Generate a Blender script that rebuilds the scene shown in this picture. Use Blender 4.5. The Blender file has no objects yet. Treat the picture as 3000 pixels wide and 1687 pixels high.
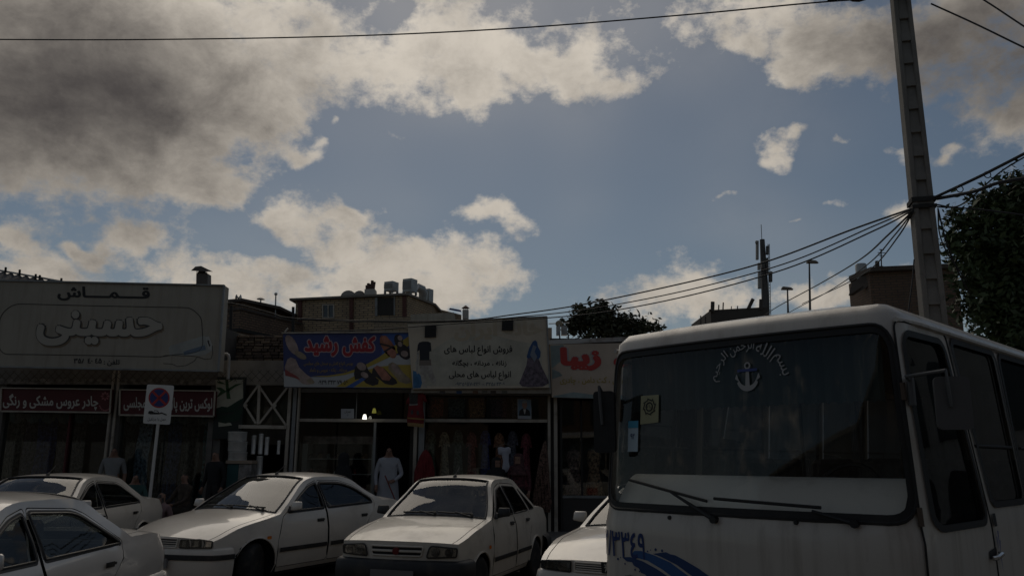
import bpy, bmesh, math, random
from mathutils import Vector, Matrix
from mathutils.geometry import delaunay_2d_cdt
R = math.radians
random.seed(7)
scene = bpy.context.scene
COL = scene.collection

# ---------------------------------------------------------------- camera
FPX, PITCH, ROLL, CAMH = 2380.0, R(12.0), R(0.3), 1.65      # photograph is 3000 x 1687
cam_data = bpy.data.cameras.new('camera')
cam_data.sensor_width = 36.0
cam_data.sensor_fit = 'HORIZONTAL'
cam_data.lens = FPX / 3000.0 * 36.0
cam_data.clip_start = 0.05
cam_data.clip_end = 3000.0
camera = bpy.data.objects.new('camera', cam_data)
COL.objects.link(camera)
camera.matrix_world = Matrix.Translation((0, 0, CAMH)) @ Matrix.Rotation(R(90) + PITCH, 4, 'X') @ Matrix.Rotation(ROLL, 4, 'Z')
scene.camera = camera
scene.render.resolution_x, scene.render.resolution_y = 1024, 575

def ray(px, py):
    u = (px - 1500.0) / FPX; v = -(py - 843.5) / FPX
    rt = u * math.cos(ROLL) - v * math.sin(ROLL); up = u * math.sin(ROLL) + v * math.cos(ROLL)
    return Vector((rt, math.cos(PITCH) - up * math.sin(PITCH), math.sin(PITCH) + up * math.cos(PITCH)))

def at(px, py, Y):
    d = ray(px, py)
    return Vector((0, 0, CAMH)) + d * (Y / d.y)

# ---------------------------------------------------------------- sun, sky, exposure
SUN_AZ, SUN_EL = R(-8), R(47)            # ahead of the camera, high, behind the clouds
sun_dir = Vector((math.sin(SUN_AZ) * math.cos(SUN_EL), math.cos(SUN_AZ) * math.cos(SUN_EL), math.sin(SUN_EL)))
sun_data = bpy.data.lights.new('sun', 'SUN')
sun_data.energy = 1.2
sun_data.angle = R(48)
sun_data.color = (1.0, 0.89, 0.74)
sun = bpy.data.objects.new('sun', sun_data)
COL.objects.link(sun)
sun.rotation_euler = (-sun_dir).to_track_quat('-Z', 'Y').to_euler()
sun.location = sun_dir * 60

EXPO = -1.12
scene.view_settings.view_transform = 'Standard'
scene.view_settings.look = 'None'
scene.view_settings.exposure = EXPO
scene.view_settings.gamma = 1.0
scene.view_settings.use_curve_mapping = False

world = bpy.data.worlds.new('World')
scene.world = world
world.use_nodes = True

class NT:
    """small helper to write node trees"""
    def __init__(s, tree):
        s.t = tree; s.n = tree.nodes; s.l = tree.links
    def put(s, sock, v):
        if hasattr(v, 'is_linked') or isinstance(v, bpy.types.NodeSocket):
            s.l.new(v, sock)
        else:
            sock.default_value = v
    def math(s, op, a, b=None, c=None, clamp=False):
        n = s.n.new('ShaderNodeMath'); n.operation = op; n.use_clamp = clamp
        s.put(n.inputs[0], a)
        if b is not None: s.put(n.inputs[1], b)
        if c is not None: s.put(n.inputs[2], c)
        return n.outputs[0]
    def vmath(s, op, a, b=None, out=0):
        n = s.n.new('ShaderNodeVectorMath'); n.operation = op
        s.put(n.inputs[0], a)
        if b is not None: s.put(n.inputs[1], b)
        return n.outputs[out]
    def mix(s, f, a, b, mode='MIX'):
        n = s.n.new('ShaderNodeMix'); n.data_type = 'RGBA'; n.blend_type = mode; n.clamp_factor = True
        s.put(n.inputs[0], f); s.put(n.inputs[6], a); s.put(n.inputs[7], b)
        return n.outputs[2]
    def step(s, v, a, b, lo=0.0, hi=1.0):
        n = s.n.new('ShaderNodeMapRange'); n.interpolation_type = 'SMOOTHSTEP'
        s.put(n.inputs[0], v)
        n.inputs[1].default_value = a; n.inputs[2].default_value = b
        n.inputs[3].default_value = lo; n.inputs[4].default_value = hi
        return n.outputs[0]
    def noise(s, vec, scale, detail=4, rough=0.55, dist=0.0, col=False):
        n = s.n.new('ShaderNodeTexNoise')
        if vec is not None: s.l.new(vec, n.inputs['Vector'])
        n.inputs['Scale'].default_value = scale; n.inputs['Detail'].default_value = detail
        n.inputs['Roughness'].default_value = rough; n.inputs['Distortion'].default_value = dist
        return n.outputs['Color' if col else 'Fac']

SKY_STRENGTH = 0.1
SKY_GAIN = (0.74, 0.735, 0.665)
def build_sky():
    w = NT(world.node_tree); w.n.clear()
    out = w.n.new('ShaderNodeOutputWorld'); bg = w.n.new('ShaderNodeBackground')
    sky = w.n.new('ShaderNodeTexSky'); sky.sky_type = 'NISHITA'; sky.sun_disc = False
    sky.sun_elevation = SUN_EL; sky.sun_rotation = SUN_AZ; sky.altitude = 1300; sky.air_density = 1.0
    sky.dust_density = 2.0; sky.ozone_density = 1.0
    geo = w.n.new('ShaderNodeTexCoord'); d = geo.outputs['Generated']
    sep = w.n.new('ShaderNodeSeparateXYZ'); w.l.new(d, sep.inputs[0])
    az = w.math('ARCTAN2', sep.outputs[0], sep.outputs[1]); el = w.math('ARCSINE', sep.outputs[2])
    comb = w.n.new('ShaderNodeCombineXYZ'); w.l.new(az, comb.inputs[0]); w.l.new(el, comb.inputs[1])
    # ragged outlines: shift the direction by noise before looking up the banks of cloud
    nw = w.noise(d, 9.0, 3, 0.6, 0.0, True)
    off = w.vmath('MULTIPLY', w.vmath('SUBTRACT', nw, (0.5, 0.5, 0.5)), (0.13, 0.10, 0.0))
    ae = w.vmath('MULTIPLY', w.vmath('ADD', comb.outputs[0], off), (1.0, 2.0, 0.0))     # banks are twice as wide as high
    def bank(lst):
        acc = None
        for (px, py, rx, amp) in lst:
            q = ray(px, py).normalized()
            ln = w.vmath('DISTANCE', ae, (math.atan2(q.x, q.y), 2.0 * math.asin(q.z), 0.0), out=1)
            s = w.step(ln, 0.0, rx / FPX * (1.12 if rx < 190 else 1.0), amp + (.30 if 0 < amp and rx < 190 else 0.0), 0.0)
            acc = s if acc is None else w.math('ADD', acc, s)
        return acc
    cover = bank([
        (1700, 520, 2100, -0.85),
        (60, 200, 900, 2.3), (520, 110, 760, 1.4), (270, 420, 480, 1.4),
        (950, 130, 480, 1.0), (1330, 140, 520, 1.35), (1500, 200, 400, 1.0), (1720, 200, 300, 1.3), (1380, 300, 200, .9), (1860, 215, 150, .9),
        (1150, 70, 100, -1.7), (1590, 120, 80, -.6), (1740, 40, 240, 1.1), (760, 300, 220, .9),
        (540, 345, 130, 1.3), (600, 530, 180, 1.05), (880, 448, 100, 1.3), (935, 405, 50, .9), (430, 425, 100, .9), (1170, 405, 70, .9), (985, 365, 40, .8), (700, 60, 200, -.3),
        (2180, 60, 380, 1.5), (2480, 170, 330, 1.35), (2830, 60, 560, 1.6), (2990, 340, 270, 1.6), (2350, 205, 140, 1.0), (2200, 150, 90, .6),
        (2250, 440, 140, 1.5), (2350, 385, 70, 1.3), (2470, 440, 50, 1.0), (2120, 570, 70, 1.1), (2420, 610, 60, .9), (2650, 615, 140, 1.3), (2340, 655, 50, 1.2), (2640, 470, 80, 1.0), (2760, 450, 50, .9),
        (900, 630, 230, 1.6), (800, 650, 120, 1.0), (1040, 650, 130, .9), (960, 730, 90, .9), (1440, 595, 130, 1.5), (1500, 650, 120, 1.1), (1350, 635, 100, 1.0),
        (620, 840, 420, 1.3), (1200, 790, 440, 1.5), (1480, 805, 300, 1.5), (1000, 860, 500, 1.2),
        (400, 700, 90, 1.4), (290, 725, 60, 1.2), (235, 705, 50, 1.1), (120, 800, 250, 1.1), (60, 690, 90, .8), (700, 690, 150, -.6), (60, 560, 160, -.5),
        (1990, 810, 300, 1.1), (2100, 885, 300, 1.5), (2430, 860, 150, 1.5), (2640, 775, 110, 1.0), (1800, 870, 200, .7),
    ])
    dark = bank([(-80, 320, 1150, 1.15), (430, 220, 640, .55), (850, 130, 320, .35),
                 (2950, 180, 760, 1.35), (2600, 60, 360, .45), (1000, 660, 200, .25), (940, 280, 200, .25)])
    st = w.vmath('MULTIPLY', d, (1.0, 1.0, 1.35))
    n1 = w.noise(st, 7.0, 8, 0.68)
    n2 = w.noise(st, 34.0, 4, 0.66)
    n3 = w.noise(st, 12.0, 6, 0.66, 0.2)
    nn = w.math('ADD', w.math('MULTIPLY', w.math('SUBTRACT', n1, 0.5), 3.6), w.math('MULTIPLY', w.math('SUBTRACT', n2, 0.5), 2.4))
    dens = w.math('ADD', w.math('ADD', cover, nn), -0.10)
    mask = w.step(dens, -0.10, 1.20)
    # thin veil of haze in the open blue
    nv = w.noise(st, 2.6, 2, 0.6)
    mask2 = w.math('MAXIMUM', mask, w.math('MULTIPLY', w.step(nv, 0.40, 0.72), 0.14))
    # light and shade in the cloud: lit through where thin, grey where deep
    deep = w.math('ADD', w.math('ADD', w.math('MULTIPLY', w.math('SUBTRACT', dens, 0.9), 0.14), w.math('MULTIPLY', w.math('SUBTRACT', n3, 0.5), w.math('SUBTRACT', 2.7, w.math('MULTIPLY', dark, 1.3)))), dark)
    t = w.step(deep, -0.50, 2.0)
    k = 1.0 / (SKY_STRENGTH * 2 ** EXPO)
    lit = (0.51 * k, 0.463 * k, 0.40 * k, 1); grey = (0.048 * k, 0.043 * k, 0.043 * k, 1)
    # forward scattering: cloud is brighter the nearer it lies to the hidden sun
    sd = w.vmath('DISTANCE', d, tuple(sun_dir), out=1)
    glow = w.step(sd, 0.0, 0.75, 1.4, 1.0)
    cc = w.n.new('ShaderNodeCombineColor')
    for i in range(3): w.l.new(glow, cc.inputs[i])
    ccol = w.mix(1.0, w.mix(t, lit, grey), cc.outputs[0], 'MULTIPLY')
    tint = w.mix(1.0, sky.outputs[0], (SKY_GAIN[0], SKY_GAIN[1], SKY_GAIN[2], 1), 'MULTIPLY')
    col = w.mix(mask2, tint, ccol)
    w.l.new(col, bg.inputs[0]); bg.inputs[1].default_value = SKY_STRENGTH
    w.l.new(bg.outputs[0], out.inputs[0])
    world.cycles.sampling_method = 'MANUAL'; world.cycles.sample_map_resolution = 512
build_sky()
# ---------------------------------------------------------------- materials
MATS = {}
def mat(name, col, rough=0.6, metal=0.0, spec=0.5, var=0.0, vscale=3.0, dirt=None, dirt_amt=0.0, dscale=1.5, bump=0.0, bscale=40.0, coat=0.0, emit=None, estr=0.0, streak=False, stretch=None):
    if name in MATS: return MATS[name]
    m = bpy.data.materials.new(name); m.use_nodes = True
    t = NT(m.node_tree); b = t.n['Principled BSDF']
    tc = t.n.new('ShaderNodeTexCoord').outputs['Object']
    if stretch: tc = t.vmath('MULTIPLY', tc, stretch)
    c = (col[0], col[1], col[2], 1)
    if var > 0:
        n = t.noise(tc, vscale, 6, 0.6)
        lo = tuple(x * (1 - var) for x in col) + (1,); hi = tuple(min(1, x * (1 + var)) for x in col) + (1,)
        c = t.mix(t.step(n, 0.3, 0.7), lo, hi)
    if dirt:
        v = tc
        if streak: v = t.vmath('MULTIPLY', tc, (6.0, 6.0, 0.5))
        n = t.noise(v, dscale, 7, 0.65)
        f = t.math('MULTIPLY', t.step(n, 0.45, 0.72), dirt_amt)
        c = t.mix(f, c, (dirt[0], dirt[1], dirt[2], 1))
        t.put(b.inputs['Roughness'], t.math('ADD', t.math('MULTIPLY', f, 0.3), rough, clamp=True))
    else:
        b.inputs['Roughness'].default_value = rough
    t.put(b.inputs['Base Color'], c)
    b.inputs['Metallic'].default_value = metal
    b.inputs['Specular IOR Level'].default_value = spec
    if coat: b.inputs['Coat Weight'].default_value = coat; b.inputs['Coat Roughness'].default_value = 0.06
    if bump > 0:
        bn = t.n.new('ShaderNodeBump'); bn.inputs['Strength'].default_value = bump; bn.inputs['Distance'].default_value = 0.02
        t.l.new(t.noise(tc, bscale, 5, 0.6), bn.inputs['Height']); t.l.new(bn.outputs[0], b.inputs['Normal'])
    if emit:
        b.inputs['Emission Color'].default_value = (emit[0], emit[1], emit[2], 1); b.inputs['Emission Strength'].default_value = estr
    MATS[name] = m
    return m

def glass(name, tint=(0.75, 0.8, 0.78), dust=0.05, refl=1.0, wavy=0.0):
    if name in MATS: return MATS[name]
    m = bpy.data.materials.new(name); m.use_nodes = True
    t = NT(m.node_tree); t.n.remove(t.n['Principled BSDF']); out = t.n['Material Output']
    tr = t.n.new('ShaderNodeBsdfTransparent'); tr.inputs[0].default_value = (*tint, 1)
    gl = t.n.new('ShaderNodeBsdfGlossy'); gl.inputs['Roughness'].default_value = 0.02; gl.inputs['Color'].default_value = (.95, .95, .95, 1)
    df = t.n.new('ShaderNodeBsdfDiffuse'); df.inputs[0].default_value = (.42, .38, .32, 1)
    tc = t.n.new('ShaderNodeTexCoord').outputs['Object']
    # wipers and dust leave smeared films, denser in places
    f = t.math('MULTIPLY', t.step(t.noise(t.vmath('MULTIPLY', tc, (1.0, 1.0, 2.2)), 1.9, 6, 0.65, 0.4), 0.35, 0.8), dust * 2)
    m1 = t.n.new('ShaderNodeMixShader'); t.l.new(f, m1.inputs[0]); t.l.new(tr.outputs[0], m1.inputs[1]); t.l.new(df.outputs[0], m1.inputs[2])
    fr = t.n.new('ShaderNodeFresnel'); fr.inputs[0].default_value = 1.85
    if wavy:        # slightly uneven glass draws reflections into streaks
        bn = t.n.new('ShaderNodeBump'); bn.inputs['Strength'].default_value = wavy; bn.inputs['Distance'].default_value = 0.05
        t.l.new(t.noise(t.vmath('MULTIPLY', tc, (0.5, 3.0, 0.5)), 1.1, 0, 0.5, 0.0), bn.inputs['Height'])
        t.l.new(bn.outputs[0], gl.inputs['Normal'])
    k = t.math('MULTIPLY', fr.outputs[0], refl, clamp=True)
    m2 = t.n.new('ShaderNodeMixShader'); t.l.new(k, m2.inputs[0]); t.l.new(m1.outputs[0], m2.inputs[1]); t.l.new(gl.outputs[0], m2.inputs[2])
    t.l.new(m2.outputs[0], out.inputs[0])
    MATS[name] = m
    return m

def brick_mat(name, c1, c2, mortar, bw=0.21, bh=0.065, mw=0.012, dirt=0.4, dcol=(0.05, 0.04, 0.035)):
    if name in MATS: return MATS[name]
    m = bpy.data.materials.new(name); m.use_nodes = True
    t = NT(m.node_tree); b = t.n['Principled BSDF']
    tc = t.n.new('ShaderNodeTexCoord').outputs['Object']
    sep = t.n.new('ShaderNodeSeparateXYZ'); t.l.new(tc, sep.inputs[0])
    cm = t.n.new('ShaderNodeCombineXYZ'); t.l.new(t.math('ADD', sep.outputs[0], sep.outputs[1]), cm.inputs[0]); t.l.new(sep.outputs[2], cm.inputs[1])
    br = t.n.new('ShaderNodeTexBrick'); t.l.new(cm.outputs[0], br.inputs[0])
    br.inputs['Color1'].default_value = (*c1, 1); br.inputs['Color2'].default_value = (*c2, 1); br.inputs['Mortar'].default_value = (*mortar, 1)
    br.inputs['Scale'].default_value = 1.0; br.inputs['Mortar Size'].default_value = mw; br.inputs['Brick Width'].default_value = bw; br.inputs['Row Height'].default_value = bh
    n = t.noise(tc, 1.3, 6, 0.65)
    t.put(b.inputs['Base Color'], t.mix(t.math('MULTIPLY', t.step(n, 0.42, 0.75), dirt), br.outputs[0], (*dcol, 1)))
    b.inputs['Roughness'].default_value = 0.9
    bn = t.n.new('ShaderNodeBump'); bn.inputs['Strength'].default_value = 0.6; bn.inputs['Distance'].default_value = 0.01
    t.l.new(t.math('SUBTRACT', 1.0, br.outputs['Fac']), bn.inputs['Height']); t.l.new(bn.outputs[0], b.inputs['Normal'])
    MATS[name] = m
    return m

# ---------------------------------------------------------------- mesh helpers
class MB:
    def __init__(s): s.v = []; s.f = []; s.m = []; s.mi = 0
    def add(s, vs, fs):
        o = len(s.v); s.v += [tuple(v) for v in vs]; s.f += [tuple(i + o for i in f) for f in fs]; s.m += [s.mi] * len(fs)
        return s
    def box(s, a, b):
        x0, y0, z0 = a; x1, y1, z1 = b
        return s.add([(x0, y0, z0), (x1, y0, z0), (x1, y1, z0), (x0, y1, z0), (x0, y0, z1), (x1, y0, z1), (x1, y1, z1), (x0, y1, z1)],
                     [(0, 3, 2, 1), (4, 5, 6, 7), (0, 1, 5, 4), (1, 2, 6, 5), (2, 3, 7, 6), (3, 0, 4, 7)])
    def cbox(s, c, d):
        return s.box([c[i] - d[i] / 2 for i in range(3)], [c[i] + d[i] / 2 for i in range(3)])
    def hexa(s, p):      # 8 corners, bottom ring then top ring
        return s.add(p, [(0, 3, 2, 1), (4, 5, 6, 7), (0, 1, 5, 4), (1, 2, 6, 5), (2, 3, 7, 6), (3, 0, 4, 7)])
    def tube(s, pts, r, n=8, closed=False, cap=True):
        pts = [Vector(p) for p in pts]; k = len(pts)
        rr = r if isinstance(r, (list, tuple)) else [r] * k
        vs = []; up = None
        for i, p in enumerate(pts):
            if closed: tg = pts[(i + 1) % k] - pts[i - 1]
            else: tg = pts[min(i + 1, k - 1)] - pts[max(i - 1, 0)]
            if tg.length < 1e-9: tg = Vector((0, 0, 1))
            tg.normalize()
            if up is None:
                up = Vector((0, 0, 1)) if abs(tg.z) < 0.9 else Vector((0, 1, 0))
            up = (up - tg * up.dot(tg))
            if up.length < 1e-6: up = tg.orthogonal()
            up.normalize(); sd = tg.cross(up)
            for j in range(n):
                a = 2 * math.pi * j / n
                vs.append(p + (up * math.cos(a) + sd * math.sin(a)) * rr[i])
        fs = []
        for i in range(k if closed else k - 1):
            for j in range(n):
                a = i * n + j; b = i * n + (j + 1) % n; c = ((i + 1) % k) * n + (j + 1) % n; d = ((i + 1) % k) * n + j
                fs.append((a, d, c, b))
        if cap and not closed:
            fs.append(tuple(range(n))); fs.append(tuple(reversed(range((k - 1) * n, k * n))))
        return s.add(vs, fs)
    def cyl(s, a, b, r, n=12, r2=None):
        return s.tube([a, b], [r, r if r2 is None else r2], n)
    def lathe(s, prof, n=20, c=(0, 0, 0), axis='z'):
        vs = []
        for (r, h) in prof:
            for j in range(n):
                a = 2 * math.pi * j / n; x = r * math.cos(a); y = r * math.sin(a)
                q = (x, y, h) if axis == 'z' else ((x, h, y) if axis == 'y' else (h, x, y))
                vs.append((q[0] + c[0], q[1] + c[1], q[2] + c[2]))
        fs = []
        for i in range(len(prof) - 1):
            for j in range(n):
                fs.append((i * n + j, i * n + (j + 1) % n, (i + 1) * n + (j + 1) % n, (i + 1) * n + j))
        if prof[0][0] > 1e-6: fs.append(tuple(reversed(range(n))))
        if prof[-1][0] > 1e-6: fs.append(tuple(range((len(prof) - 1) * n, len(prof) * n)))
        return s.add(vs, fs)
    def grid(s, fn, nu, nv, u0=0, u1=1, v0=0, v1=1):
        vs = [fn(u0 + (u1 - u0) * i / nu, v0 + (v1 - v0) * j / nv) for j in range(nv + 1) for i in range(nu + 1)]
        fs = [(j * (nu + 1) + i, j * (nu + 1) + i + 1, (j + 1) * (nu + 1) + i + 1, (j + 1) * (nu + 1) + i) for j in range(nv) for i in range(nu)]
        return s.add(vs, fs)
    def prism(s, poly, y0, y1):     # poly in (x, z), simple polygon, extruded along y
        n = len(poly)
        vs = [(p[0], y0, p[1]) for p in poly] + [(p[0], y1, p[1]) for p in poly]
        fs = [tuple(range(n)), tuple(reversed(range(n, 2 * n)))] + [(i + n, (i + 1) % n + n, (i + 1) % n, i) for i in range(n)]
        return s.add(vs, fs)
    def build(s, name, m, parent=None, smooth=False, sharp=40, merge=0, loc=None, bevel=0):
        me = bpy.data.meshes.new(name); me.from_pydata(s.v, [], s.f)
        ms = m if isinstance(m, (list, tuple)) else [m]
        for q in ms: me.materials.append(q)
        if len(ms) > 1: me.polygons.foreach_set('material_index', s.m)
        bm = bmesh.new(); bm.from_mesh(me)
        if merge: bmesh.ops.remove_doubles(bm, verts=bm.verts, dist=merge)
        if bevel: bmesh.ops.bevel(bm, geom=list(bm.edges), offset=bevel, segments=1, affect='EDGES', profile=0.7)
        bmesh.ops.recalc_face_normals(bm, faces=bm.faces)
        if smooth:
            for f in bm.faces: f.smooth = True
            for e in bm.edges:
                if len(e.link_faces) == 2 and e.calc_face_angle(0) > R(sharp): e.smooth = False
        bm.to_mesh(me); bm.free(); me.update()
        o = bpy.data.objects.new(name, me); COL.objects.link(o)
        if parent: o.parent = parent
        if loc: o.location = loc
        return o

def tag(o, label=None, cat=None, group=None, kind=None):
    if label: o['label'] = label
    if cat: o['category'] = cat
    if group: o['group'] = group
    if kind: o['kind'] = kind
    return o
def empty(name, loc=(0, 0, 0), rz=0.0, label=None, cat=None, group=None):
    o = bpy.data.objects.new(name, None); COL.objects.link(o); o.location = loc; o.rotation_euler = (0, 0, rz)
    o.empty_display_size = 0.2
    return tag(o, label, cat, group)
def kids(o): return [c for c in bpy.data.objects if c.parent == o]
def copy_tree(o, parent=None):
    c = o.copy(); COL.objects.link(c)
    if parent is not None: c.parent = parent
    for ch in kids(o):
        copy_tree(ch, c)
    return c

# polygon tools -----------------------------------------------------
def pip(x, y, poly):
    ins = False; j = len(poly) - 1
    for i in range(len(poly)):
        xi, yi = poly[i]; xj, yj = poly[j]
        if (yi > y) != (yj > y) and x < (xj - xi) * (y - yi) / (yj - yi) + xi: ins = not ins
        j = i
    return ins
def rounded(poly, r, n=4):
    out = []; k = len(poly)
    for i in range(k):
        p = Vector(poly[i]); a = Vector(poly[i - 1]) - p; b = Vector(poly[(i + 1) % k]) - p
        ri = r[i] if isinstance(r, (list, tuple)) else r
        d = min(ri, a.length * 0.45, b.length * 0.45)
        if d < 1e-4: out.append(tuple(p)); continue
        A = p + a.normalized() * d; B = p + b.normalized() * d
        for j in range(n + 1):
            t = j / n; out.append(tuple(A * (1 - t) ** 2 + p * 2 * t * (1 - t) + B * t * t))
    return out
def resample(poly, step, closed=True):
    out = []; k = len(poly)
    for i in range(k if closed else k - 1):
        a = Vector(poly[i]); b = Vector(poly[(i + 1) % k]); n = max(1, int(round((b - a).length / step)))
        out += [tuple(a.lerp(b, j / n)) for j in range(n)]
    if not closed: out.append(tuple(poly[-1]))
    return out
def offset_poly(poly, d):       # positive d grows a counter-clockwise polygon
    k = len(poly); area = sum(poly[i][0] * poly[(i + 1) % k][1] - poly[(i + 1) % k][0] * poly[i][1] for i in range(k))
    sg = 1 if area > 0 else -1; out = []
    for i in range(k):
        p = Vector(poly[i]); a = (p - Vector(poly[i - 1])); b = (Vector(poly[(i + 1) % k]) - p)
        if a.length < 1e-9 or b.length < 1e-9: out.append(tuple(p)); continue
        na = Vector((a.y, -a.x)).normalized(); nb = Vector((b.y, -b.x)).normalized()
        n = na + nb
        if n.length < 1e-6: n = na
        n.normalize(); c = max(0.4, n.dot(na))
        out.append(tuple(p + n * (d * sg / c)))
    return out
def flat_mesh(outline, holes, step):
    """triangulate a polygon with holes, with inner points every `step`; returns 2-D verts and faces"""
    vs = []; es = []
    for pl in [outline] + list(holes):
        o = len(vs); k = len(pl); vs += [Vector((p[0], p[1])) for p in pl]; es += [(o + i, o + (i + 1) % k) for i in range(k)]
    if step:
        xs = [p[0] for p in outline]; ys = [p[1] for p in outline]
        bnd = [(v.x, v.y) for v in vs]
        nx = int((max(xs) - min(xs)) / step) + 1; ny = int((max(ys) - min(ys)) / step) + 1
        for i in range(nx + 1):
            for j in range(ny + 1):
                x = min(xs) + i * step + 0.37 * step; y = min(ys) + j * step + 0.41 * step
                if not pip(x, y, outline) or any(pip(x, y, h) for h in holes): continue
                if min((x - a) ** 2 + (y - b) ** 2 for a, b in bnd) < (0.45 * step) ** 2: continue
                vs.append(Vector((x, y)))
    rv, re, rf, *_ = delaunay_2d_cdt(vs, es, [], 0, 1e-5)
    fs = []
    for f in rf:
        cx = sum(rv[i].x for i in f) / len(f); cy = sum(rv[i].y for i in f) / len(f)
        if pip(cx, cy, outline) and not any(pip(cx, cy, h) for h in holes): fs.append(tuple(f))
    return [(v.x, v.y) for v in rv], fs
def panel(outline, holes, fmap, step=0.12, res=None, mb=None):
    mb = mb or MB()
    o = resample(outline, res or step); h = [resample(q, res or step) for q in holes]
    v, f = flat_mesh(o, h, step)
    return mb.add([fmap(a, b) for a, b in v], f)
def catmull(pts, n):
    out = []; k = len(pts)
    for i in range(k - 1):
        p0 = Vector(pts[max(i - 1, 0)]); p1 = Vector(pts[i]); p2 = Vector(pts[i + 1]); p3 = Vector(pts[min(i + 2, k - 1)])
        if i == 0: p0 = p1 * 2 - p2
        if i == k - 2: p3 = p2 * 2 - p1
        for j in range(n):
            t = j / n
            out.append(tuple(0.5 * ((2 * p1) + (p2 - p0) * t + (2 * p0 - 5 * p1 + 4 * p2 - p3) * t * t + (3 * p1 - p0 - 3 * p2 + p3) * t ** 3)))
    out.append(tuple(pts[-1]))
    return out
def lut(tab, x):
    if x <= tab[0][0]: return tab[0][1]
    for i in range(len(tab) - 1):
        if x <= tab[i + 1][0]:
            t = (x - tab[i][0]) / (tab[i + 1][0] - tab[i][0]); t = t * t * (3 - 2 * t) * 0.5 + t * 0.5
            return tab[i][1] + (tab[i + 1][1] - tab[i][1]) * t
    return tab[-1][1]

# ---------------------------------------------------------------- Persian lettering
_F4 = {'ب': 0xFE8F, 'پ': 0xFB56, 'ت': 0xFE95, 'ج': 0xFE9D, 'چ': 0xFB7A, 'ح': 0xFEA1, 'خ': 0xFEA5, 'ث': 0xFE99, 'س': 0xFEB1, 'ش': 0xFEB5, 'ص': 0xFEB9, 'ع': 0xFEC9,
       'ف': 0xFED1, 'ق': 0xFED5, 'ک': 0xFB8E, 'گ': 0xFB92, 'ل': 0xFEDD, 'م': 0xFEE1, 'ن': 0xFEE5, 'ه': 0xFEE9, 'ی': 0xFBFC}
_F2 = {'ا': 0xFE8D, 'د': 0xFEA9, 'ر': 0xFEAD, 'ز': 0xFEAF, 'و': 0xFEED}
def shape(s):
    """joined letter forms in visual (left to right) order; figures keep their order"""
    out = []
    for i, c in enumerate(s):
        p = s[i - 1] if i else ' '; n = s[i + 1] if i + 1 < len(s) else ' '
        jp = p in _F4 or p == 'ـ'; jn = n in _F4 or n in _F2 or n == 'ـ'
        if c in _F4: out.append(chr(_F4[c] + (3 if jp and jn else 1 if jp else 2 if jn else 0)))
        elif c in _F2: out.append(chr(_F2[c] + (1 if jp else 0)))
        else: out.append(c)
    out = out[::-1]; res = []; run = []
    for c in out + [' ']:
        if c.isdigit(): run.append(c)
        else:
            res += run[::-1]; run = []; res.append(c)
    return ''.join(res[:-1])
def glyphs(txt, res=3, raw=False):
    """2-D triangles of a line of text, unit font size, with a layer number per vertex so that joined letters never share a plane"""
    c = bpy.data.curves.new('text', 'FONT'); c.body = txt if raw else shape(txt); c.resolution_u = res; c.fill_mode = 'BOTH'
    o = bpy.data.objects.new('text', c); COL.objects.link(o)
    dg = bpy.context.evaluated_depsgraph_get()
    me = bpy.data.meshes.new_from_object(o.evaluated_get(dg))
    vs = [(v.co.x, v.co.y) for v in me.vertices]; fs = [tuple(p.vertices) for p in me.polygons]
    bpy.data.objects.remove(o); bpy.data.curves.remove(c); bpy.data.meshes.remove(me)
    up = list(range(len(vs)))
    def find(i):
        while up[i] != i: up[i] = up[up[i]]; i = up[i]
        return i
    for f in fs:
        for j in f[1:]: up[find(j)] = find(f[0])
    seen = {}; lay = []
    for i in range(len(vs)):
        r = find(i)
        if r not in seen: seen[r] = len(seen) % 5
        lay.append(seen[r])
    return vs, fs, lay
def text_on(mb, txt, box, fmap, bold=0.012, raw=False, keep=False):
    """fit a line of text into box (x0, z0, x1, z1) and place it with fmap(x, z, depth); bold strokes are layered copies"""
    vs, fs, lay = glyphs(txt, raw=raw)
    xs = [v[0] for v in vs]; ys = [v[1] for v in vs]
    x0, z0, x1, z1 = box; sx = (x1 - x0) / (max(xs) - min(xs) + 2 * bold); sz = (z1 - z0) / (max(ys) - min(ys) + 2 * bold)
    n = 1 if bold < .004 else (4 if bold < .035 else 8)
    for k in range(n):
        t = 2 * math.pi * (k + .5) / n; dx, dy = (bold * math.cos(t), bold * math.sin(t)) if n > 1 else (0, 0)
        mb.add([fmap(x0 + (v[0] + dx + bold - min(xs)) * sx, z0 + (v[1] + dy + bold - min(ys)) * sz, (lay[i] + 5 * k) * .00006) for i, v in enumerate(vs)], fs)
    return mb
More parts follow.
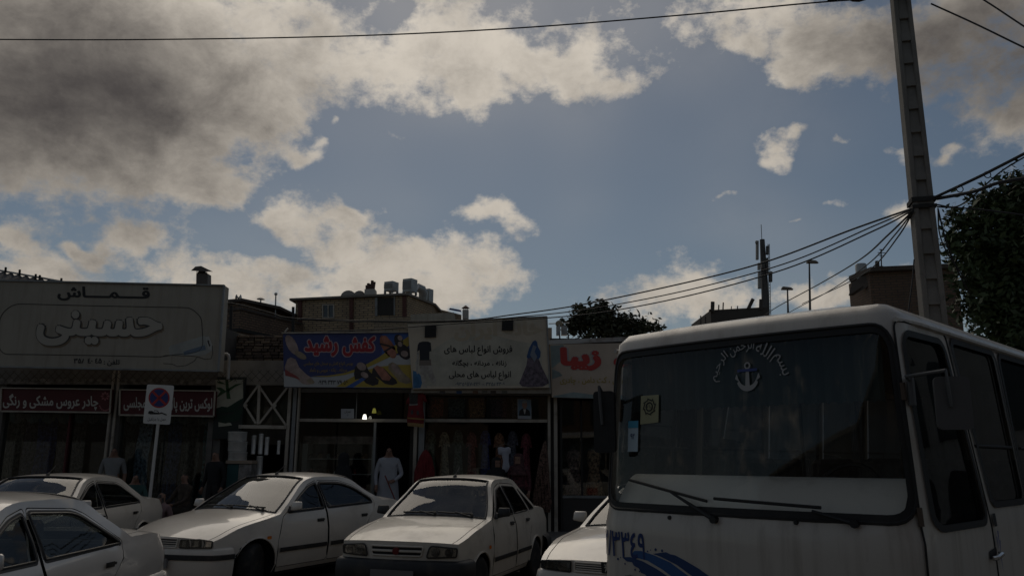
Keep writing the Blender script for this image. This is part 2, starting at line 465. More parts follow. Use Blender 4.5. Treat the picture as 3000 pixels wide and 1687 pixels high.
# ---------------------------------------------------------------- cars
def car_mats():
    return dict(
        paint=mat('car_paint_white', (0.72, 0.66, 0.57), 0.32, 0, 0.5, dirt=(0.33, 0.28, 0.22), dirt_amt=0.28, dscale=2.2, coat=0.7),
        paint2=mat('car_paint_pearl', (0.60, 0.57, 0.525), 0.30, 0.15, 0.5, dirt=(0.33, 0.30, 0.26), dirt_amt=0.22, dscale=2.0, coat=0.8),
        paint3=mat('car_paint_ivory', (0.70, 0.64, 0.54), 0.34, 0, 0.5, dirt=(0.30, 0.25, 0.19), dirt_amt=0.4, dscale=2.6, coat=0.4),
        black=mat('black_plastic', (0.022, 0.022, 0.022), 0.55, dirt=(0.12, 0.10, 0.08), dirt_amt=0.35, dscale=6),
        rubber=mat('tyre_rubber', (0.018, 0.018, 0.018), 0.85, dirt=(0.11, 0.09, 0.07), dirt_amt=0.6, dscale=9),
        under=mat('underbody_black', (0.012, 0.012, 0.012), 0.9),
        seat=mat('seat_cloth', (0.05, 0.05, 0.052), 0.95, var=0.3, vscale=30),
        chrome=mat('lamp_chrome', (0.62, 0.62, 0.60), 0.18, 0.9, var=0.35, vscale=14),
        rim=mat('wheel_cover_silver', (0.42, 0.42, 0.42), 0.38, 0.7, dirt=(0.12, 0.10, 0.08), dirt_amt=0.5, dscale=8),
        amber=mat('amber_lens', (0.75, 0.20, 0.02), 0.2), red=mat('red_lens', (0.5, 0.02, 0.02), 0.2),
        lens=glass('lamp_lens', (0.8, 0.8, 0.78), 0.08), glass=glass('car_glass', (0.58, 0.64, 0.62), 0.03, 1.0, 0.5), tint=glass('car_glass_tinted', (0.30, 0.32, 0.31), 0.012, .5), side=glass('car_glass_side', (0.62, 0.66, 0.64), 0.012, .4),
        plate=mat('blank_plate', (0.20, 0.19, 0.18), 0.6), grey=mat('dash_grey', (0.045, 0.045, 0.047), 0.7))

def make_car(sp, name='parked_car'):
    M = car_mats(); P = M[sp.get('paint', 'paint')]
    root = empty(name)
    W2 = sp['W'] / 2; plan = sp['plan']; tuck = sp['tuck']
    def yw(x, z): return W2 - lut(plan, x) - lut(tuck, z)
    ST = sp['st']; n = 5
    def dense(ix):
        pts = [(s[ix], s[ix + 1]) for s in ST]
        a = catmull(pts[0:3], n); b = catmull(pts[3:10], n); c = catmull(pts[9:12], n)
        return a + b + c[1:]
    Cd, Sd = dense(0), dense(2)
    kH = (0, 2 * n); kW = (2 * n + 1, 2 * n + 1 + 2 * n); kR = (kW[1], kW[1] + 2 * n); kG = (kR[1], kR[1] + 2 * n); kT = (kG[1], kG[1] + 2 * n)
    def top(k, u, off=0.0):
        i = min(int(k), len(Cd) - 2); t = k - i
        c = Vector(Cd[i]).lerp(Vector(Cd[i + 1]), t); s = Vector(Sd[i]).lerp(Vector(Sd[i + 1]), t); a = abs(u)
        return (c.x + (s.x - c.x) * a ** 2, u * yw(s.x, s.y), s.y + (c.y - s.y) * (1 - a ** 2.6) + off)
    def strip(mb, k0, k1, us, off=0.0):
        vs = [top(k, u, off) for k in range(k0, k1 + 1) for u in us]; m = len(us)
        return mb.add(vs, [(r * m + i, r * m + i + 1, (r + 1) * m + i + 1, (r + 1) * m + i) for r in range(k1 - k0) for i in range(m - 1)])
    def us(a, b, k): return [a + (b - a) * i / k for i in range(k + 1)]
    hu, gu, tu = 0.90, 0.90, 0.86
    body = MB()
    for (a, b, q) in ((kH[0], kH[1], hu + .012), (kH[1], kW[0], 0), (kW[0], kW[1], gu), (kR[0], kR[1], 0), (kG[0], kG[1], gu), (kT[0], kT[1], tu + .012)):
        if q:
            strip(body, a, b, us(-1, -q, 3)); strip(body, a, b, us(q, 1, 3))
        else: strip(body, a, b, us(-1, -.9, 3)[:-1] + us(-.9, .9, 14) + us(.9, 1, 3)[1:])
    # side panels
    xf, xr, rw, ra = sp['axf'], sp['axr'], sp['rw'], sp['ra']
    zc = rw; zs = sp['sill']; xE, xT = Sd[0][0], Sd[-1][0]; nzb, tzb = sp['nzb'], sp['tzb']
    def arch(xc, a0, a1, r, k=12): return [(xc + r * math.cos(a0 + (a1 - a0) * i / k), zc + r * math.sin(a0 + (a1 - a0) * i / k)) for i in range(k + 1)]
    a_s = math.asin((zs - zc) / ra) if abs(zs - zc) < ra else 0
    out = [(xE, nzb), (xf + ra * math.cos(a_s) + .02, zs + .06)] + arch(xf, max(a_s, 0) + .02, math.pi - a_s, ra) + arch(xr, a_s, math.pi - max(a_s, 0) - .02, ra) + [(xr - ra - .05, zs + .06), (xT, tzb)] + [p for p in Sd[::-1]]
    doors = sp['doors']
    for sg in (1, -1):
        fm = lambda x, z, o=0.0, sg=sg: (x, sg * (yw(x, z) + o), z)
        holes = [offset_poly(d['poly'], 0.004) for d in doors] + [d for d in sp.get('quarter', [])]
        panel(out, holes, fm, 0.13, 10, body)
        for q in sp.get('quarter', []):
            panel(offset_poly(q, -.001), [], lambda x, z, f=fm: f(x, z, -.01), 0.3, 0.2).build('quarter_window', M['tint'], root, True)
            MB().tube([fm(x, z, .001) for x, z in q], 0.009, 6, True).build('window_seal', M['black'], root, True)
        for d in doors:
            win = d['win']
            do = panel(offset_poly(d['poly'], -.004), [win], fm, 0.13, 0.1).build('door', P, root, True)
            wp = panel(win, [], lambda x, z, f=fm: f(x, z, -.012), 0.25, 0.12).build('window_pane', M[sp.get('sideglass', 'tint')], do, True)
            MB().tube([fm(x, z, .001) for x, z in resample(win, .1)], 0.011, 6, True).build('window_seal', M['black'], do, True)
            if sp.get('blackframe', True):
                panel(offset_poly(win, .026), [offset_poly(win, -.004)], lambda x, z, f=fm: f(x, z, .004), .3, .08).build('window_frame', M['black'], do, True)
            hx, hz = d['handle']
            hb = MB(); panel([(hx - .075, hz - .022), (hx + .075, hz - .022), (hx + .075, hz + .022), (hx - .075, hz + .022)], [], lambda x, z, f=fm: f(x, z, .003), 0.05, 0.05, hb)
            panel(rounded([(hx - .07, hz - .002), (hx + .07, hz - .002), (hx + .07, hz + .02), (hx - .07, hz + .02)], .01), [], lambda x, z, f=fm: f(x, z, .022), 0.05, 0.05, hb)
            hb.build('handle', M['black'], do, True)
            # inner door card closes the door below its window
            zb = min(p[1] for p in win) - .02; xs = [p[0] for p in d['poly']]
            MB().add([fm(min(xs) + .08, zs + .05, -.07), fm(max(xs) - .08, zs + .05, -.07), fm(max(xs) - .08, zb, -.05), fm(min(xs) + .08, zb, -.05)], [(0, 1, 2, 3)]).build('door_card', M['grey'], do)
            if sp.get('mould'):
                z0, z1 = sp['mould']; zz = (z0 + z1) / 2
                x0 = min(p[0] for p in d['poly'] if abs(p[1] - zz) < .35) + .03; x1 = max(p[0] for p in d['poly'] if abs(p[1] - zz) < .35) - .03
                mm = MB(); panel([(x0, z0), (x1, z0), (x1, z1), (x0, z1)], [], lambda x, z, f=fm: f(x, z, .014), 0.1, 0.1, mm)
                for (za, zb2) in ((z0, z0), (z1, z1)):
                    pts = [x0 + (x1 - x0) * i / 8 for i in range(9)]
                    mm.add([fm(x, za, .014) for x in pts] + [fm(x, za, -.002) for x in pts], [(i, i + 1, i + 10, i + 9) for i in range(8)])
                mm.build('side_moulding', M['black'], do, True)
        # wheel arch lips and repeater lamp
        for xc in (xf, xr):
            MB().tube([fm(x, z, .004) for x, z in arch(xc, .05, math.pi - .05, ra + .004, 16)], 0.012, 6).build('wheel_arch_lip', P if not sp.get('blacklip') else M['black'], root, True)
        if sp.get('repeater'):
            rx, rz = sp['repeater']
            panel(rounded([(rx - .04, rz - .02), (rx + .04, rz - .02), (rx + .04, rz + .02), (rx - .04, rz + .02)], .012), [], lambda x, z, f=fm: f(x, z, .008), .05, .05).build('side_repeater', M['amber'], root, True)
    # nose and tail
    def fas(u, z, off=0.0, tail=False):
        c, s = (Cd[-1], Sd[-1]) if tail else (Cd[0], Sd[0]); a = abs(u); sgn = -1 if tail else 1
        zt = s[1] + (c[1] - s[1]) * (1 - a ** 2.6); lean = sp['tlean' if tail else 'lean'] * (zt - z)
        return (c[0] + (s[0] - c[0]) * a ** 2 + sgn * (off + lean * (1 - a ** 6)), u * (yw(s[0], min(z, s[1])) + off * .3), min(z, zt))
    for tail in (False, True):
        zb = tzb if tail else nzb; c, s = (Cd[-1], Sd[-1]) if tail else (Cd[0], Sd[0])
        uu = us(-1, -.9, 3)[:-1] + us(-.9, .9, 14) + us(.9, 1, 3)[1:]; m = len(uu); vs = []
        for j in range(6):
            for u in uu:
                zt = s[1] + (c[1] - s[1]) * (1 - abs(u) ** 2.6); z = zb + (zt - zb) * j / 5
                vs.append(fas(u, z, 0, tail))
        body.add(vs, [(r * m + i, r * m + i + 1, (r + 1) * m + i + 1, (r + 1) * m + i) for r in range(5) for i in range(m - 1)])
    body.build('body', P, root, True, 38, 0.003)
    hb = strip(MB(), kH[0], kH[1], us(-hu, hu, 16)); 
    hb.build('bonnet', P, root, True)
    strip(MB(), kT[0], kT[1], us(-tu, tu, 14)).build('boot_lid', P, root, True)
    ub = MB(); strip(ub, kH[0], kH[1], us(-.97, .97, 6), -.035); strip(ub, kT[0], kT[1], us(-.95, .95, 6), -.035)
    ub.box((xT + .1, -W2 + .28, .16), (xE - .1, W2 - .28, .42))
    ub.box((xr + ra + .02, -W2 + .12, .17), (xf - ra - .02, W2 - .12, .30))
    ub.box((xf - ra - .12, -W2 + .1, .3), (xf - ra - .06, W2 - .1, .82)); ub.box((xr + ra + .06, -W2 + .12, .3), (xr + ra + .1, W2 - .12, .62))
    for sg in (1, -1):
        for xc in (xf, xr): ub.add([(x, sg * y, z) for x, z in arch(xc, -.3, math.pi + .3, ra + .015, 14) for y in (W2 - .02 - (lut(plan, xc)), W2 - .32)], [(2 * i, 2 * i + 1, 2 * i + 3, 2 * i + 2) for i in range(14)])
    ub.build('underbody', M['under'], root)
    for (a, b, nm) in ((kW[0], kW[1], 'windscreen'), (kG[0], kG[1], 'rear_window')):
        g = strip(MB(), a, b, us(-gu, gu, 14), -.006).build(nm, M['glass' if nm == 'windscreen' else 'tint'], root, True)
        loop = [top(k, -gu, .003) for k in range(a, b + 1)] + [top(b, u, .003) for u in us(-gu, gu, 12)] + [top(k, gu, .003) for k in range(b, a - 1, -1)] + [top(a, u, .003) for u in us(gu, -gu, 12)]
        MB().tube(loop, 0.013, 6, True).build('window_seal', M['black'], g, True)
    # bumpers
    for tail in (False, True):
        bp = sp['bumper_r' if tail else 'bumper_f']; x0 = (xr - ra - .04) if tail else (xf + ra + .04); xe = xT if tail else xE; pth = []
        for i in range(5):
            x = x0 + (xe - x0) * i / 5; pth.append((x, yw(x, .5)))
        c = Cd[-1] if tail else Cd[0]; s = Sd[-1] if tail else Sd[0]
        for i in range(13):
            u = 1 - i / 12; pth.append((c[0] + (s[0] - c[0]) * u ** 2, u * yw(s[0], .55)))
        path = pth + [(x, -y) for x, y in pth[::-1][1:]]
        def sweep(prof, nm, m):
            mb = MB(); k = len(prof); N = len(path)
            for i, (x, y) in enumerate(path):
                a = Vector(path[max(i - 1, 0)]); b = Vector(path[min(i + 1, N - 1)]); t = (b - a).normalized(); nr = Vector((t.y, -t.x))
                if nr.dot(Vector((x, y))) < 0: nr = -nr
                mb.v += [(x + nr.x * o, y + nr.y * o, z) for o, z in prof]
            mb.f = [(i * k + j, i * k + j + 1, (i + 1) * k + j + 1, (i + 1) * k + j) for i in range(N - 1) for j in range(k - 1)]
            mb.m = [0] * len(mb.f)
            return mb.build(nm, m, root, True, 50)
        sweep(bp, 'bumper', M['black'] if sp.get('blackbumper') else P)
        if sp.get('bstrip'):
            z0, z1, o = sp['bstrip']; sweep([(o, z0), (o + .02, z0 + .005), (o + .02, z1 - .005), (o, z1)], 'bumper_strip', M['black'])
    # lamps, grille
    for sg in (1, -1):
        hl = [(sg * u, z) for u, z in sp['headlight']]
        h = panel(hl, [], lambda u, z: fas(u, z, .004), .06, .05).build('headlight', M['chrome'], root, True)
        panel(offset_poly(hl, .0), [], lambda u, z: fas(u, z, .022), .06, .05).build('lens', M['lens'], h, True)
        MB().tube([fas(u, z, .014) for u, z in resample(hl, .06)], .009, 6, True).build('lamp_surround', M['black'], h, True)
        mid = sum(u for u, z in hl) / len(hl); mz = sum(z for u, z in hl) / len(hl)
        for du in (-.11, .1):
            q = fas(mid + du, mz, .006); MB().lathe([(0.0, 0), (.035, .004), (.05, .012)], 12, q, 'x').build('reflector', mat('lamp_bowl', (.75, .75, .74), .08, 1.0), h, True)
        tl = [(sg * u, z) for u, z in sp['taillight']]
        panel(tl, [], lambda u, z: fas(u, z, .01, True), .08, .06).build('tail_light', M['red'], root, True)
        if 'corner' in sp:
            panel([(sg * u, z) for u, z in sp['corner']], [], lambda u, z: fas(u, z, .012), .06, .05).build('corner_lamp', M['lens2'] if 'lens2' in M else M['chrome'], root, True)
    g = sp['grille']
    gr = panel(g, [], lambda u, z: fas(u, z, .006), .08, .06).build('grille', M['under'], root, True)
    for z in sp['slats']:
        uu = [p[0] for p in g]; a, b = min(uu) * .96, max(uu) * .96
        MB().tube([fas(a + (b - a) * i / 10, z, .012) for i in range(11)], sp.get('slat_r', .012), 6).build('grille_slat', P if sp.get('slat_paint') else M['black'], gr, True)
    MB().tube([fas(u, z, .01) for u, z in resample(g, .08)], .010, 6, True).build('grille_surround', P, gr, True)
    # wheels
    def wheel(x, y, sg, steer=0.0):
        w = bpy.data.objects.new('wheel', None); COL.objects.link(w); w.parent = root; w.location = (x, y, rw); w.rotation_euler = (0, 0, steer)
        MB().lathe([(rw - .10, -.085), (rw - .03, -.095), (rw - .006, -.075), (rw, -.04), (rw, .04), (rw - .006, .075), (rw - .03, .095), (rw - .10, .085)], 28, axis='y').build('tyre', M['rubber'], w, True, 50)
        o = sg * .07
        rm = MB().lathe([(rw - .095, o * 1.15), (rw - .12, o * .9), (.11, o * .85), (.05, o * 1.05), (.0, o * 1.1)], 28, axis='y').build('wheel_cover', M['rim'], w, True, 50)
        sl = MB()
        for i in range(10):
            a = 2 * math.pi * i / 10; c, s = math.cos(a), math.sin(a); r0, r1, hw = .105, rw - .125, .016
            sl.add([(r0 * c - hw * .6 * s, o * 1.0, r0 * s + hw * .6 * c), (r0 * c + hw * .6 * s, o * 1.0, r0 * s - hw * .6 * c), (r1 * c + hw * s, o * 1.0, r1 * s - hw * c), (r1 * c - hw * s, o * 1.0, r1 * s + hw * c)], [(0, 1, 2, 3)])
        tag(sl.build('wheel_slots', M['under'], w), kind='stuff')
    for sg in (1, -1):
        wheel(xf, sg * (W2 - .115), sg, sp.get('steer', 0)); wheel(xr, sg * (W2 - .115), sg)
    # mirrors, wipers, aerial
    for sg in (1, -1):
        mx, mz = sp['mirror']; y = yw(mx, mz)
        mr = MB().hexa([(mx - .02, sg * (y + .03), mz - .01), (mx + .06, sg * (y + .03), mz - .01), (mx + .05, sg * (y + .19), mz + .01), (mx - .02, sg * (y + .19), mz + .01),
                        (mx - .02, sg * (y + .03), mz + .11), (mx + .03, sg * (y + .03), mz + .11), (mx + .025, sg * (y + .18), mz + .11), (mx - .02, sg * (y + .18), mz + .11)]).build('wing_mirror', P if sp.get('mirror_paint') else M['black'], root, True, 50, bevel=.014)
        MB().hexa([(mx - .05, sg * (y - .02), mz - .04), (mx + .1, sg * (y - .02), mz - .04), (mx + .05, sg * (y + .05), mz - .01), (mx - .01, sg * (y + .05), mz - .01),
                   (mx - .05, sg * (y - .02), mz + .05), (mx + .02, sg * (y - .02), mz + .05), (mx + .02, sg * (y + .05), mz + .03), (mx - .01, sg * (y + .05), mz + .03)]).build('mirror_mount', M['black'], mr)
    for u0, u1 in ((-.60, .02), (.05, .68)):
        w = MB(); a = top(kW[0] - .6, u1, .012); b = top(kW[0] + .5, (u0 + u1) / 2, .03)
        w.tube([a, b], .010, 6); w.tube([top(kW[0] + .35 + .9 * abs(i / 8 - .5) * .3, u0 + (u1 - u0) * i / 8, .022) for i in range(9)], .011, 6); w.cyl(a, (a[0], a[1], a[2] + .03), .02, 8)
        w.build('wiper', M['black'], root)
    if sp.get('aerial'):
        a = top(kW[1] + 1.2, 0.0, .0); MB().tube([a, (a[0] - .02, a[1], a[2] + .035)], [.03, .012], 8).tube([(a[0] - .02, a[1], a[2] + .03), (a[0] - .17, a[1], a[2] + .13)], .005, 5).build('aerial', M['black'], root)
    # inside
    for y in (.36, -.36):
        s = MB(); s.box((-.28, y - .25, .3), (.25, y + .25, .52)); s.hexa([(-.36, y - .25, .45), (-.24, y - .25, .45), (-.24, y + .25, .45), (-.36, y + .25, .45), (-.52, y - .22, 1.0), (-.42, y - .22, 1.0), (-.42, y + .22, 1.0), (-.52, y + .22, 1.0)])
        s.hexa([(-.54, y - .13, 1.03), (-.45, y - .13, 1.03), (-.45, y + .13, 1.03), (-.54, y + .13, 1.03), (-.56, y - .11, 1.19), (-.48, y - .11, 1.19), (-.48, y + .11, 1.19), (-.56, y + .11, 1.19)])
        s.build('front_seat', M['seat'], root, bevel=.03)
    s = MB(); s.box((-1.15, -.62, .32), (-.65, .62, .5)); s.hexa([(-1.22, -.62, .45), (-1.1, -.62, .45), (-1.1, .62, .45), (-1.22, .62, .45), (-1.4, -.58, .96), (-1.28, -.58, .96), (-1.28, .58, .96), (-1.4, .58, .96)])
    s.build('rear_seat', M['seat'], root, bevel=.03)
    dz = Sd[kW[0]][1]
    MB().hexa([(.62, -.66, dz - .25), (.95, -.66, dz - .25), (.95, .66, dz - .25), (.62, .66, dz - .25), (.66, -.66, dz - .03), (.92, -.66, dz - .05), (.92, .66, dz - .05), (.66, .66, dz - .03)]).build('dashboard', M['grey'], root, bevel=.02)
    MB().tube([(.52 + .07 * math.sin(a), .36 + .18 * math.cos(a), dz - .03 + .165 * math.sin(a)) for a in [2 * math.pi * i / 18 for i in range(18)]], .013, 6, True).cyl((.52, .36, dz - .03), (.68, .36, dz - .12), .03, 8).build('steering_wheel', M['black'], root)
    pz = sp['plate_z']; q = fas(0, pz, sp['plate_o'])
    MB().box((q[0] - .004, -.26, pz - .055), (q[0] + .012, .26, pz + .055)).build('number_plate', M['plate'], root)
    return root, fas, top, lambda x, z, o=0.0: (x, yw(x, z) + o, z)

BUMP = [(-.06, .20), (.01, .22), (.035, .30), (.05, .42), (.05, .52), (.035, .575), (-.02, .60)]
S405 = dict(W=1.714, plan=[(-2.2, .11), (-2.0, .055), (-1.5, .012), (0, 0), (1.4, .012), (1.9, .07), (2.1, .12), (2.2, .16)],
    tuck=[(.18, .08), (.30, .025), (.50, 0), (.82, .006), (.86, .034), (.93, .072), (1.36, .262), (1.42, .30)],
    st=[(2.17, .70, 2.07, .67), (1.60, .85, 1.60, .80), (1.02, .945, .98, .895), (.99, .95, .93, .905), (.62, 1.165, .57, 1.125), (.25, 1.365, .19, 1.328), (-.25, 1.405, -.25, 1.358),
        (-.80, 1.385, -.80, 1.330), (-1.12, 1.215, -1.1, 1.17), (-1.45, 1.015, -1.42, .985), (-1.85, 1.03, -1.85, .98), (-2.17, 1.0, -2.12, .95)],
    axf=1.41, axr=-1.26, rw=.30, ra=.345, sill=.22, nzb=.5, tzb=.5, lean=.06, tlean=.05,
    doors=[dict(poly=rounded([(1.0, .27), (.98, .60), (.90, .875), (.20, 1.262), (.0, 1.31), (-.02, .27)], .03), win=rounded([(.80, .925), (.19, 1.222), (.03, 1.262), (.03, .935)], [.02, .05, .03, .02]), handle=(.13, .80)),
           dict(poly=rounded([(-.05, .27), (-.03, 1.31), (-.66, 1.272), (-.80, 1.225), (-1.25, .965), (-1.2, .86), (-.98, .66), (-.90, .5), (-.87, .27)], .04), win=rounded([(-.075, .935), (-.055, 1.268), (-.67, 1.235), (-1.20, .95)], [.02, .03, .12, .035]), handle=(-.93, .80))],
    bumper_f=BUMP, bumper_r=[(-.06, .22), (.01, .24), (.035, .32), (.05, .44), (.05, .54), (.03, .60), (-.02, .62)], bstrip=(.42, .50, .05), mould=(.50, .56), blackbumper=False,
    headlight=rounded([(.52, .585), (.97, .60), (.97, .665), (.52, .685)], .015), taillight=rounded([(.52, .68), (.98, .68), (.98, .87), (.52, .87)], .02),
    grille=rounded([(-.46, .60), (.46, .60), (.46, .68), (-.46, .68)], .02), slats=[.62, .64, .66], slat_r=.006, slat_paint=True,
    mirror=(.68, .95), mirror_paint=True, aerial=True, plate_z=.42, plate_o=.075, repeater=(1.15, .62), sideglass='side')
SSAM = dict(S405, W=1.73, plan=[(-2.25, .13), (-2.0, .06), (-1.5, .015), (0, 0), (1.4, .01), (1.9, .075), (2.1, .13), (2.25, .18)],
    tuck=[(.18, .09), (.30, .03), (.50, 0), (.70, .003), (.88, .03), (.98, .075), (1.42, .295), (1.48, .33)],
    st=[(2.20, .72, 2.05, .675), (1.65, .885, 1.62, .825), (1.05, .985, 1.0, .93), (1.02, .99, .95, .94), (.64, 1.218, .58, 1.17), (.26, 1.415, .19, 1.372), (-.25, 1.465, -.25, 1.41),
        (-.82, 1.43, -.82, 1.368), (-1.17, 1.245, -1.15, 1.19), (-1.55, 1.07, -1.5, 1.035), (-1.9, 1.075, -1.9, 1.02), (-2.2, 1.02, -2.12, .965)],
    axf=1.40, axr=-1.27, rw=.305, ra=.365, sill=.21,
    doors=[dict(poly=rounded([(1.0, .27), (1.02, .60), (.92, .90), (.55, 1.10), (.20, 1.305), (.0, 1.36), (-.02, .27)], .03), win=rounded([(.78, .965), (.45, 1.155), (.20, 1.27), (.02, 1.315), (.02, .985)], [.02, .1, .08, .03, .02]), handle=(.14, .82)),
           dict(poly=rounded([(-.05, .27), (-.03, 1.362), (-.55, 1.345), (-.85, 1.275), (-1.24, 1.07), (-1.28, .98), (-1.0, .72), (-.93, .5), (-.9, .27)], .04), win=rounded([(-.075, .988), (-.06, 1.32), (-.55, 1.305), (-.84, 1.235), (-1.18, 1.055), (-1.2, 1.015)], [.02, .03, .12, .12, .05, .03]), handle=(-.93, .83))],
    bumper_f=[(-.06, .16), (.02, .18), (.05, .28), (.065, .42), (.06, .52), (.045, .575), (-.02, .60)], bstrip=(.455, .52, .058), mould=(.46, .515),
    headlight=rounded([(.44, .60), (.985, .605), (.985, .70), (.46, .69)], .015), grille=rounded([(-.38, .60), (.38, .60), (.40, .70), (-.40, .70)], .02), slats=[.62, .645, .67], slat_r=.007,
    mirror=(.72, .985), sideglass='tint', repeater=(1.2, .66), steer=R(24))
SPRI = dict(S405, blackframe=False, W=1.605, paint='paint3', plan=[(-1.97, .10), (-1.8, .05), (-1.3, .012), (0, 0), (1.2, .01), (1.7, .05), (1.88, .085), (2.0, .12)],
    tuck=[(.18, .08), (.30, .025), (.50, 0), (.80, .008), (.86, .03), (.95, .06), (1.40, .265), (1.46, .31)],
    st=[(1.93, .755, 1.85, .735), (1.4, .88, 1.4, .84), (.88, .965, .85, .925), (.86, .97, .8, .93), (.56, 1.195, .5, 1.15), (.26, 1.41, .20, 1.372), (-.2, 1.45, -.2, 1.405),
        (-.74, 1.432, -.72, 1.382), (-1.0, 1.24, -.98, 1.20), (-1.28, 1.02, -1.25, .99), (-1.6, 1.02, -1.6, .975), (-1.93, .97, -1.88, .925)],
    axf=1.24, axr=-1.10, rw=.275, ra=.32, sill=.21, lean=.02,
    doors=[dict(poly=rounded([(.82, .27), (.82, .60), (.78, .90), (.20, 1.305), (-.03, 1.355), (-.09, .96), (-.12, .27)], .03), win=rounded([(.68, .945), (.19, 1.27), (-.04, 1.315), (-.10, .955)], [.02, .04, .03, .02]), handle=(.05, .845)),
           dict(poly=rounded([(-.15, .27), (-.12, .96), (-.06, 1.357), (-.64, 1.33), (-.70, 1.29), (-.88, .96), (-.84, .72), (-.76, .55), (-.72, .27)], .03), win=rounded([(-.16, .957), (-.11, 1.315), (-.63, 1.29), (-.82, .965)], [.02, .03, .05, .02]), handle=(-.70, .845))],
    quarter=[rounded([(-.93, .97), (-.77, 1.26), (-1.12, 1.0), (-1.13, .97)], .015)],
    bumper_f=[(-.06, .20), (.03, .22), (.075, .30), (.085, .42), (.08, .52), (.05, .55), (-.02, .56)], bumper_r=[(-.06, .22), (.03, .24), (.07, .32), (.08, .44), (.07, .52), (.03, .56), (-.02, .58)], bstrip=None, blackbumper=True, mould=(.44, .49), nzb=.48,
    headlight=rounded([(.50, .585), (.97, .60), (.985, .69), (.56, .715)], [.04, .02, .02, .05]), grille=rounded([(-.42, .60), (.42, .60), (.45, .70), (-.45, .70)], .03), slats=[.65], slat_r=.014,
    mirror=(.58, .96), mirror_paint=False, aerial=True, sideglass='tint', repeater=(.98, .63), plate_z=.40, plate_o=.10)

def place_car(c, th, x, y):
    c.location = (x, y, 0.0); c.rotation_euler = (0, 0, -R(90) - R(th))

car405, fas405, _, side405 = make_car(S405)
# prancing emblem on the grille of the 405
_b = MB(); _sh = [(-.07, .60), (.07, .60), (.085, .70), (-.085, .70)]
panel(rounded(_sh, .01), [], lambda u, z: fas405(u, z, .022), .05, .03, _b).build('badge', mat('badge_black', (.02, .02, .02), .4), car405)
_l = [(-.028, .612), (-.012, .612), (-.006, .628), (.01, .632), (.014, .612), (.03, .612), (.026, .636), (.034, .65), (.022, .656), (.03, .672), (.02, .69), (-.004, .692), (-.012, .68), (-.036, .684), (-.04, .674), (-.018, .666), (-.036, .656), (-.034, .648), (-.012, .648), (-.022, .63)]
panel(_l, [], lambda u, z: fas405(u, z, .028), .05, .01).build('lion_emblem', mat('badge_chrome', (.75, .75, .73), .2, .9), car405)
place_car(car405, 0.6, -6.86, 12.5); car405.scale = (1.015,) * 3
tag(car405, 'white saloon car farther back at left, behind the nearest car, beside the no-parking sign', 'car', 'saloon cars parked before the shops')
car_a = copy_tree(car405); place_car(car_a, 2.2, -4.20, 6.22); car_a.scale = (.985,) * 3
tag(car_a, 'nearest car, pearl white saloon cut off by the left edge of the picture', 'car', 'saloon cars parked before the shops')
for o in kids(car_a):
    for q in [o] + kids(o):
        if q.type == 'MESH' and q.data.materials and q.data.materials[0] == MATS['car_paint_white']:
            q.data = q.data.copy(); q.data.materials[0] = MATS['car_paint_pearl']
car_e = copy_tree(car405); place_car(car_e, 27, 1.93, 10.10)
tag(car_e, 'white saloon car mostly hidden behind the minibus, lion badge on its grille', 'car', 'saloon cars parked before the shops')
samand, _, _, _ = make_car(SSAM); place_car(samand, 25.2, -3.40, 12.45)
tag(samand, 'white rounded saloon car with black side mouldings, front wheel turned, between two other cars', 'car', 'saloon cars parked before the shops')
pride, fasp, _, _ = make_car(SPRI); place_car(pride, 17.5, -.71, 11.45)
MB().lathe([(0, .03), (.04, .028), (.046, .0)], 16, (0, 0, 0), 'x').build('badge', mat('badge_red', (.16, .02, .02), .3), pride).location = (fasp(0, .65, 0)[0], 0, .65)
tag(pride, 'small boxy white saloon car with black bumper and red oval badge, nearest the middle', 'car', 'saloon cars parked before the shops')
# ---------------------------------------------------------------- minibus
BW, BL_, BR = 2.29, 6.6, 0.24
BA = R(45.5)
b_ax = Vector((math.sin(BA), math.cos(BA), 0)); b_w = Vector((-math.cos(BA), math.sin(BA), 0))
b_N = Vector((2.223, 4.529, 0)); b_L = b_N + b_w * BW
bus = empty('minibus', b_L, -BA, 'white minibus with blue wave stripes and an anchor decal on its windscreen', 'minibus')
paint = mat('bus_paint', (0.58, 0.53, 0.46), 0.42, dirt=(0.22, 0.17, 0.12), dirt_amt=0.42, dscale=1.3, streak=True, coat=0.35, bump=0.05, bscale=7)
blk = mat('black_rubber', (0.012, 0.012, 0.012), 0.6, dirt=(0.07, 0.06, 0.05), dirt_amt=0.3, dscale=6)
bglass = glass('bus_glass', (0.94, 0.95, 0.94), 0.010, 0.38, 0.3)
bglass2 = glass('bus_side_glass', (0.32, 0.34, 0.34), 0.012, 0.6)
QA = BR * math.pi / 2
def busplan(s):
    """plan point and outward normal along the perimeter; s = x on the front"""
    if s > BW - BR:
        t = s - (BW - BR)
        if t < QA:
            a = t / BR; return (BW - BR + BR * math.sin(a), BR - BR * math.cos(a)), (math.sin(a), -math.cos(a))
        return (BW, BR + t - QA), (1.0, 0.0)
    if s < BR:
        t = BR - s
        if t < QA:
            a = t / BR; return (BR - BR * math.sin(a), BR - BR * math.cos(a)), (-math.sin(a), -math.cos(a))
        return (0.0, BR + t - QA), (-1.0, 0.0)
    u = (s - BW / 2) / (BW / 2 - BR); b = 0.055 * (1 - u * u)
    nx = 0.055 * 2 * u / (BW / 2 - BR); l = math.hypot(nx, 1)
    return (s, -b), (nx / l, -1 / l)
ZR, RR = 2.45, 0.145
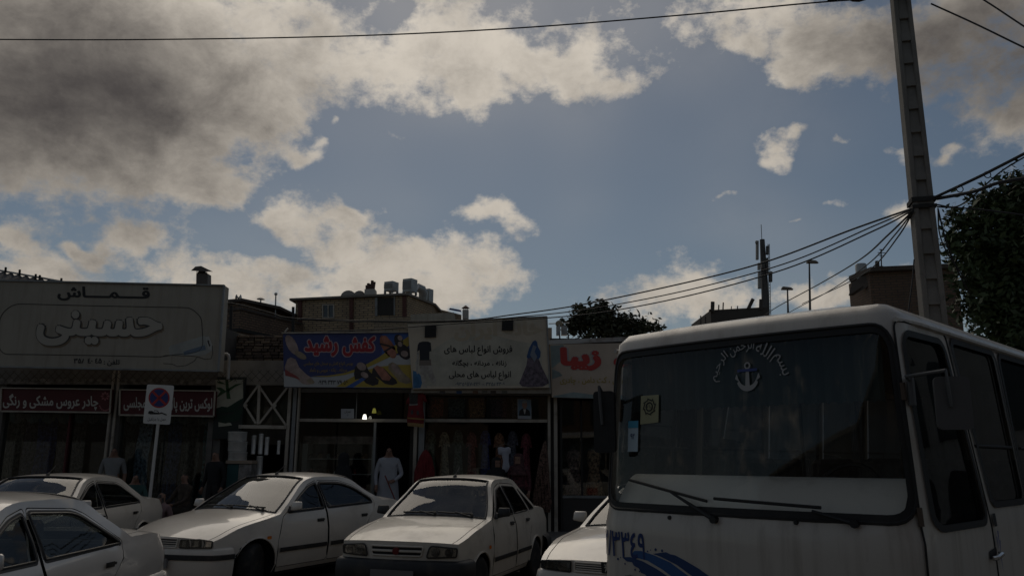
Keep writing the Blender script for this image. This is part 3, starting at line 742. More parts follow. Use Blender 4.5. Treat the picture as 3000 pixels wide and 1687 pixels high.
def busmap(s, q, off=0.0):
    (x, y), (nx, ny) = busplan(s)
    z = q; ins = 0.075 * max(0.0, min(q, ZR) - 1.27)
    if q < 1.27 and ny < 0: ins -= 0.028 * min(1.0, max(0.0, (1.275 - q) / 0.03)) * (-ny)
    if q > ZR:
        a = min((q - ZR) / RR, math.pi / 2); z = ZR + RR * math.sin(a); ins += RR * (1 - math.cos(a))
    return (x + nx * (off - ins), y + ny * (off - ins), z)
S0 = BW - BR + QA - BR                      # near side: s = S0 + distance back from the corner
SF = BR - QA + BR                           # far side: s = SF - distance back
def fr(px, py):
    """windscreen-plane coordinates (s, z) of a point seen on the front"""
    O = Vector((0, 0, CAMH)); d = ray(px, py); p = O + d * ((b_N - b_ax * .03 - O).dot(b_ax) / d.dot(b_ax))
    return (BW - (p - b_N).dot(b_w), p.z)
QT = ZR + RR * math.pi / 2
ws = rounded([(.10, 1.355), (BW - .065, 1.355), (BW - .085, 2.415), (.115, 2.415)], [.13, .13, .15, .15], 6)
dwin = rounded([(S0 + .17, 1.30), (S0 + 1.05, 1.30), (S0 + .83, 2.40), (S0 + .15, 2.39)], .1, 5)
nw = [rounded([(S0 + 1.22, 1.40), (S0 + 1.96, 1.40), (S0 + 1.92, 2.43), (S0 + .99, 2.43)], .08, 5)]
for i in range(4):
    a = 2.03 + i * 1.12; nw.append(rounded([(S0 + a, 1.40), (S0 + a + 1.04, 1.40), (S0 + a + 1.04, 2.43), (S0 + a, 2.43)], .08, 5))
fw = [rounded([(SF - a - 1.04, 1.40), (SF - a, 1.40), (SF - a, 2.41), (SF - a - 1.04, 2.41)], .08, 5) for a in (.25, 1.4, 2.55, 3.7, 4.85)]
sE = BL_ - 0.0
zb = 0.38
wc = 1.75
def arc(sc, sg): return [(sc + sg * .5 * math.cos(math.pi - math.pi * i / 10), .42 + .47 * math.sin(math.pi * i / 10)) for i in range(11)]
outline = [(SF - sE, zb), (SF - 5.3 - .5, zb)] + arc(SF - 5.3, 1) + [(SF - 5.3 + .5, zb), (SF - wc - .5, zb)] + arc(SF - wc, 1) + [(SF - wc + .5, zb), (S0 + wc - .5, zb)] + arc(S0 + wc, 1) + [(S0 + wc + .5, zb), (S0 + 5.3 - .5, zb)] + arc(S0 + 5.3, 1) + [(S0 + 5.3 + .5, zb), (S0 + sE, zb), (S0 + sE, QT), (SF - sE, QT)]
shell = MB()
o_ = resample(outline, .07); h_ = [resample(h, .08) for h in [ws, dwin] + nw + fw]
v_, f_ = flat_mesh(o_, h_, .10)
shell.add([busmap(a, b) for a, b in v_], f_)
# roof, crowned, meeting the curved cornice
rim = [busmap(a, QT) for a in [SF - sE + (S0 + sE - SF + sE) * i / 220 for i in range(221)]]
v2, f2 = flat_mesh([(p[0], p[1]) for p in rim], [], .18)
def crown(x, y):
    d = min((x - p[0]) ** 2 + (y - p[1]) ** 2 for p in rim) ** .5
    if y > BL_ - 1.2: d = min(x - .25, BW - .25 - x)
    return ZR + RR + 0.11 * (1 - (1 - min(1.0, max(0, d) / .85)) ** 2)
shell.add([(x, y, crown(x, y)) for x, y in v2], f2)
# rear end
rear = [busmap(S0 + sE, zb + (QT - zb) * i / 20) for i in range(21)]; rear2 = [busmap(SF - sE, zb + (QT - zb) * i / 20) for i in range(21)]
shell.add(rear + rear2, [(i, i + 1, i + 22, i + 21) for i in range(20)])
shell.build('body', paint, bus, True, 50, 0.002)
def ring(poly, wd, off, name, m, parent, inner=0.012):
    return panel(offset_poly(poly, wd), [offset_poly(poly, -inner)], lambda a, b: busmap(a, b, off), .2, .06).build(name, m, parent, True)
wsp = panel(ws, [], lambda a, b: busmap(a, b, -.01), .15, .08).build('windscreen', bglass, bus, True)
ring(ws, .042, .008, 'windscreen_seal', blk, wsp)
MB().tube([busmap(a, b, .006) for a, b in resample(offset_poly(ws, .036), .06)], .012, 6, True).build('seal_bead', blk, wsp, True)
door = panel(rounded([(S0 + .085, .45), (S0 + 1.16, .45), (S0 + 1.12, 1.2), (S0 + .90, 2.46), (S0 + .085, 2.46)], .05), [dwin], lambda a, b: busmap(a, b, .007), .12, .07).build('cab_door', paint, bus, True)
panel(dwin, [], lambda a, b: busmap(a, b, -.012), .2, .1).build('window_pane', bglass2, door, True)
ring(dwin, .028, .014, 'window_seal', blk, door)
MB().tube([busmap(a, b, .008) for a, b in resample(rounded([(S0 + .078, .45), (S0 + 1.165, .45), (S0 + 1.125, 1.2), (S0 + .907, 2.466), (S0 + .078, 2.466)], .05), .08)], .006, 5, True).build('door_gap', blk, door)
hb = MB().tube([busmap(S0 + 1.0, 1.08, .03), busmap(S0 + 1.03, 1.085, .05), busmap(S0 + 1.12, 1.10, .05), busmap(S0 + 1.15, 1.105, .03)], .014, 6); hb.build('handle', mat('lamp_chrome', (.6, .6, .6)), door)
panel(rounded([(S0 + 1.0, 1.07), (S0 + 1.15, 1.09), (S0 + 1.15, 1.14), (S0 + 1.0, 1.12)], .02), [], lambda a, b: busmap(a, b, .012), .08, .05).build('handle_recess', blk, door)
for z in (1.36, 2.05, .8):
    MB().cyl(busmap(S0 + .075, z - .05, .016), busmap(S0 + .075, z + .05, .016), .016, 8).build('hinge', mat('hinge_rust', (.10, .07, .05), .8), door)
panel(rounded([(S0 + 1.16, 1.26), (S0 + 1.22, 1.26), (S0 + 1.22, 1.34), (S0 + 1.16, 1.34)], .01), [], lambda a, b: busmap(a, b, .012), .06, .05).build('side_lamp', blk, bus)
for grp in (nw, fw):
    for w_ in grp:
        g = panel(w_, [], lambda a, b: busmap(a, b, -.012), .3, .12).build('side_window', bglass2, bus, True)
        ring(w_, .03, .012, 'window_seal', blk, g)
        xs = [p[0] for p in w_]; a0, a1 = min(xs) + .1, max(xs) - .03
        MB().tube([busmap(a0 + (a1 - a0) * i / 4, 1.76, .002) for i in range(5)], .010, 6).build('sliding_rail', blk, g)
# rain gutters, ridge under the windscreen, wipers
for sg, s0 in ((1, S0), (-1, SF)):
    MB().tube([busmap(s0 + sg * (.10 + i * .32), 2.475, .014) for i in range(20)], .017, 6).build('rain_gutter', paint, bus, True)
rub = mat('wiper_black', (.012, .012, .012), .5)
def wiper(piv, mid, ta, tb):
    w = MB(); p = busmap(*fr(*piv), .03); m = busmap(*fr(*mid), .035)
    w.tube([p, m], [.016, .008], 7); a = fr(*ta); b = fr(*tb)
    w.tube([busmap(a[0] + (b[0] - a[0]) * i / 8, a[1] + (b[1] - a[1]) * i / 8, .022) for i in range(9)], .010, 6)
    w.cyl(busmap(*fr(*piv), .0), busmap(*fr(*piv), .05), .024, 10)
    w.build('wiper', rub, bus, True)
wiper((2105, 1520), (1975, 1441), (1840, 1405), (2080, 1467))
wiper((2505, 1533), (2385, 1495), (2100, 1459), (2408, 1486))
for q in ((1968, 1515), (2337, 1529)):
    MB().lathe([(.013, -.01), (.016, .01), (.008, .02)], 10, (0, 0, 0), 'y').build('washer_jet', rub, bus, True).location = busmap(*fr(*q), .012)
# decals
white = mat('decal_white', (.40, .39, .37), .6); navy = mat('decal_navy', (.012, .035, .15), .6); wave = mat('decal_wave_blue', (.02, .09, .26), .55); wave2 = mat('decal_wave_dark', (.012, .045, .15), .55)
cx, cz = fr(2180, 1092)
dec = MB()
def arc_word(word, a0, a1, r0=.195, r1=.275):
    vs, fs, _l = glyphs(word); xs = [v[0] for v in vs]; ys = [v[1] for v in vs]
    pts = []
    for a, b in vs:
        t = R(a1 + (a0 - a1) * (a - min(xs)) / (max(xs) - min(xs))); rr = r0 + (r1 - r0) * (b - min(ys)) / (max(ys) - min(ys))
        pts.append(busmap(cx + rr * math.cos(t) * 1.05, cz - .075 + rr * math.sin(t) * 1.1, .004))
    dec.add(pts, fs)
arc_word('بسم', 10, 42); arc_word('الله', 46, 74); arc_word('الرحمن', 78, 122); arc_word('الرحیم', 126, 172)
dec.build('blessing_lettering', white, wsp)
an = MB()
def anp(pts, hole=()): panel(pts, list(hole), lambda a, b: busmap(cx + a * .8, cz + b * .85, .005), .1, .03, an)
def circ(x, z, r, n=16): return [(x + r * math.cos(2 * math.pi * i / n), z + r * math.sin(2 * math.pi * i / n)) for i in range(n)]
anp(circ(0, .06, .028), [circ(0, .06, .016)])
anp([(-.014, .03), (.014, .03), (.02, -.10), (0, -.135), (-.02, -.10)])
ar = []
for i in range(13):
    t = R(200 + 140 * i / 12); ar.append((.098 * math.cos(t), -.035 + .10 * math.sin(t)))
for i in range(13):
    t = R(340 - 140 * i / 12); ar.append((.078 * math.cos(t), -.028 + .068 * math.sin(t)))
anp(ar)
for sg in (1, -1): anp([(sg * .112, -.035), (sg * .07, -.062), (sg * .098, .0)])
an.build('anchor_emblem', white, wsp)
panel([(-.07, .012), (.07, .012), (.07, .030), (-.07, .030)], [], lambda a, b: busmap(cx + a, cz + b, .008), .1, .05).build('anchor_bar', mat('decal_blue', (.04, .06, .22), .5), wsp)
p0, p1 = fr(1858, 1158), fr(1917, 1240)
st = panel([(p0[0], p1[1]), (p1[0], p1[1] + .01), (p1[0], p0[1]), (p0[0], p0[1])], [], lambda a, b: busmap(a, b, .003), .1, .06).build('yellow_sticker', mat('sticker_yellow', (.36, .34, .19), .6), wsp)
sw = MB(); sx, sz = (p0[0] + p1[0]) / 2, (p0[1] + p1[1]) / 2 + .02
for i in range(8):
    t = 2 * math.pi * i / 8; c, s_ = math.cos(t), math.sin(t)
    q = [(.045, -.03), (.062, .02), (.054, .02), (.038, -.022)]
    panel([(sx + c * a - s_ * b, sz + s_ * a + c * b) for a, b in q], [], lambda a, b: busmap(a, b, .006), .1, .05, sw)
panel(circ(sx, sz, .034), [circ(sx, sz, .024)], lambda a, b: busmap(a, b, .006), .1, .05, sw)
text_on(sw, 'راه', (sx - .018, sz - .014, sx + .018, sz + .014), lambda a, b, d: busmap(a, b, .0065 + d))
sw.build('sticker_emblem', mat('ink_black', (.015, .015, .015), .7), st)
p0, p1 = fr(1822, 1232), fr(1856, 1322)
s2 = panel([(p0[0], p1[1]), (p1[0], p1[1]), (p1[0], p0[1]), (p0[0], p0[1])], [], lambda a, b: busmap(a, b, .003), .1, .06).build('permit_sticker', mat('sticker_pale', (.45, .55, .60), .6), wsp)
panel([(p0[0], p0[1] - .05), (p1[0], p0[1] - .05), (p1[0], p0[1]), (p0[0], p0[1])], [], lambda a, b: busmap(a, b, .005), .1, .06).build('permit_header', mat('sticker_cyan', (.05, .30, .45), .6), s2)
text_on(MB(), '۹۲', (p0[0] + .025, p0[1] - .13, p0[0] + .065, p0[1] - .09), lambda a, b, d: busmap(a, b, .005 + d)).build('permit_number', navy, s2)
a0 = fr(1778, 1618); a1 = fr(1893, 1562)
text_on(MB(), '۲/۳۳٤۹', (.055, a0[1] - .02, a1[0] + .01, a1[1] + .005), lambda a, b, d: busmap(a, b, .003 + d), .02, raw=True).build('fleet_number', navy, bus)
def swoosh(pts, m, nm):
    panel([fr(*p) for p in pts], [], lambda a, b: busmap(a, b, .003), .15, .06).build(nm, m, bus)
swoosh([(1858, 1618), (1864, 1612), (1885, 1612), (1925, 1624), (1975, 1645), (2030, 1684), (2085, 1740), (2120, 1800), (2085, 1800), (2055, 1755), (2000, 1700), (1950, 1665), (1905, 1640), (1862, 1630)], wave, 'wave_stripe')
swoosh([(1922, 1620), (1945, 1617), (1962, 1615), (1975, 1621), (1990, 1624), (2018, 1638), (2060, 1662), (2096, 1687), (2140, 1740), (2175, 1800), (2140, 1800), (2090, 1730), (2045, 1687), (1995, 1652), (1950, 1630)], wave2, 'wave_stripe')
swoosh([(1825, 1631), (1850, 1630), (1890, 1642), (1935, 1665), (1975, 1690), (2020, 1745), (2045, 1800), (1960, 1800), (1935, 1740), (1915, 1700), (1898, 1681), (1885, 1676), (1878, 1663), (1862, 1655), (1856, 1645), (1840, 1643)], wave2, 'wave_stripe')
for q, r_ in (((1811, 1636), .008), ((1820, 1632), .005), ((1834, 1650), .007), ((1866, 1667), .008), ((1880, 1672), .006), ((1905, 1613), .006), ((1930, 1608), .010), ((1950, 1611), .009), ((1915, 1609), .004)):
    c_ = fr(*q); panel(circ(c_[0], c_[1], r_, 8), [], lambda a, b: busmap(a, b, .003), .1, .05).build('wave_drop', wave2, bus)
# blue bird-like flourish on the cab door
fl = mat('decal_blue2', (.03, .06, .25), .6)
for pts in ([(1.17, 1.20), (1.195, 1.10), (1.185, 1.20)], [(1.20, 1.235), (1.215, 1.12), (1.222, 1.23)], [(1.23, 1.18), (1.20, 1.05), (1.245, 1.17)], [(1.21, 1.08), (1.235, .98), (1.225, 1.09)]):
    panel([(S0 + a, b) for a, b in pts], [], lambda a, b: busmap(a, b, .013), .1, .05).build('door_flourish', fl, bus)
# ---- inside
dashm = mat('dash_cover_white', (.82, .77, .68), .5, dirt=(.35, .30, .25), dirt_amt=.4, dscale=3)
MB().grid(lambda u, v: (.14 + (BW - .28) * u, busmap(.14 + (BW - .28) * u, 1.4)[1] + .05 + .26 * v, 1.325 + .235 * math.sin(v * math.pi / 2) ** .9), 14, 8).build('dash_cover', dashm, bus, True)
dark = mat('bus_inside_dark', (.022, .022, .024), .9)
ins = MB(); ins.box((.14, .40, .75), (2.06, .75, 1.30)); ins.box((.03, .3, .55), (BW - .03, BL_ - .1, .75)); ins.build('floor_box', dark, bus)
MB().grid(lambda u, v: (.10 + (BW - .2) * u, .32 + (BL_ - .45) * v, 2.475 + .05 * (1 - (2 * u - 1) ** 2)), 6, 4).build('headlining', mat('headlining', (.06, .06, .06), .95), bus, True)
curt = MB(); K = 84
for i in range(K + 1):
    x = .22 + (BW - .44) * i / K; y = busmap(x, 2.2)[1] + .12 + .012 * math.sin(i * 1.5)
    zz = 2.0 + .014 * abs(math.sin(i * math.pi / 3))
    curt.v += [(x, y, 2.47), (x, y + .005, 2.2), (x, y, zz)]
curt.f = [(3 * i + j, 3 * i + 3 + j, 3 * i + 4 + j, 3 * i + 1 + j) for i in range(K) for j in range(2)]; curt.m = [0] * len(curt.f)
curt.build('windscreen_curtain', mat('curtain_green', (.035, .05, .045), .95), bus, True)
seatm = mat('bus_seat_cloth', (.10, .095, .09), .95, var=.35, vscale=12)
for r_ in range(5):
    for x in ((.42, .88, 1.72) if r_ else (.62, 1.62)):
        y = 1.15 + r_ * .85
        s = MB(); s.box((x - .2, y - .42, .95), (x + .2, y, 1.08)); s.hexa([(x - .2, y - .04, 1.0), (x + .2, y - .04, 1.0), (x + .2, y + .08, 1.0), (x - .2, y + .08, 1.0), (x - .16, y + .08, 1.68), (x + .16, y + .08, 1.68), (x + .16, y + .18, 1.68), (x - .16, y + .18, 1.68)])
        s.build('passenger_seat', seatm, bus, bevel=.04)
MB().tube([(1.62 + .21 * math.cos(a), .62 + .10 * math.sin(a), 1.46 + .18 * math.sin(a)) for a in [2 * math.pi * i / 20 for i in range(20)]], .015, 6, True).cyl((1.62, .62, 1.46), (1.62, .5, 1.2), .03, 8).build('steering_wheel', blk, bus)
for x, y in ((.70, 1.9), (1.35, 1.5), (1.45, 3.1)):
    MB().cyl((x, y, .7), (x, y, 2.5), .016, 8).build('grab_pole', mat('steel_pole', (.10, .10, .10), .5, .3), bus)
# ---- mirrors
toL = lambda v: Matrix.Rotation(BA, 4, 'Z') @ (Vector(v) - b_L)
def mirror(c, depth, w, h, armfrom, m, yaw):
    mr = MB(); ctr = toL(at(c[0], c[1], depth)); q = rounded([(-w / 2, -h / 2), (w / 2, -h / 2), (w / 2, h / 2), (-w / 2, h / 2)], .03)
    n = len(q); c_, s_ = math.cos(yaw), math.sin(yaw)
    vs = [(ctr.x + a * c_ - t * s_, ctr.y + a * s_ + t * c_, ctr.z + b) for t in (-.02, .02) for a, b in q]
    mr.add(vs, [tuple(range(n)), tuple(reversed(range(n, 2 * n)))] + [(i, (i + 1) % n, (i + 1) % n + n, i + n) for i in range(n)])
    o = mr.build('wing_mirror', m, bus, True, 50)
    a = Vector(armfrom)
    MB().tube([a, a + Vector((.0, -.08, .03)), Vector((ctr.x, ctr.y - .06, ctr.z + h * .5 + .03)), Vector((ctr.x, ctr.y - .05, ctr.z + h * .3)), Vector((ctr.x, ctr.y - .03, ctr.z - .02))], .011, 7).cyl(a + Vector((0, -.02, -.13)), a + Vector((0, -.02, .03)), .022, 8).build('mirror_arm', mat('arm_grey', (.10, .10, .10), .5), o, True)
mirror((2792, 1180), 4.42, .175, .285, busmap(S0 + .14, 2.10, .03), mat('mirror_back', (.10, .097, .093), .55), R(30))
mirror((1772, 1235), 5.98, .16, .44, busmap(SF - .0, 2.08, .03), blk, R(20))
# ---- running gear and lower front (below the picture)
for s0, sg in ((BW - .16, 1), (.16, -1)):
    for y in (wc, 5.3):
        MB().lathe([(.26, -.1), (.39, -.11), (.42, -.07), (.42, .07), (.39, .11), (.26, .1)], 24, (s0, y, .42), 'x').build('wheel', mat('tyre_rubber', (.018, .018, .018)), bus, True, 50)
for s_ in (.35, 1.85):
    panel(circ(s_, .78, .11), [], lambda a, b: busmap(a, b, .01), .1, .05).build('headlight', mat('lamp_chrome', (.6, .6, .6)), bus, True)
MB().box((.05, -.14, .40), (2.15, -.02, .60)).build('bumper', mat('bumper_grey', (.12, .12, .12), .6), bus, bevel=.03)
# ---------------------------------------------------------------- ground
asphalt = mat('asphalt', (0.075, 0.066, 0.056), 0.88, var=0.3, vscale=1.2, dirt=(0.15, 0.125, 0.095), dirt_amt=0.6, dscale=.6, bump=0.25, bscale=90)
tag(MB().add([(-400, -400, 0), (400, -400, 0), (400, 900, 0), (-400, 900, 0)], [(0, 1, 2, 3)]).build('ground', asphalt), kind='structure')
F = 18.5; FL = .15
pave = mat('pavement_concrete', (.16, .145, .125), .9, var=.25, vscale=2.5, dirt=(.06, .05, .045), dirt_amt=.5, bump=.2, bscale=50)
tag(MB().box((-30, 16.25, -.02), (34, 30, FL)).build('pavement', pave), kind='structure')
kerb = empty('kerb'); tag(kerb, kind='structure')
for i in range(26):
    MB().box((-14 + i * .95, 16.1, -.02), (-14 + i * .95 + .935, 16.247, .155)).build('kerb_stone', mat('kerb_concrete', (.24, .22, .19), .9, var=.2, dirt=(.06, .05, .04), dirt_amt=.5), kerb, bevel=.012)

# ---------------------------------------------------------------- helpers for the shop row
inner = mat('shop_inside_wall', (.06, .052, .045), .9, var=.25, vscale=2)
steelw = mat('painted_steel_cream', (.44, .385, .31), .55, dirt=(.14, .10, .07), dirt_amt=.55, dscale=3)
steelg = mat('painted_steel_grey', (.25, .25, .24), .5, dirt=(.10, .08, .06), dirt_amt=.5, dscale=3)
darkm = mat('plain_dark', (.03, .028, .026), .9)  # one even near-black tone shared by many dark parts
shopglass = glass('shop_glass', (.86, .88, .86), .004, .4)
plaster = mat('old_plaster', (.30, .26, .21), .95, var=.2, vscale=1.5, dirt=(.10, .08, .06), dirt_amt=.6, dscale=1.2, bump=.3, bscale=18)
def X(px, Y=F, py=1250): return at(px, py, Y).x
def Z(py, Y=F, px=1500): return at(px, py, Y).z
def bar(mb, a, b, Y, w=.06, d=.06):
    """square bar between two points of the picture lying at depth Y"""
    p, q = at(*a, Y), at(*b, Y); v = q - p; n = Vector((-v.z, 0, v.x)).normalized() * (w / 2)
    mb.hexa([p - n - Vector((0, d / 2, 0)), q - n - Vector((0, d / 2, 0)), q - n + Vector((0, d / 2, 0)), p - n + Vector((0, d / 2, 0)),
             p + n - Vector((0, d / 2, 0)), q + n - Vector((0, d / 2, 0)), q + n + Vector((0, d / 2, 0)), p + n + Vector((0, d / 2, 0))])
    return mb
def quad_box(c, Y, th):
    """slab with its four front corners (TL, TR, BR, BL) seen at depth Y, thickness th behind"""
    p = [at(*q, Y) for q in c]; o = Vector((0, th, 0))
    return MB().hexa([p[3], p[2], p[2] + o, p[3] + o, p[0], p[1], p[1] + o, p[0] + o])
def patch(pts, Y, name, m, parent, step=None):
    """flat print: polygon given by picture points at depth Y"""
    v, f = flat_mesh(pts, [], step)
    return MB().add([at(a, b, Y) for a, b in v], f).build(name, m, parent)
def letter(txt, x0, y0, x1, y1, Y, name, m, parent, bold=.012, raw=False, slope=0.0):
    return text_on(MB(), txt, (x0, -y1, x1, -y0), lambda a, b, d: at(a, -b + slope * (a - x0), Y) - Vector((0, d, 0)), bold, raw).build(name, m, parent)
def shop(name, px0, px1, top, label, depth=4.2, wallm=None):
    x0, x1 = X(px0), X(px1); r = empty(name, ((x0 + x1) / 2, F, FL), 0, label, 'shop'); ox, oy, oz = r.location
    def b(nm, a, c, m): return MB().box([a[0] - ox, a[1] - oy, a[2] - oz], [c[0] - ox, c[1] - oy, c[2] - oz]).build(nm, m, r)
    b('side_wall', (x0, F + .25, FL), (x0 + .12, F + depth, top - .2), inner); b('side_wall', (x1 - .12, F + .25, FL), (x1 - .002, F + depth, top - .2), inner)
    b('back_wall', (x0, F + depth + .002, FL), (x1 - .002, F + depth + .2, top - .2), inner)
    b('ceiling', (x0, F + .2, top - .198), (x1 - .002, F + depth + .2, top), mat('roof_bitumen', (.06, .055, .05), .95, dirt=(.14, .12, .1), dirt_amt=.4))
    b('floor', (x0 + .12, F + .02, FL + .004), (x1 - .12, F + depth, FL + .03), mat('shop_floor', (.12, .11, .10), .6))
    return r, b
def part(r, mb, name, m, **k):
    ox, oy, oz = r.location; mb.v = [(v[0] - ox, v[1] - oy, v[2] - oz) for v in mb.v]
    return mb.build(name, m, r, **k)

# ================================================================= fabric shop (left)
zt = Z(1100)
fab, fb = shop('fabric_shop', -330, 628, zt + 1.1, 'fabric shop at the left under the large pale sign, curtains and cloth in its windows')
wallc = mat('shop_front_wall', (.17, .155, .135), .9, var=.2, dirt=(.05, .04, .035), dirt_amt=.5)
part(fab, MB().box((X(-330), F - .05, Z(1130)), (X(628), F + .2, zt + 1.1)), 'front_wall', wallc)
for a, b_ in ((-330, 8), (322, 352), (612, 628)):
    part(fab, MB().box((X(a), F - .06, FL), (X(b_), F + .22, Z(1131))), 'pier', wallc)
for px in (328, 343): part(fab, MB().tube([(X(px), F - .16, FL), (X(px), F - .16, Z(1090))], .032, 10), 'downpipe', steelw, smooth=True)
part(fab, MB().box((X(200), F - .02, FL), (X(206), F + .1, Z(1212))), 'door_post', mat('post_red', (.09, .012, .012), .6))
part(fab, MB().box((X(-330), F - .14, Z(1134)), (X(628), F - .055, Z(1118))), 'fascia_beam', mat('beam_speckled', (.20, .18, .155), .8, var=.5, vscale=9))
mesh_ = MB()
for i in range(60):
    a = -60 + i * 24
    for q in (((a, 1084), (a + 34, 1118)), ((a + 34, 1084), (a, 1118))): bar(mesh_, q[0], q[1], F - .30, .010, .010)
tag(part(fab, mesh_, 'diamond_mesh', mat('mesh_rust', (.09, .075, .05), .8)), kind='stuff')
for (a, b_) in ((8, 200), (206, 322), (352, 480), (484, 612)):
    p = MB().box((X(a), F + .06, FL + .05), (X(b_), F + .066, Z(1213))); part(fab, p, 'shop_window', shopglass)
# scalloped pelmets
for (a, b_, k) in ((14, 200, 4), (206, 318, 3), (356, 612, 5)):
    pm = MB(); N = 60; x0, x1 = X(a), X(b_); z0 = Z(1213)
    for i in range(N + 1):
        t = i / N; d = .10 + .16 * abs(math.sin(math.pi * k * t)) ** .7
        pm.v += [(x0 + (x1 - x0) * t, F + .10 + .02 * math.sin(i * 1.9), z0), (x0 + (x1 - x0) * t, F + .12 + .03 * math.sin(i * 1.9 + 1), z0 - d)]
    pm.f = [(2 * i, 2 * i + 1, 2 * i + 3, 2 * i + 2) for i in range(N)]; pm.m = [0] * N
    part(fab, pm, 'pelmet', mat('pelmet_cloth', (.16, .16, .15), .95, var=.3, vscale=7), smooth=True)

# big pale sign
sig = empty('shop_sign', at(300, 1085, 17.3), 0, 'large pale fabric shop sign with outlined lettering and a roll of cloth', 'sign', None)
def sigp(mb, nm, m, **k): return part(sig, mb, nm, m, **k)
YS = 17.3
cream = mat('sign_cream', (.345, .30, .235), .6, bump=.15, bscale=2.0, var=.08, vscale=1.2, dirt=(.20, .16, .12), dirt_amt=.35, dscale=1.3, streak=True)
sigp(quad_box([(-60, 820.5), (657, 836), (640, 1086), (-60, 1072)], YS, .30), 'panel', cream)
sigp(bar(bar(bar(MB(), (657, 835), (640, 1087), YS - .02, .035, .06), (-60, 820), (657, 836), YS - .02, .03, .05), (-60, 1073), (641, 1087), YS - .02, .03, .05), 'frame', steelg)
for px in (60, 330, 560): sigp(MB().box((X(px, YS), YS + .3, Z(1085)), (X(px, YS) + .05, F - .05, Z(1075))), 'bracket', darkm)
ink = mat('sign_ink', (.02, .018, .016), .7); brown = mat('sign_brown', (.20, .14, .085), .7); lineink = mat('sign_line', (.055, .048, .042), .7); pale = mat('sign_pale', (.40, .355, .29), .65)
def sl(txt, *a, **k):
    o = letter(txt, *a, **k); return o
def reparent(o, r):
    o.parent = r; o.location = -r.location
    return o
reparent(letter('قــــمــــاش', 168, 837, 439, 880, YS - .006, 'lettering', ink, None, .035, slope=.018), sig)
def line_px(pts, Y, w, nm, m, r, closed=False):
    return reparent(MB().tube([at(a, b, Y) for a, b in pts], w, 5, closed).build(nm, m, None), r)
rr = rounded([(0, 1037), (60, 1037.5), (300, 1041), (470, 1045), (500, 1040), (596, 1030), (592, 960), (590, 930), (560, 901), (300, 896), (40, 889.5), (2, 920), (-8, 980)], 38, 5)
line_px(rr, YS - .004, .008, 'border_line', lineink, sig, True)
def outlined(txt, x0, y0, x1, y1, Y, r, slope):
    for (dx, dy, m, nm, bo, dpt) in ((3.5, 5.5, brown, 'letter_side', .065, .004), (0, 0, lineink, 'letter_outline', .072, .008), (0, 0, pale, 'lettering', .042, .012)):
        reparent(letter(txt, x0 + dx - bo * 55, y0 + dy - bo * 55, x1 + dx + bo * 55, y1 + dy + bo * 55, Y - dpt, nm, m, None, bo, slope=slope), r)
outlined('حسینی', 108, 910, 474, 1010, YS, sig, .012)
reparent(letter('۳۵۸ ٤۰ ٤۵', 216, 1049, 298, 1064, YS - .006, 'phone_number', ink, None, .03, raw=True), sig)
reparent(letter('تلفن :', 304, 1052, 351, 1072, YS - .006, 'phone_word', ink, None, .03), sig)
for pts, m, nm in (([(494, 1018), (500, 1012), (598, 983), (610, 990), (620, 1015), (622, 1026), (600, 1040), (497, 1042)], mat('roll_pale', (.34, .335, .30), .7, var=.15, vscale=3), 'cloth_roll'), ([(537, 1030), (600, 1010), (603, 1024), (540, 1040)], mat('roll_blue', (.14, .18, .23), .7), 'cloth_print'),
                   ([(602, 988), (612, 984), (622, 1010), (620, 1026), (610, 1022)], mat('roll_end', (.42, .40, .36), .7), 'roll_end'), ([(607, 998), (612, 996), (617, 1010), (614, 1016)], ink, 'roll_core')):
    reparent(patch(pts, YS - (.005 if nm == 'cloth_roll' else .009), nm, m, None), sig)
line_px([(470, 1046), (485, 1040), (560, 1042), (578, 1045), (568, 1058), (545, 1070), (520, 1073), (505, 1066), (478, 1064)], YS - .005, .005, 'cloth_line', lineink, sig)
line_px([(578, 1044), (600, 1052), (618, 1050), (623, 1035), (622, 1012)], YS - .012, .005, 'cloth_line', lineink, sig)

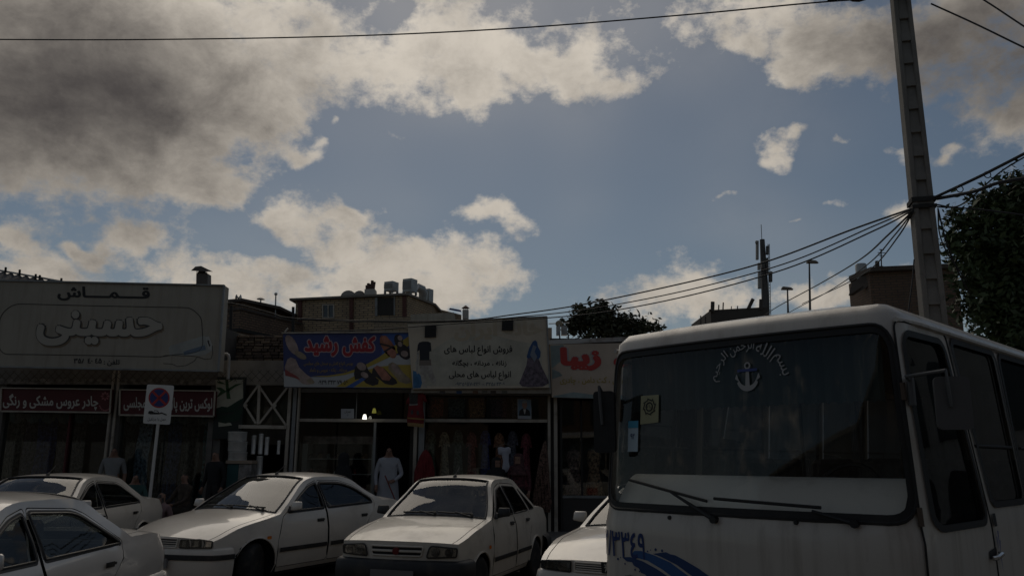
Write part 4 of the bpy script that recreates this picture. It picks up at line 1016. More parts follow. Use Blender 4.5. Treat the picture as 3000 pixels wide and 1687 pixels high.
# two red fascia signs
redm = mat('sign_dark_red', (.085, .008, .009), .55, var=.12, vscale=2); wht = mat('sign_white', (.50, .47, .42), .65)
for (x0, x1, y0, y1, txts, lab) in ((4, 326, 1136, 1208, [('چادر عروس مشکی و رنگی', 8, 1152, 288, 1198)], 'dark red fascia sign with floral ornament, left of the two under the large pale sign'),
                              (352, 630, 1141, 1219, [('لوکس ترین پارچه های مجلسی', 362, 1162, 622, 1206)], 'dark red fascia sign partly covered by the no-parking sign, right of the two red ones')):
    r = empty('fascia_sign', at((x0 + x1) / 2, y1, F - .35), 0, lab, 'sign', 'red fascia signs')
    part(r, quad_box([(x0, y0), (x1, y0 + 4), (x1 - 4, y1), (x0 - 2, y1 - 4)], F - .30, .16), 'panel', redm)
    fr_ = MB(); bar(fr_, (x0, y0), (x1, y0 + 4), F - .32, .025, .03); bar(fr_, (x0 - 2, y1 - 4), (x1 - 4, y1), F - .32, .035, .03); bar(fr_, (x0, y0), (x0 - 2, y1 - 4), F - .32, .03, .03); bar(fr_, (x1, y0 + 4), (x1 - 4, y1), F - .32, .03, .03)
    part(r, fr_, 'frame', steelw)
    for t in txts: reparent(letter(*t, F - .306, 'lettering', wht, None, .03, slope=.012), r)
    if x0 < 100:
        fl_ = MB()
        for i in range(8):
            t = i * math.pi / 4; cx_, cy_ = 308, 1160
            v, f = flat_mesh([(cx_ + 4 * math.cos(t), cy_ + 4 * math.sin(t)), (cx_ + 10 * math.cos(t + .35), cy_ + 10 * math.sin(t + .35)), (cx_ + 14 * math.cos(t), cy_ + 14 * math.sin(t)), (cx_ + 10 * math.cos(t - .35), cy_ + 10 * math.sin(t - .35))], [], None)
            fl_.add([at(a, b, F - .306) for a, b in v], f)
        for i in range(9):
            t = R(20 + 140 * i / 8); v = [(308 + 17 * math.cos(t) + dx, 1182 + 20 * math.sin(t) + dy) for dx, dy in ((-3, 0), (0, -3), (3, 0), (0, 3))]
            fl_.add([at(a, b, F - .306) for a, b in v], [(0, 1, 2, 3)])
        tag(reparent(fl_.build('flower_ornament', mat('sign_pink', (.34, .12, .12), .7), None), r), kind='stuff')

# lengths of cloth hung in the fabric shop windows
cloths = [(14, 62, (.05, .05, .042), 'dark speckled'), (66, 104, (.035, .03, .04), 'black'), (108, 165, (.018, .022, .07), 'navy'), (168, 196, (.05, .03, .03), 'maroon black'), (212, 245, (.06, .05, .045), 'floral brown'),
          (358, 398, (.03, .035, .03), 'dark green'), (402, 442, (.13, .16, .19), 'pale blue'), (446, 486, (.04, .045, .045), 'charcoal'), (490, 530, (.03, .045, .09), 'blue'), (534, 585, (.05, .05, .045), 'grey speckled'), (594, 622, (.03, .10, .12), 'teal')]
for i, (a, b_, c, nm) in enumerate(cloths):
    mb = MB(); N = 26; x0, x1 = X(a, F + .4), X(b_, F + .4)
    mb.grid(lambda u, v: (x0 + (x1 - x0) * u + .02 * math.sin(9 * v + i), F + .42 + .05 * math.sin(u * 19 + i * 2) + .10 * v, FL + .35 + (Z(1222) - FL - .35) * v), N, 8)
    mb.grid(lambda u, v: (x0 + (x1 - x0) * u + .02 * math.sin(9 * v + i), F + .432 + .05 * math.sin(u * 19 + i * 2) + .10 * v, FL + .35 + (Z(1222) - FL - .35) * v), N, 8)
    o = mb.build('hanging_cloth', mat('cloth_%d' % i, tuple(2.4 * q for q in c), .9, var=.75, vscale=16), None, True)
    tag(o, 'length of %s cloth hung in the fabric shop window' % nm, 'cloth', 'cloth hung in the fabric shop')

# ================================================================= pot shop with painted front
pot, pb = shop('pot_shop', 628, 843, Z(1060), 'narrow shop with a painted plant and white lattice over its dark doorway')
part(pot, MB().box((X(628), F - .04, Z(1132)), (X(843), F + .2, Z(1060))), 'lintel_wall', plaster)
part(pot, MB().box((X(628) + .002, F - .03, FL), (X(650), F + .2, Z(1133))), 'pier', wallc)
pan = part(pot, MB().box((X(631), F - .14, Z(1290)), (X(714), F - .05, Z(1110))), 'painted_panel', mat('panel_black', (.02, .025, .02), .7))
mur = mat('mural_cream', (.40, .38, .29), .75, var=.12, vscale=5); grn = mat('mural_green', (.03, .075, .025), .75); grn2 = mat('mural_dark_green', (.012, .035, .02), .75)
YM = F - .145
for pts, m, o in (([(632, 1112), (712, 1112), (712, 1165), (690, 1180), (660, 1195), (634, 1200)], mur, 0), ([(640, 1235), (675, 1238), (680, 1245), (640, 1250)], mur, 0),
               ([(660, 1112), (668, 1112), (671, 1140), (676, 1168), (664, 1168), (662, 1140)], grn, .004), ([(665, 1140), (690, 1125), (712, 1122), (690, 1132), (668, 1148)], grn, .004), ([(664, 1146), (648, 1135), (632, 1134), (646, 1146), (634, 1165), (650, 1155)], grn, .004),
               ([(668, 1120), (684, 1112), (676, 1112)], grn, .004), ([(662, 1125), (644, 1116), (634, 1120), (648, 1124)], grn, .004), ([(632, 1196), (650, 1190), (668, 1192), (690, 1178), (706, 1168), (713, 1172), (700, 1188), (690, 1205), (655, 1208), (634, 1215)], grn2, .004), ([(636, 1216), (680, 1212), (708, 1190), (713, 1200), (700, 1230), (660, 1240), (640, 1236)], grn2, .003)):
    reparent(patch(pts, YM - .003 - o, 'painted_leaf' if m != mur else 'painted_ground', m, None), pot)
# lattice transom
lat = MB(); YL = F - .10
for a, b_ in (((716, 1185), (757, 1128)), ((757, 1128), (838, 1245)), ((716, 1185), (750, 1240)), ((760, 1240), (843, 1133))): part(pot, bar(MB(), a, b_, YL, .045, .03), 'lattice_bar', steelw)
part(pot, bar(MB(), (760, 1130), (756, 1242), YL - .01, .06, .04), 'lattice_post', steelw)
part(pot, bar(MB(), (700, 1249), (840, 1251), YL - .02, .075, .06), 'lattice_sill', steelw)
for c in ((803, 1187), (718, 1187)): part(pot, MB().hexa([at(c[0] - 8, c[1], YL - .03), at(c[0], c[1] + 9, YL - .03), at(c[0], c[1] + 9, YL + .0), at(c[0] - 8, c[1], YL), at(c[0], c[1] - 9, YL - .03), at(c[0] + 8, c[1], YL - .03), at(c[0] + 8, c[1], YL), at(c[0], c[1] - 9, YL)]), 'lattice_boss', steelw)
part(pot, MB().box((X(716), F + .02, Z(1249)), (X(838), F + .026, Z(1134))), 'transom_glass', shopglass)
# stacked aluminium pots on a crate, stovepipes
alu = mat('aluminium', (.70, .69, .66), .42, .55, dirt=(.2, .18, .15), dirt_amt=.4, dscale=4)
for i, (y0, y1) in enumerate(((1291, 1264), (1322, 1292), (1352, 1323))):
    p = at(695, y0, F - .45); r_ = .198; h = at(695, y1, F - .45).z - p.z
    o = MB().lathe([(r_ * .96, 0), (r_, .02), (r_, h - .03), (r_ * 1.04, h - .02), (r_ * 1.04, h - .004), (r_ * .9, h)], 24, p).build('cooking_pot', alu, None, True)
    tag(o, ['top', 'middle', 'lowest'][i] + ' of the three large aluminium pots stacked before the pot shop', 'pot', 'stacked aluminium pots')
cr = empty('display_crate', (X(705, F - .45), F - .45, FL), 0, 'crate with a pale top board carrying the stacked aluminium pots', 'crate')
part(cr, MB().box((X(668, F - .7), F - .68, Z(1362, F - .5)), (X(745, F - .7), F - .22, Z(1352, F - .5))), 'top_board', mat('board_pale', (.35, .27, .20), .8), bevel=.006)
part(cr, MB().box((X(672, F - .7), F - .64, FL), (X(705, F - .7), F - .26, Z(1363, F - .5))), 'side', mat('crate_teal', (.03, .10, .10), .7))
part(cr, MB().box((X(706, F - .7), F - .65, FL), (X(742, F - .7), F - .26, Z(1363, F - .5))), 'front', mat('crate_print', (.24, .22, .20), .7, var=.5, vscale=6))
for i, (px, y0, y1, r_) in enumerate(((741, 1330, 1275, .052), (762, 1330, 1270, .05), (780, 1332, 1280, .045), (815, 1330, 1290, .035), (757, 1405, 1335, .07))):
    a, b_ = at(px, y0, F - .25), at(px, y1, F - .25)
    o = MB().lathe([(r_, 0), (r_ * 1.06, .01), (r_, .025), (r_, (b_ - a).length - .03), (r_ * 1.06, (b_ - a).length - .02), (r_, (b_ - a).length), (r_ * .85, (b_ - a).length)], 14, a).build('stovepipe', alu, None, True)
    tag(o, ['leftmost of the four small stovepipes in the pot shop doorway', 'second small stovepipe from the left in the pot shop doorway', 'third small stovepipe from the left in the pot shop doorway', 'slimmest stovepipe at the right of the pot shop doorway', 'thickest stovepipe, standing lowest beside the crate of pots'][i], 'pipe', 'stovepipes in the pot shop')
# old masonry above: single rough bricks over plaster
old = empty('old_wall', (X(740, 19.6), 19.6, 0), 0, 'old rough brick wall above the pot shop, left of the blue shoe sign', 'wall')
part(old, MB().box((X(640, 19.6), 19.64, 2), (X(880, 19.6), 19.9, Z(992, 19.6))), 'core', plaster)
rnd = random.Random(3); bricks = [mat('mud_brick_%d' % i, c, .95, var=.3, vscale=14) for i, c in enumerate(((.13, .09, .065), (.17, .12, .085), (.09, .065, .05), (.21, .15, .10)))]
zz = Z(1062, 19.6); ox, oy, oz = old.location; shared = {}
while zz < Z(990, 19.6) - .03:
    h = rnd.uniform(.062, .082); xx = X(642, 19.6) - rnd.uniform(0, .15)
    while xx < X(832, 19.6):
        w_ = rnd.choice((.16, .21, .24)); key = (w_, rnd.randrange(4))
        if key not in shared:
            b_ = MB().box((0, -.07, 0), (w_ - .02, .06, .058)).build('brick', bricks[key[1]], None, bevel=.010); shared[key] = b_.data
        else:
            b_ = bpy.data.objects.new('brick', shared[key]); COL.objects.link(b_)
        b_.parent = old; b_.location = (xx - ox, 19.6 - oy + rnd.uniform(-.02, .03), zz - oz); b_.rotation_euler = (0, rnd.uniform(-.05, .05), rnd.uniform(-.06, .06)); b_.scale = (1, 1, (h - .008) / .058)
        xx += w_
    zz += h
pp = [at(645, 1037, 18.0), at(664, 1037, 18.0), at(669, 1040, 18.0), at(671, 1047, 18.0), at(668, 1110, 18.0)]
tag(MB().tube(pp, .035, 10).build('drain_pipe', mat('pvc_pale', (.42, .40, .37), .5, dirt=(.15, .12, .1), dirt_amt=.4), None, True), 'pale plastic drain pipe bent down beside the large fabric sign', 'pipe')

# ================================================================= shoe shop
shoe, sb = shop('shoe_shop', 843, 1214, Z(985), 'shoe shop under the blue sign, glass front with a lit bulb')
part(shoe, MB().box((X(843) + .002, F - .05, Z(1140)), (X(1214), F + .2, Z(985))), 'front_wall', plaster)
for a, b_, m in ((843, 852, steelw), (858, 868, steelg), (872, 877, steelw)): part(shoe, MB().box((X(a), F - .12, FL), (X(b_), F - .01, Z(1137))), 'jamb', m)
part(shoe, MB().box((X(868) + .002, F - .04, Z(1152)), (X(1210), F + .04, Z(1141))), 'head_rail', steelg)
part(shoe, MB().box((X(877) + .002, F - .05, Z(1238)), (X(1210), F + .05, Z(1229))), 'transom', steelw)
part(shoe, MB().box((X(1096), F - .04, FL), (X(1103), F + .04, Z(1239))), 'door_jamb', steelg)
for a, b_, c, d in ((878, 1040, 1229, 1153), (1043, 1210, 1229, 1153), (878, 986, 1530, 1239), (990, 1095, 1530, 1239)): part(shoe, MB().box((X(a), F, Z(c)), (X(b_), F + .006, Z(d))), 'glass_pane', shopglass)
part(shoe, MB().box((X(1041), F - .02, Z(1229)), (X(1043), F + .02, Z(1153))), 'glazing_bar', steelg)
# shelf unit and shoes
su = empty('shoe_shelf', (X(980, F + .9), F + .9, FL), 0, 'white shelf unit full of shoes inside the shoe shop window', 'shelf')
shw = mat('shelf_pale', (.33, .33, .31), .6)
part(su, MB().box((X(890, F + .7), F + .7, FL + .04), (X(905, F + .7), F + 1.2, Z(1300, F + .7))), 'upright', shw)
part(su, MB().box((X(1092, F + .7), F + .7, FL + .04), (X(1098, F + .7), F + 1.2, Z(1300, F + .7))), 'upright', shw)
part(su, MB().box((X(890, F + .7), F + .69, Z(1302, F + .7)), (X(1098, F + .7), F + 1.2, Z(1280, F + .7))), 'header', mat('header_print', (.30, .24, .22), .7, var=.5, vscale=5))
for py in (1345, 1390, 1440): part(su, MB().box((X(906, F + .7), F + .7, Z(py, F + .7) - .02), (X(1091, F + .7), F + 1.2, Z(py, F + .7))), 'shelf_board', shw)
smesh = {}
scols = [('black', (.02, .02, .02)), ('brown', (.09, .045, .025)), ('tan', (.22, .13, .07)), ('red', (.20, .03, .03)), ('white', (.4, .39, .37))]
for r_, py in enumerate((1345, 1390, 1440)):
    for i in range(7):
        c = (r_ * 3 + i * 2) % 5
        if c not in smesh:
            mb = MB(); secs = [(-.13, .035, .0, .10), (-.09, .04, .0, .11), (-.02, .038, .0, .075), (.05, .043, .0, .055), (.10, .04, .0, .045), (.135, .02, .0, .025)]
            for (x, w_, z0, z1) in secs: mb.v += [(-w_, x, z0), (w_, x, z0), (w_ * .8, x, z1), (-w_ * .8, x, z1)]
            mb.f = [(4 * k + j, 4 * k + (j + 1) % 4, 4 * k + 4 + (j + 1) % 4, 4 * k + 4 + j) for k in range(5) for j in range(4)] + [(3, 2, 1, 0), (20, 21, 22, 23)]; mb.m = [0] * len(mb.f)
            o = mb.build('shoe', mat('shoe_' + scols[c][0], scols[c][1], .4), None, True); smesh[c] = o.data
        else:
            o = bpy.data.objects.new('shoe', smesh[c]); COL.objects.link(o)
        o.location = (X(915 + i * 26, F + .85), F + .85, Z(py, F + .7) + .001); o.rotation_euler = (0, 0, R(180 + 12 * ((i % 3) - 1)))
        tag(o, '%s shoe, %s from the left on the %s board of the shop shelf' % (scols[c][0], ('first', 'second', 'third', 'fourth', 'fifth', 'sixth', 'seventh')[i], ('top', 'middle', 'bottom')[r_]), 'shoe', 'shoes on the shop shelf')
# bulbs
YB = F - .35
def bulb(px, py, m, lab, lit, h=.105):
    p = at(px, py, YB); r = empty('light_bulb', p, 0, lab, 'bulb')
    MB().lathe([(.0, 0), (.046, .004), (.048, .02), (.040, .06), (.026, h), (.014, h + .005)], 14).build('globe', m, r, True)
    MB().lathe([(.017, h), (.017, h + .05), (.006, h + .055)], 10).build('socket', darkm, r, True)
    MB().tube([(0, 0, h + .05), (.005, .0, Z(1152, YB) - p.z + .05)], .004, 5).build('flex', darkm, r)
bulb(1068, 1228, mat('lit_bulb', (.9, .9, .85), .4, emit=(1.0, .96, .82), estr=4.5), 'white lit bulb hanging in the shoe shop front', True)
bulb(1096, 1210, mat('yellow_bulb', (.40, .38, .06), .35, emit=(.9, .85, .15), estr=.22), 'yellow bulb hanging higher beside the white lit bulb', False)  # unlit bulb; a faint glow is put into its material
nt = empty('paper_notice', at(1018, 1226, F - .03), 0, 'small white paper notice stuck on the shoe shop window', 'notice')
part(nt, quad_box([(999, 1197), (1037, 1197), (1037, 1225), (999, 1225)], F - .03, .004), 'paper', mat('paper_white', (.42, .43, .45), .8))
reparent(letter('تهران', 1009, 1201, 1028, 1210, F - .034, 'lettering', ink, None, .01), nt); reparent(letter('۰۲', 1016, 1213, 1021, 1219, F - .034, 'figures', ink, None, .01), nt)

# blue sign
blu = empty('shop_sign', at(1015, 1136, 17.95), 0, 'blue shoe shop sign with red lettering and pictures of shoes', 'sign')
YB_ = 17.95
part(blu, quad_box([(829, 977), (1197, 974), (1209, 1137), (832, 1133)], YB_, .14), 'panel', mat('sign_blue', (.04, .05, .16), .5, bump=.2, bscale=2.5, var=.15, vscale=.8))
part(blu, bar(MB(), (826, 975.5), (1198, 972.5), YB_ - .01, .03, .06), 'top_rail', steelw)
yel = mat('sign_yellow', (.42, .30, .045), .6); wh2 = mat('sign_offwhite', (.46, .45, .43), .6); sky_ = mat('sign_mid_blue', (.05, .11, .32), .6)
def bp(pts, m, nm, o=0): return reparent(patch(pts, YB_ - .004 - o, nm, m, None), blu)
bp([(832, 1132.5), (831, 1085), (845, 1100), (880, 1104), (915, 1104), (960, 1104), (1010, 1098), (1060, 1080), (1110, 1055), (1150, 1040), (1202, 1040), (1208, 1136)], wh2, 'white_field')
bp([(912, 1101), (960, 1100), (1010, 1092), (1060, 1074), (1110, 1046), (1150, 1016), (1197, 985), (1198, 1012), (1160, 1037), (1120, 1056), (1060, 1084), (1010, 1098), (960, 1104)], yel, 'yellow_swoosh', .003)
bp([(985, 1132.5), (1010, 1116), (1060, 1090), (1100, 1075), (1160, 1068), (1203, 1068), (1208, 1136)], yel, 'yellow_field', .003)
bp([(1012, 1134), (1060, 1106), (1072, 1110), (1034, 1135)], sky_, 'blue_stripe', .005)
bp([(1120, 977), (1150, 975), (1197, 975), (1196, 995), (1160, 1025), (1130, 1045), (1118, 1040)], sky_, 'blue_field', .002)
redt = mat('sign_red', (.36, .02, .025), .55); pinkt = mat('sign_pink_edge', (.50, .36, .36), .6)
for (bo, m, nm, o, e) in ((.10, pinkt, 'letter_edge', .006, 3.0), (.05, redt, 'lettering', .0095, 0)):
    reparent(letter('کفش', 1004 - e, 984 - e, 1100 + e, 1044 + e, YB_ - o, nm, m, None, bo), blu)
    reparent(letter('رشید', 892 - e, 984 - e, 990 + e, 1044 + e, YB_ - o, nm, m, None, bo), blu)
ochre = mat('sign_ochre', (.36, .24, .05), .6)
reparent(letter('بورس انواع کفش و صندل های مجلسی', 890, 1058, 1034, 1074, YB_ - .008, 'small_lettering', ochre, None, .012), blu)
reparent(letter('مردانه ، زنانه - عروس و داماد', 907, 1077, 1017, 1092, YB_ - .008, 'small_lettering', ochre, None, .012), blu)
reparent(letter('۰۹۳۹ ۳۴۳ ۷۹ ۵۶', 932, 1113, 1019, 1126, YB_ - .008, 'phone_number', ink, None, .02, raw=True), blu)
def oval(c, a, b, rot, n=14, sq=1.0):
    t = R(rot); return [(c[0] + a * math.cos(q) * math.cos(t) - b * math.sin(q) * math.sin(t), c[1] + a * math.cos(q) * math.sin(t) + b * math.sin(q) * math.cos(t)) for q in [2 * math.pi * i / n for i in range(n)]]
c1, c2, c3, c4, c5 = [mat('shoe_print_%d' % i, c, .6, var=.25, vscale=8) for i, c in enumerate(((.36, .26, .22), (.30, .23, .15), (.33, .12, .06), (.03, .022, .02), (.40, .16, .10)))]
for pts, m, o in ((oval((855, 1010), 32, 14, 62), c1, .006), (oval((880, 1040), 20, 9, 30), c2, .007),
                  ([(842, 1052), (852, 1046), (866, 1052), (876, 1075), (896, 1095), (915, 1108), (922, 1120), (905, 1127), (886, 1124), (868, 1108), (850, 1104), (838, 1096), (834, 1075)], c1, .007), ([(834, 1080), (850, 1090), (868, 1100), (880, 1112), (872, 1110), (856, 1104), (836, 1100)], mat('shoe_print_red', (.28, .06, .05), .6), .0085), (oval((910, 1117), 12, 7, 20), c2, .009),
                  (oval((1137, 1016), 38, 17, 58), c3, .007), (oval((1129, 994), 12, 9, 60), c5, .009), (oval((1147, 1032), 16, 11, 40), c5, .009), ([(1112, 1004), (1145, 1012), (1144, 1017), (1112, 1009)], c4, .011), ([(1124, 1028), (1150, 1012), (1153, 1016), (1128, 1032)], c4, .011),
                  (oval((1168, 998), 20, 13, 75), c4, .007), (oval((1183, 1030), 26, 17, 55), c4, .008), (oval((1172, 990), 8, 7, 60), c1, .010), (oval((1185, 1036), 11, 9, 20), c1, .010), (oval((1172, 1008), 8, 6, 60), c1, .010),
                  ([(1040, 1075), (1052, 1062), (1070, 1064), (1080, 1085), (1095, 1100), (1110, 1112), (1108, 1125), (1092, 1130), (1072, 1122), (1060, 1108), (1040, 1112), (1037, 1095)], c4, .008), (oval((1059, 1073), 15, 11, 30), c1, .011), (oval((1068, 1098), 12, 8, 30), c1, .011),
                  ([(1092, 1080), (1104, 1070), (1125, 1078), (1146, 1100), (1160, 1112), (1165, 1122), (1150, 1128), (1128, 1124), (1104, 1105), (1088, 1100)], c4, .0095), ([(1095, 1076), (1106, 1070), (1124, 1078), (1146, 1106), (1140, 1115), (1120, 1112)], c5, .012),
                  ([(1138, 1066), (1150, 1060), (1165, 1068), (1180, 1090), (1200, 1108), (1206, 1120), (1190, 1124), (1170, 1118), (1156, 1100), (1138, 1080)], c2, .0105), (oval((1160, 1082), 20, 8, 50), c1, .0125)):
    reparent(patch(pts, YB_ - o, 'shoe_picture', m, None), blu)

# ================================================================= clothes shop
clo, cb = shop('clothes_shop', 1214, 1618, Z(960), 'clothes shop under the pale sign with painted costumes, garments hung in its dark front')
part(clo, MB().box((X(1214) + .002, F - .05, Z(1158)), (X(1618), F + .2, Z(960))), 'front_wall', plaster)
for a, b_, m in ((1214, 1224, steelw), (1229, 1245, steelg), (1604, 1612, steelw)): part(clo, MB().box((X(a) + .003, F - .12, FL), (X(b_), F - .01, Z(1156))), 'jamb', m)
part(clo, MB().box((X(1210), F - .52, Z(1157)), (X(1612), F - .04, Z(1141))), 'ledge', mat('ledge_stone', (.33, .29, .24), .8, var=.15, vscale=6))
for px, c in ((1296, (.10, .09, .08)), (1345, (.04, .08, .16)), (1393, (.16, .09, .05)), (1420, (.15, .13, .1)), (1445, (.07, .05, .04)), (1478, (.13, .12, .1))):
    reparent(patch([(px - 8, 1144), (px + 8, 1144), (px + 8, 1153), (px - 8, 1153)], F - .524, 'ledge_sticker', mat('stick_%d' % px, c, .7), None), clo)
part(clo, MB().box((X(1245) + .002, F - .05, Z(1237)), (X(1604), F + .05, Z(1228))), 'transom', steelw)
for a, b_, c, d in ((1246, 1420, 1228, 1158), (1424, 1603, 1228, 1158), (1246, 1430, 1530, 1238)): part(clo, MB().box((X(a), F, Z(c)), (X(b_), F + .006, Z(d))), 'glass_pane', shopglass)
po = empty('portrait_poster', at(1536, 1226, F - .06), 0, 'portrait poster of a man in a dark suit on the clothes shop window', 'poster')
part(po, quad_box([(1516, 1168), (1556, 1170), (1557, 1227), (1517, 1226)], F - .06, .004), 'paper', mat('poster_paper', (.36, .37, .38), .7))
for pts, m, o in (([(1518, 1170), (1555, 1171), (1555, 1218), (1518, 1217)], mat('poster_blue', (.16, .22, .28), .7), .002), ([(1520, 1217), (1522, 1203), (1530, 1196), (1544, 1197), (1552, 1204), (1554, 1217)], ink, .004), (oval((1537, 1186), 7.5, 11, 0), mat('poster_skin', (.30, .17, .12), .7), .006), ([(1533, 1198), (1541, 1198), (1538, 1212), (1536, 1212)], wht, .006), (oval((1537, 1177), 8, 4, 0), mat('poster_grey', (.30, .29, .28), .7), .007)):
    reparent(patch(pts, F - .06 - o, 'poster_print', m, None), po)
# pale sign with costumes
YC = 17.85
cs = empty('shop_sign', at(1405, 1138, YC), 0, 'weathered pale clothes shop sign with painted costumes and black lettering', 'sign')
csm = mat('sign_aged', (.58, .49, .37), .65, bump=.25, bscale=2.5, var=.10, vscale=1.0, dirt=(.36, .33, .27), dirt_amt=.5, dscale=.9)
part(cs, quad_box([(1194, 946), (1602, 928), (1611, 1135), (1209, 1139)], YC, .16), 'panel', csm)
part(cs, bar(bar(MB(), (1602, 927), (1611, 1136), YC - .01, .03, .05), (1194, 945), (1602, 927), YC - .01, .02, .05), 'frame', steelg)
for c in ([(1245, 952), (1278, 950), (1277, 987), (1244, 988)], [(1471, 937), (1504, 935), (1503, 967), (1470, 967)]): reparent(quad_box(c, YC - .05, .04).build('lamp_box', darkm, None), cs)
for t in (('فروش انواع لباس های', 1301, 1011, 1501, 1042), ('زنانه ، مردانه ، بچگانه', 1325, 1053, 1484, 1076), ('انواع لباس های محلی', 1315, 1086, 1497, 1114)):
    reparent(letter(*t, YC - .006, 'lettering', ink, None, .025), cs)
reparent(letter('۰۹۳۵۶۵۷۰۲۲۶ – ۳۲۵۸۴۴۰۶', 1334, 1119, 1479, 1130, YC - .006, 'phone_number', mat('sign_bluegrey', (.07, .10, .14), .7), None, .012, raw=True), cs)
ghost = mat('sign_ghost', (.50, .41, .29), .7); teal = mat('sign_tealwash', (.47, .43, .34), .7, var=.15); skyp = mat('sign_bluewash', (.05, .16, .30), .7, var=.3, vscale=4)
# ghost of older lettering under the paint, teal wash
for pts, m, o in (([(1290, 1010), (1330, 985), (1420, 975), (1520, 1000), (1585, 1010), (1590, 1100), (1560, 1128), (1300, 1132), (1220, 1128), (1216, 1060)], teal, .0025), ([(1210, 1085), (1225, 1090), (1240, 1110), (1232, 1136), (1210, 1137)], skyp, .004), ([(1590, 1090), (1607, 1100), (1609, 1125), (1595, 1118)], teal, .004)):
    reparent(patch(pts, YC - o, 'faded_wash', m, None), cs)
reparent(letter('خانه ایران', 1330, 945, 1590, 1000, YC - .004, 'ghost_lettering', ghost, None, .05, slope=-.03), cs)['kind'] = 'stuff'
m1, m2, m3, m4 = mat('cost_black', (.025, .025, .03), .7), mat('cost_cream', (.40, .36, .31), .7, var=.25, vscale=9), mat('cost_blue', (.035, .085, .20), .7), mat('cost_mauve', (.13, .10, .12), .7, var=.5, vscale=12)
for pts, m, o in (([(1222, 1030), (1224, 1010), (1228, 1003), (1238, 1000), (1254, 1000), (1262, 1004), (1264, 1028), (1258, 1030), (1258, 1055), (1230, 1055), (1229, 1025)], m1, .007), ([(1229, 1052), (1262, 1052), (1264, 1070), (1228, 1070)], mat('cost_taupe', (.20, .16, .13), .7), .006),
                  ([(1222, 1030), (1228, 1034), (1224, 1085), (1228, 1092), (1222, 1096), (1219, 1088)], m2, .006), ([(1229, 1070), (1264, 1070), (1270, 1095), (1279, 1118), (1274, 1128), (1262, 1118), (1250, 1090), (1246, 1120), (1252, 1136), (1240, 1134), (1234, 1110)], m2, .008),
                  ([(1561, 1000), (1568, 996), (1574, 1002), (1576, 1015), (1584, 1030), (1583, 1045), (1578, 1052), (1560, 1045), (1546, 1050), (1543, 1045), (1550, 1020)], m3, .008), ([(1546, 1045), (1562, 1040), (1578, 1050), (1590, 1080), (1606, 1112), (1608, 1122), (1590, 1132), (1560, 1134), (1530, 1132), (1521, 1122), (1532, 1095), (1542, 1070)], m4, .007), ([(1553, 1040), (1562, 1010), (1572, 1015), (1566, 1030), (1574, 1045), (1566, 1060), (1560, 1050)], mat('cost_greyblue', (.20, .22, .26), .7), .0095)):
    reparent(patch(pts, YC - o, 'costume_picture', m, None), cs)

# ================================================================= dress shop (right) and its sign
drs, db = shop('dress_shop', 1618, 2080, Z(1000), 'dress shop at the right, half hidden by the minibus, floral dresses behind glass')
part(drs, MB().box((X(1618) + .002, F - .05, Z(1165)), (X(2080), F + .2, Z(1000))), 'front_wall', plaster)
for a, b_, m in ((1622, 1632, steelw), (1640, 1646, darkm)): part(drs, MB().box((X(a), F - .12, FL), (X(b_), F - .01, Z(1163))), 'jamb', m)
part(drs, MB().box((X(1646) + .002, F - .06, FL), (X(2080), F + .06, Z(1455))), 'stall_riser', mat('riser_dark', (.05, .045, .04), .7))
part(drs, MB().box((X(1646) + .002, F - .08, Z(1457)), (X(2080), F + .06, Z(1450))), 'sill', steelg)
for px in (1701, 1790, 1900): part(drs, MB().box((X(px), F - .05, Z(1449)), (X(px + 4), F + .04, Z(1180))), 'mullion', darkm)
for a, b_ in ((1647, 1700), (1706, 1789), (1795, 1899)): part(drs, MB().box((X(a), F, Z(1449)), (X(b_), F + .006, Z(1168))), 'glass_pane', shopglass)
YZ = 18.05
zs_ = empty('shop_sign', at(1750, 1165, YZ), 0, 'pale dress shop sign with big red lettering, running behind the minibus', 'sign')
part(zs_, quad_box([(1611, 1009), (2060, 1000), (2060, 1172), (1617, 1163)], YZ, .14), 'panel', mat('sign_pale_teal', (.54, .43, .33), .6, var=.12, vscale=1.1, dirt=(.40, .34, .28), dirt_amt=.5, dscale=.8))
for pts in ([(1612, 1012), (1650, 1010), (1660, 1030), (1640, 1060), (1616, 1080)], [(1617, 1080), (1640, 1090), (1648, 1100), (1618, 1110)], [(1620, 1160), (1680, 1148), (1740, 1156), (1800, 1150), (1850, 1168), (1850, 1170), (1620, 1163)]):
    reparent(patch(pts, YZ - .003, 'teal_wash', mat('sign_teal_print', (.24, .29, .28), .7, var=.2), None), zs_)
rz = mat('sign_bright_red', (.45, .04, .03), .55)
for (bo, m, nm, o, e) in ((.11, mat('sign_grey_edge', (.36, .34, .33), .6), 'letter_edge', .005, 1), (.07, rz, 'lettering', .0085, 0)):
    reparent(letter('زیبا', 1640 - e, 1016 - e, 1762 + e, 1086 + e, YZ - o, nm, m, None, bo), zs_)
    reparent(letter('خانه', 1797 - e, 1020 - e, 1985 + e, 1082 + e, YZ - o, nm, m, None, bo), zs_)
reparent(letter('نامزدی ، کت دامن ، چادری', 1640, 1103, 1846, 1128, YZ - .008, 'small_lettering', mat('sign_mustard', (.36, .26, .06), .6), None, .02), zs_)
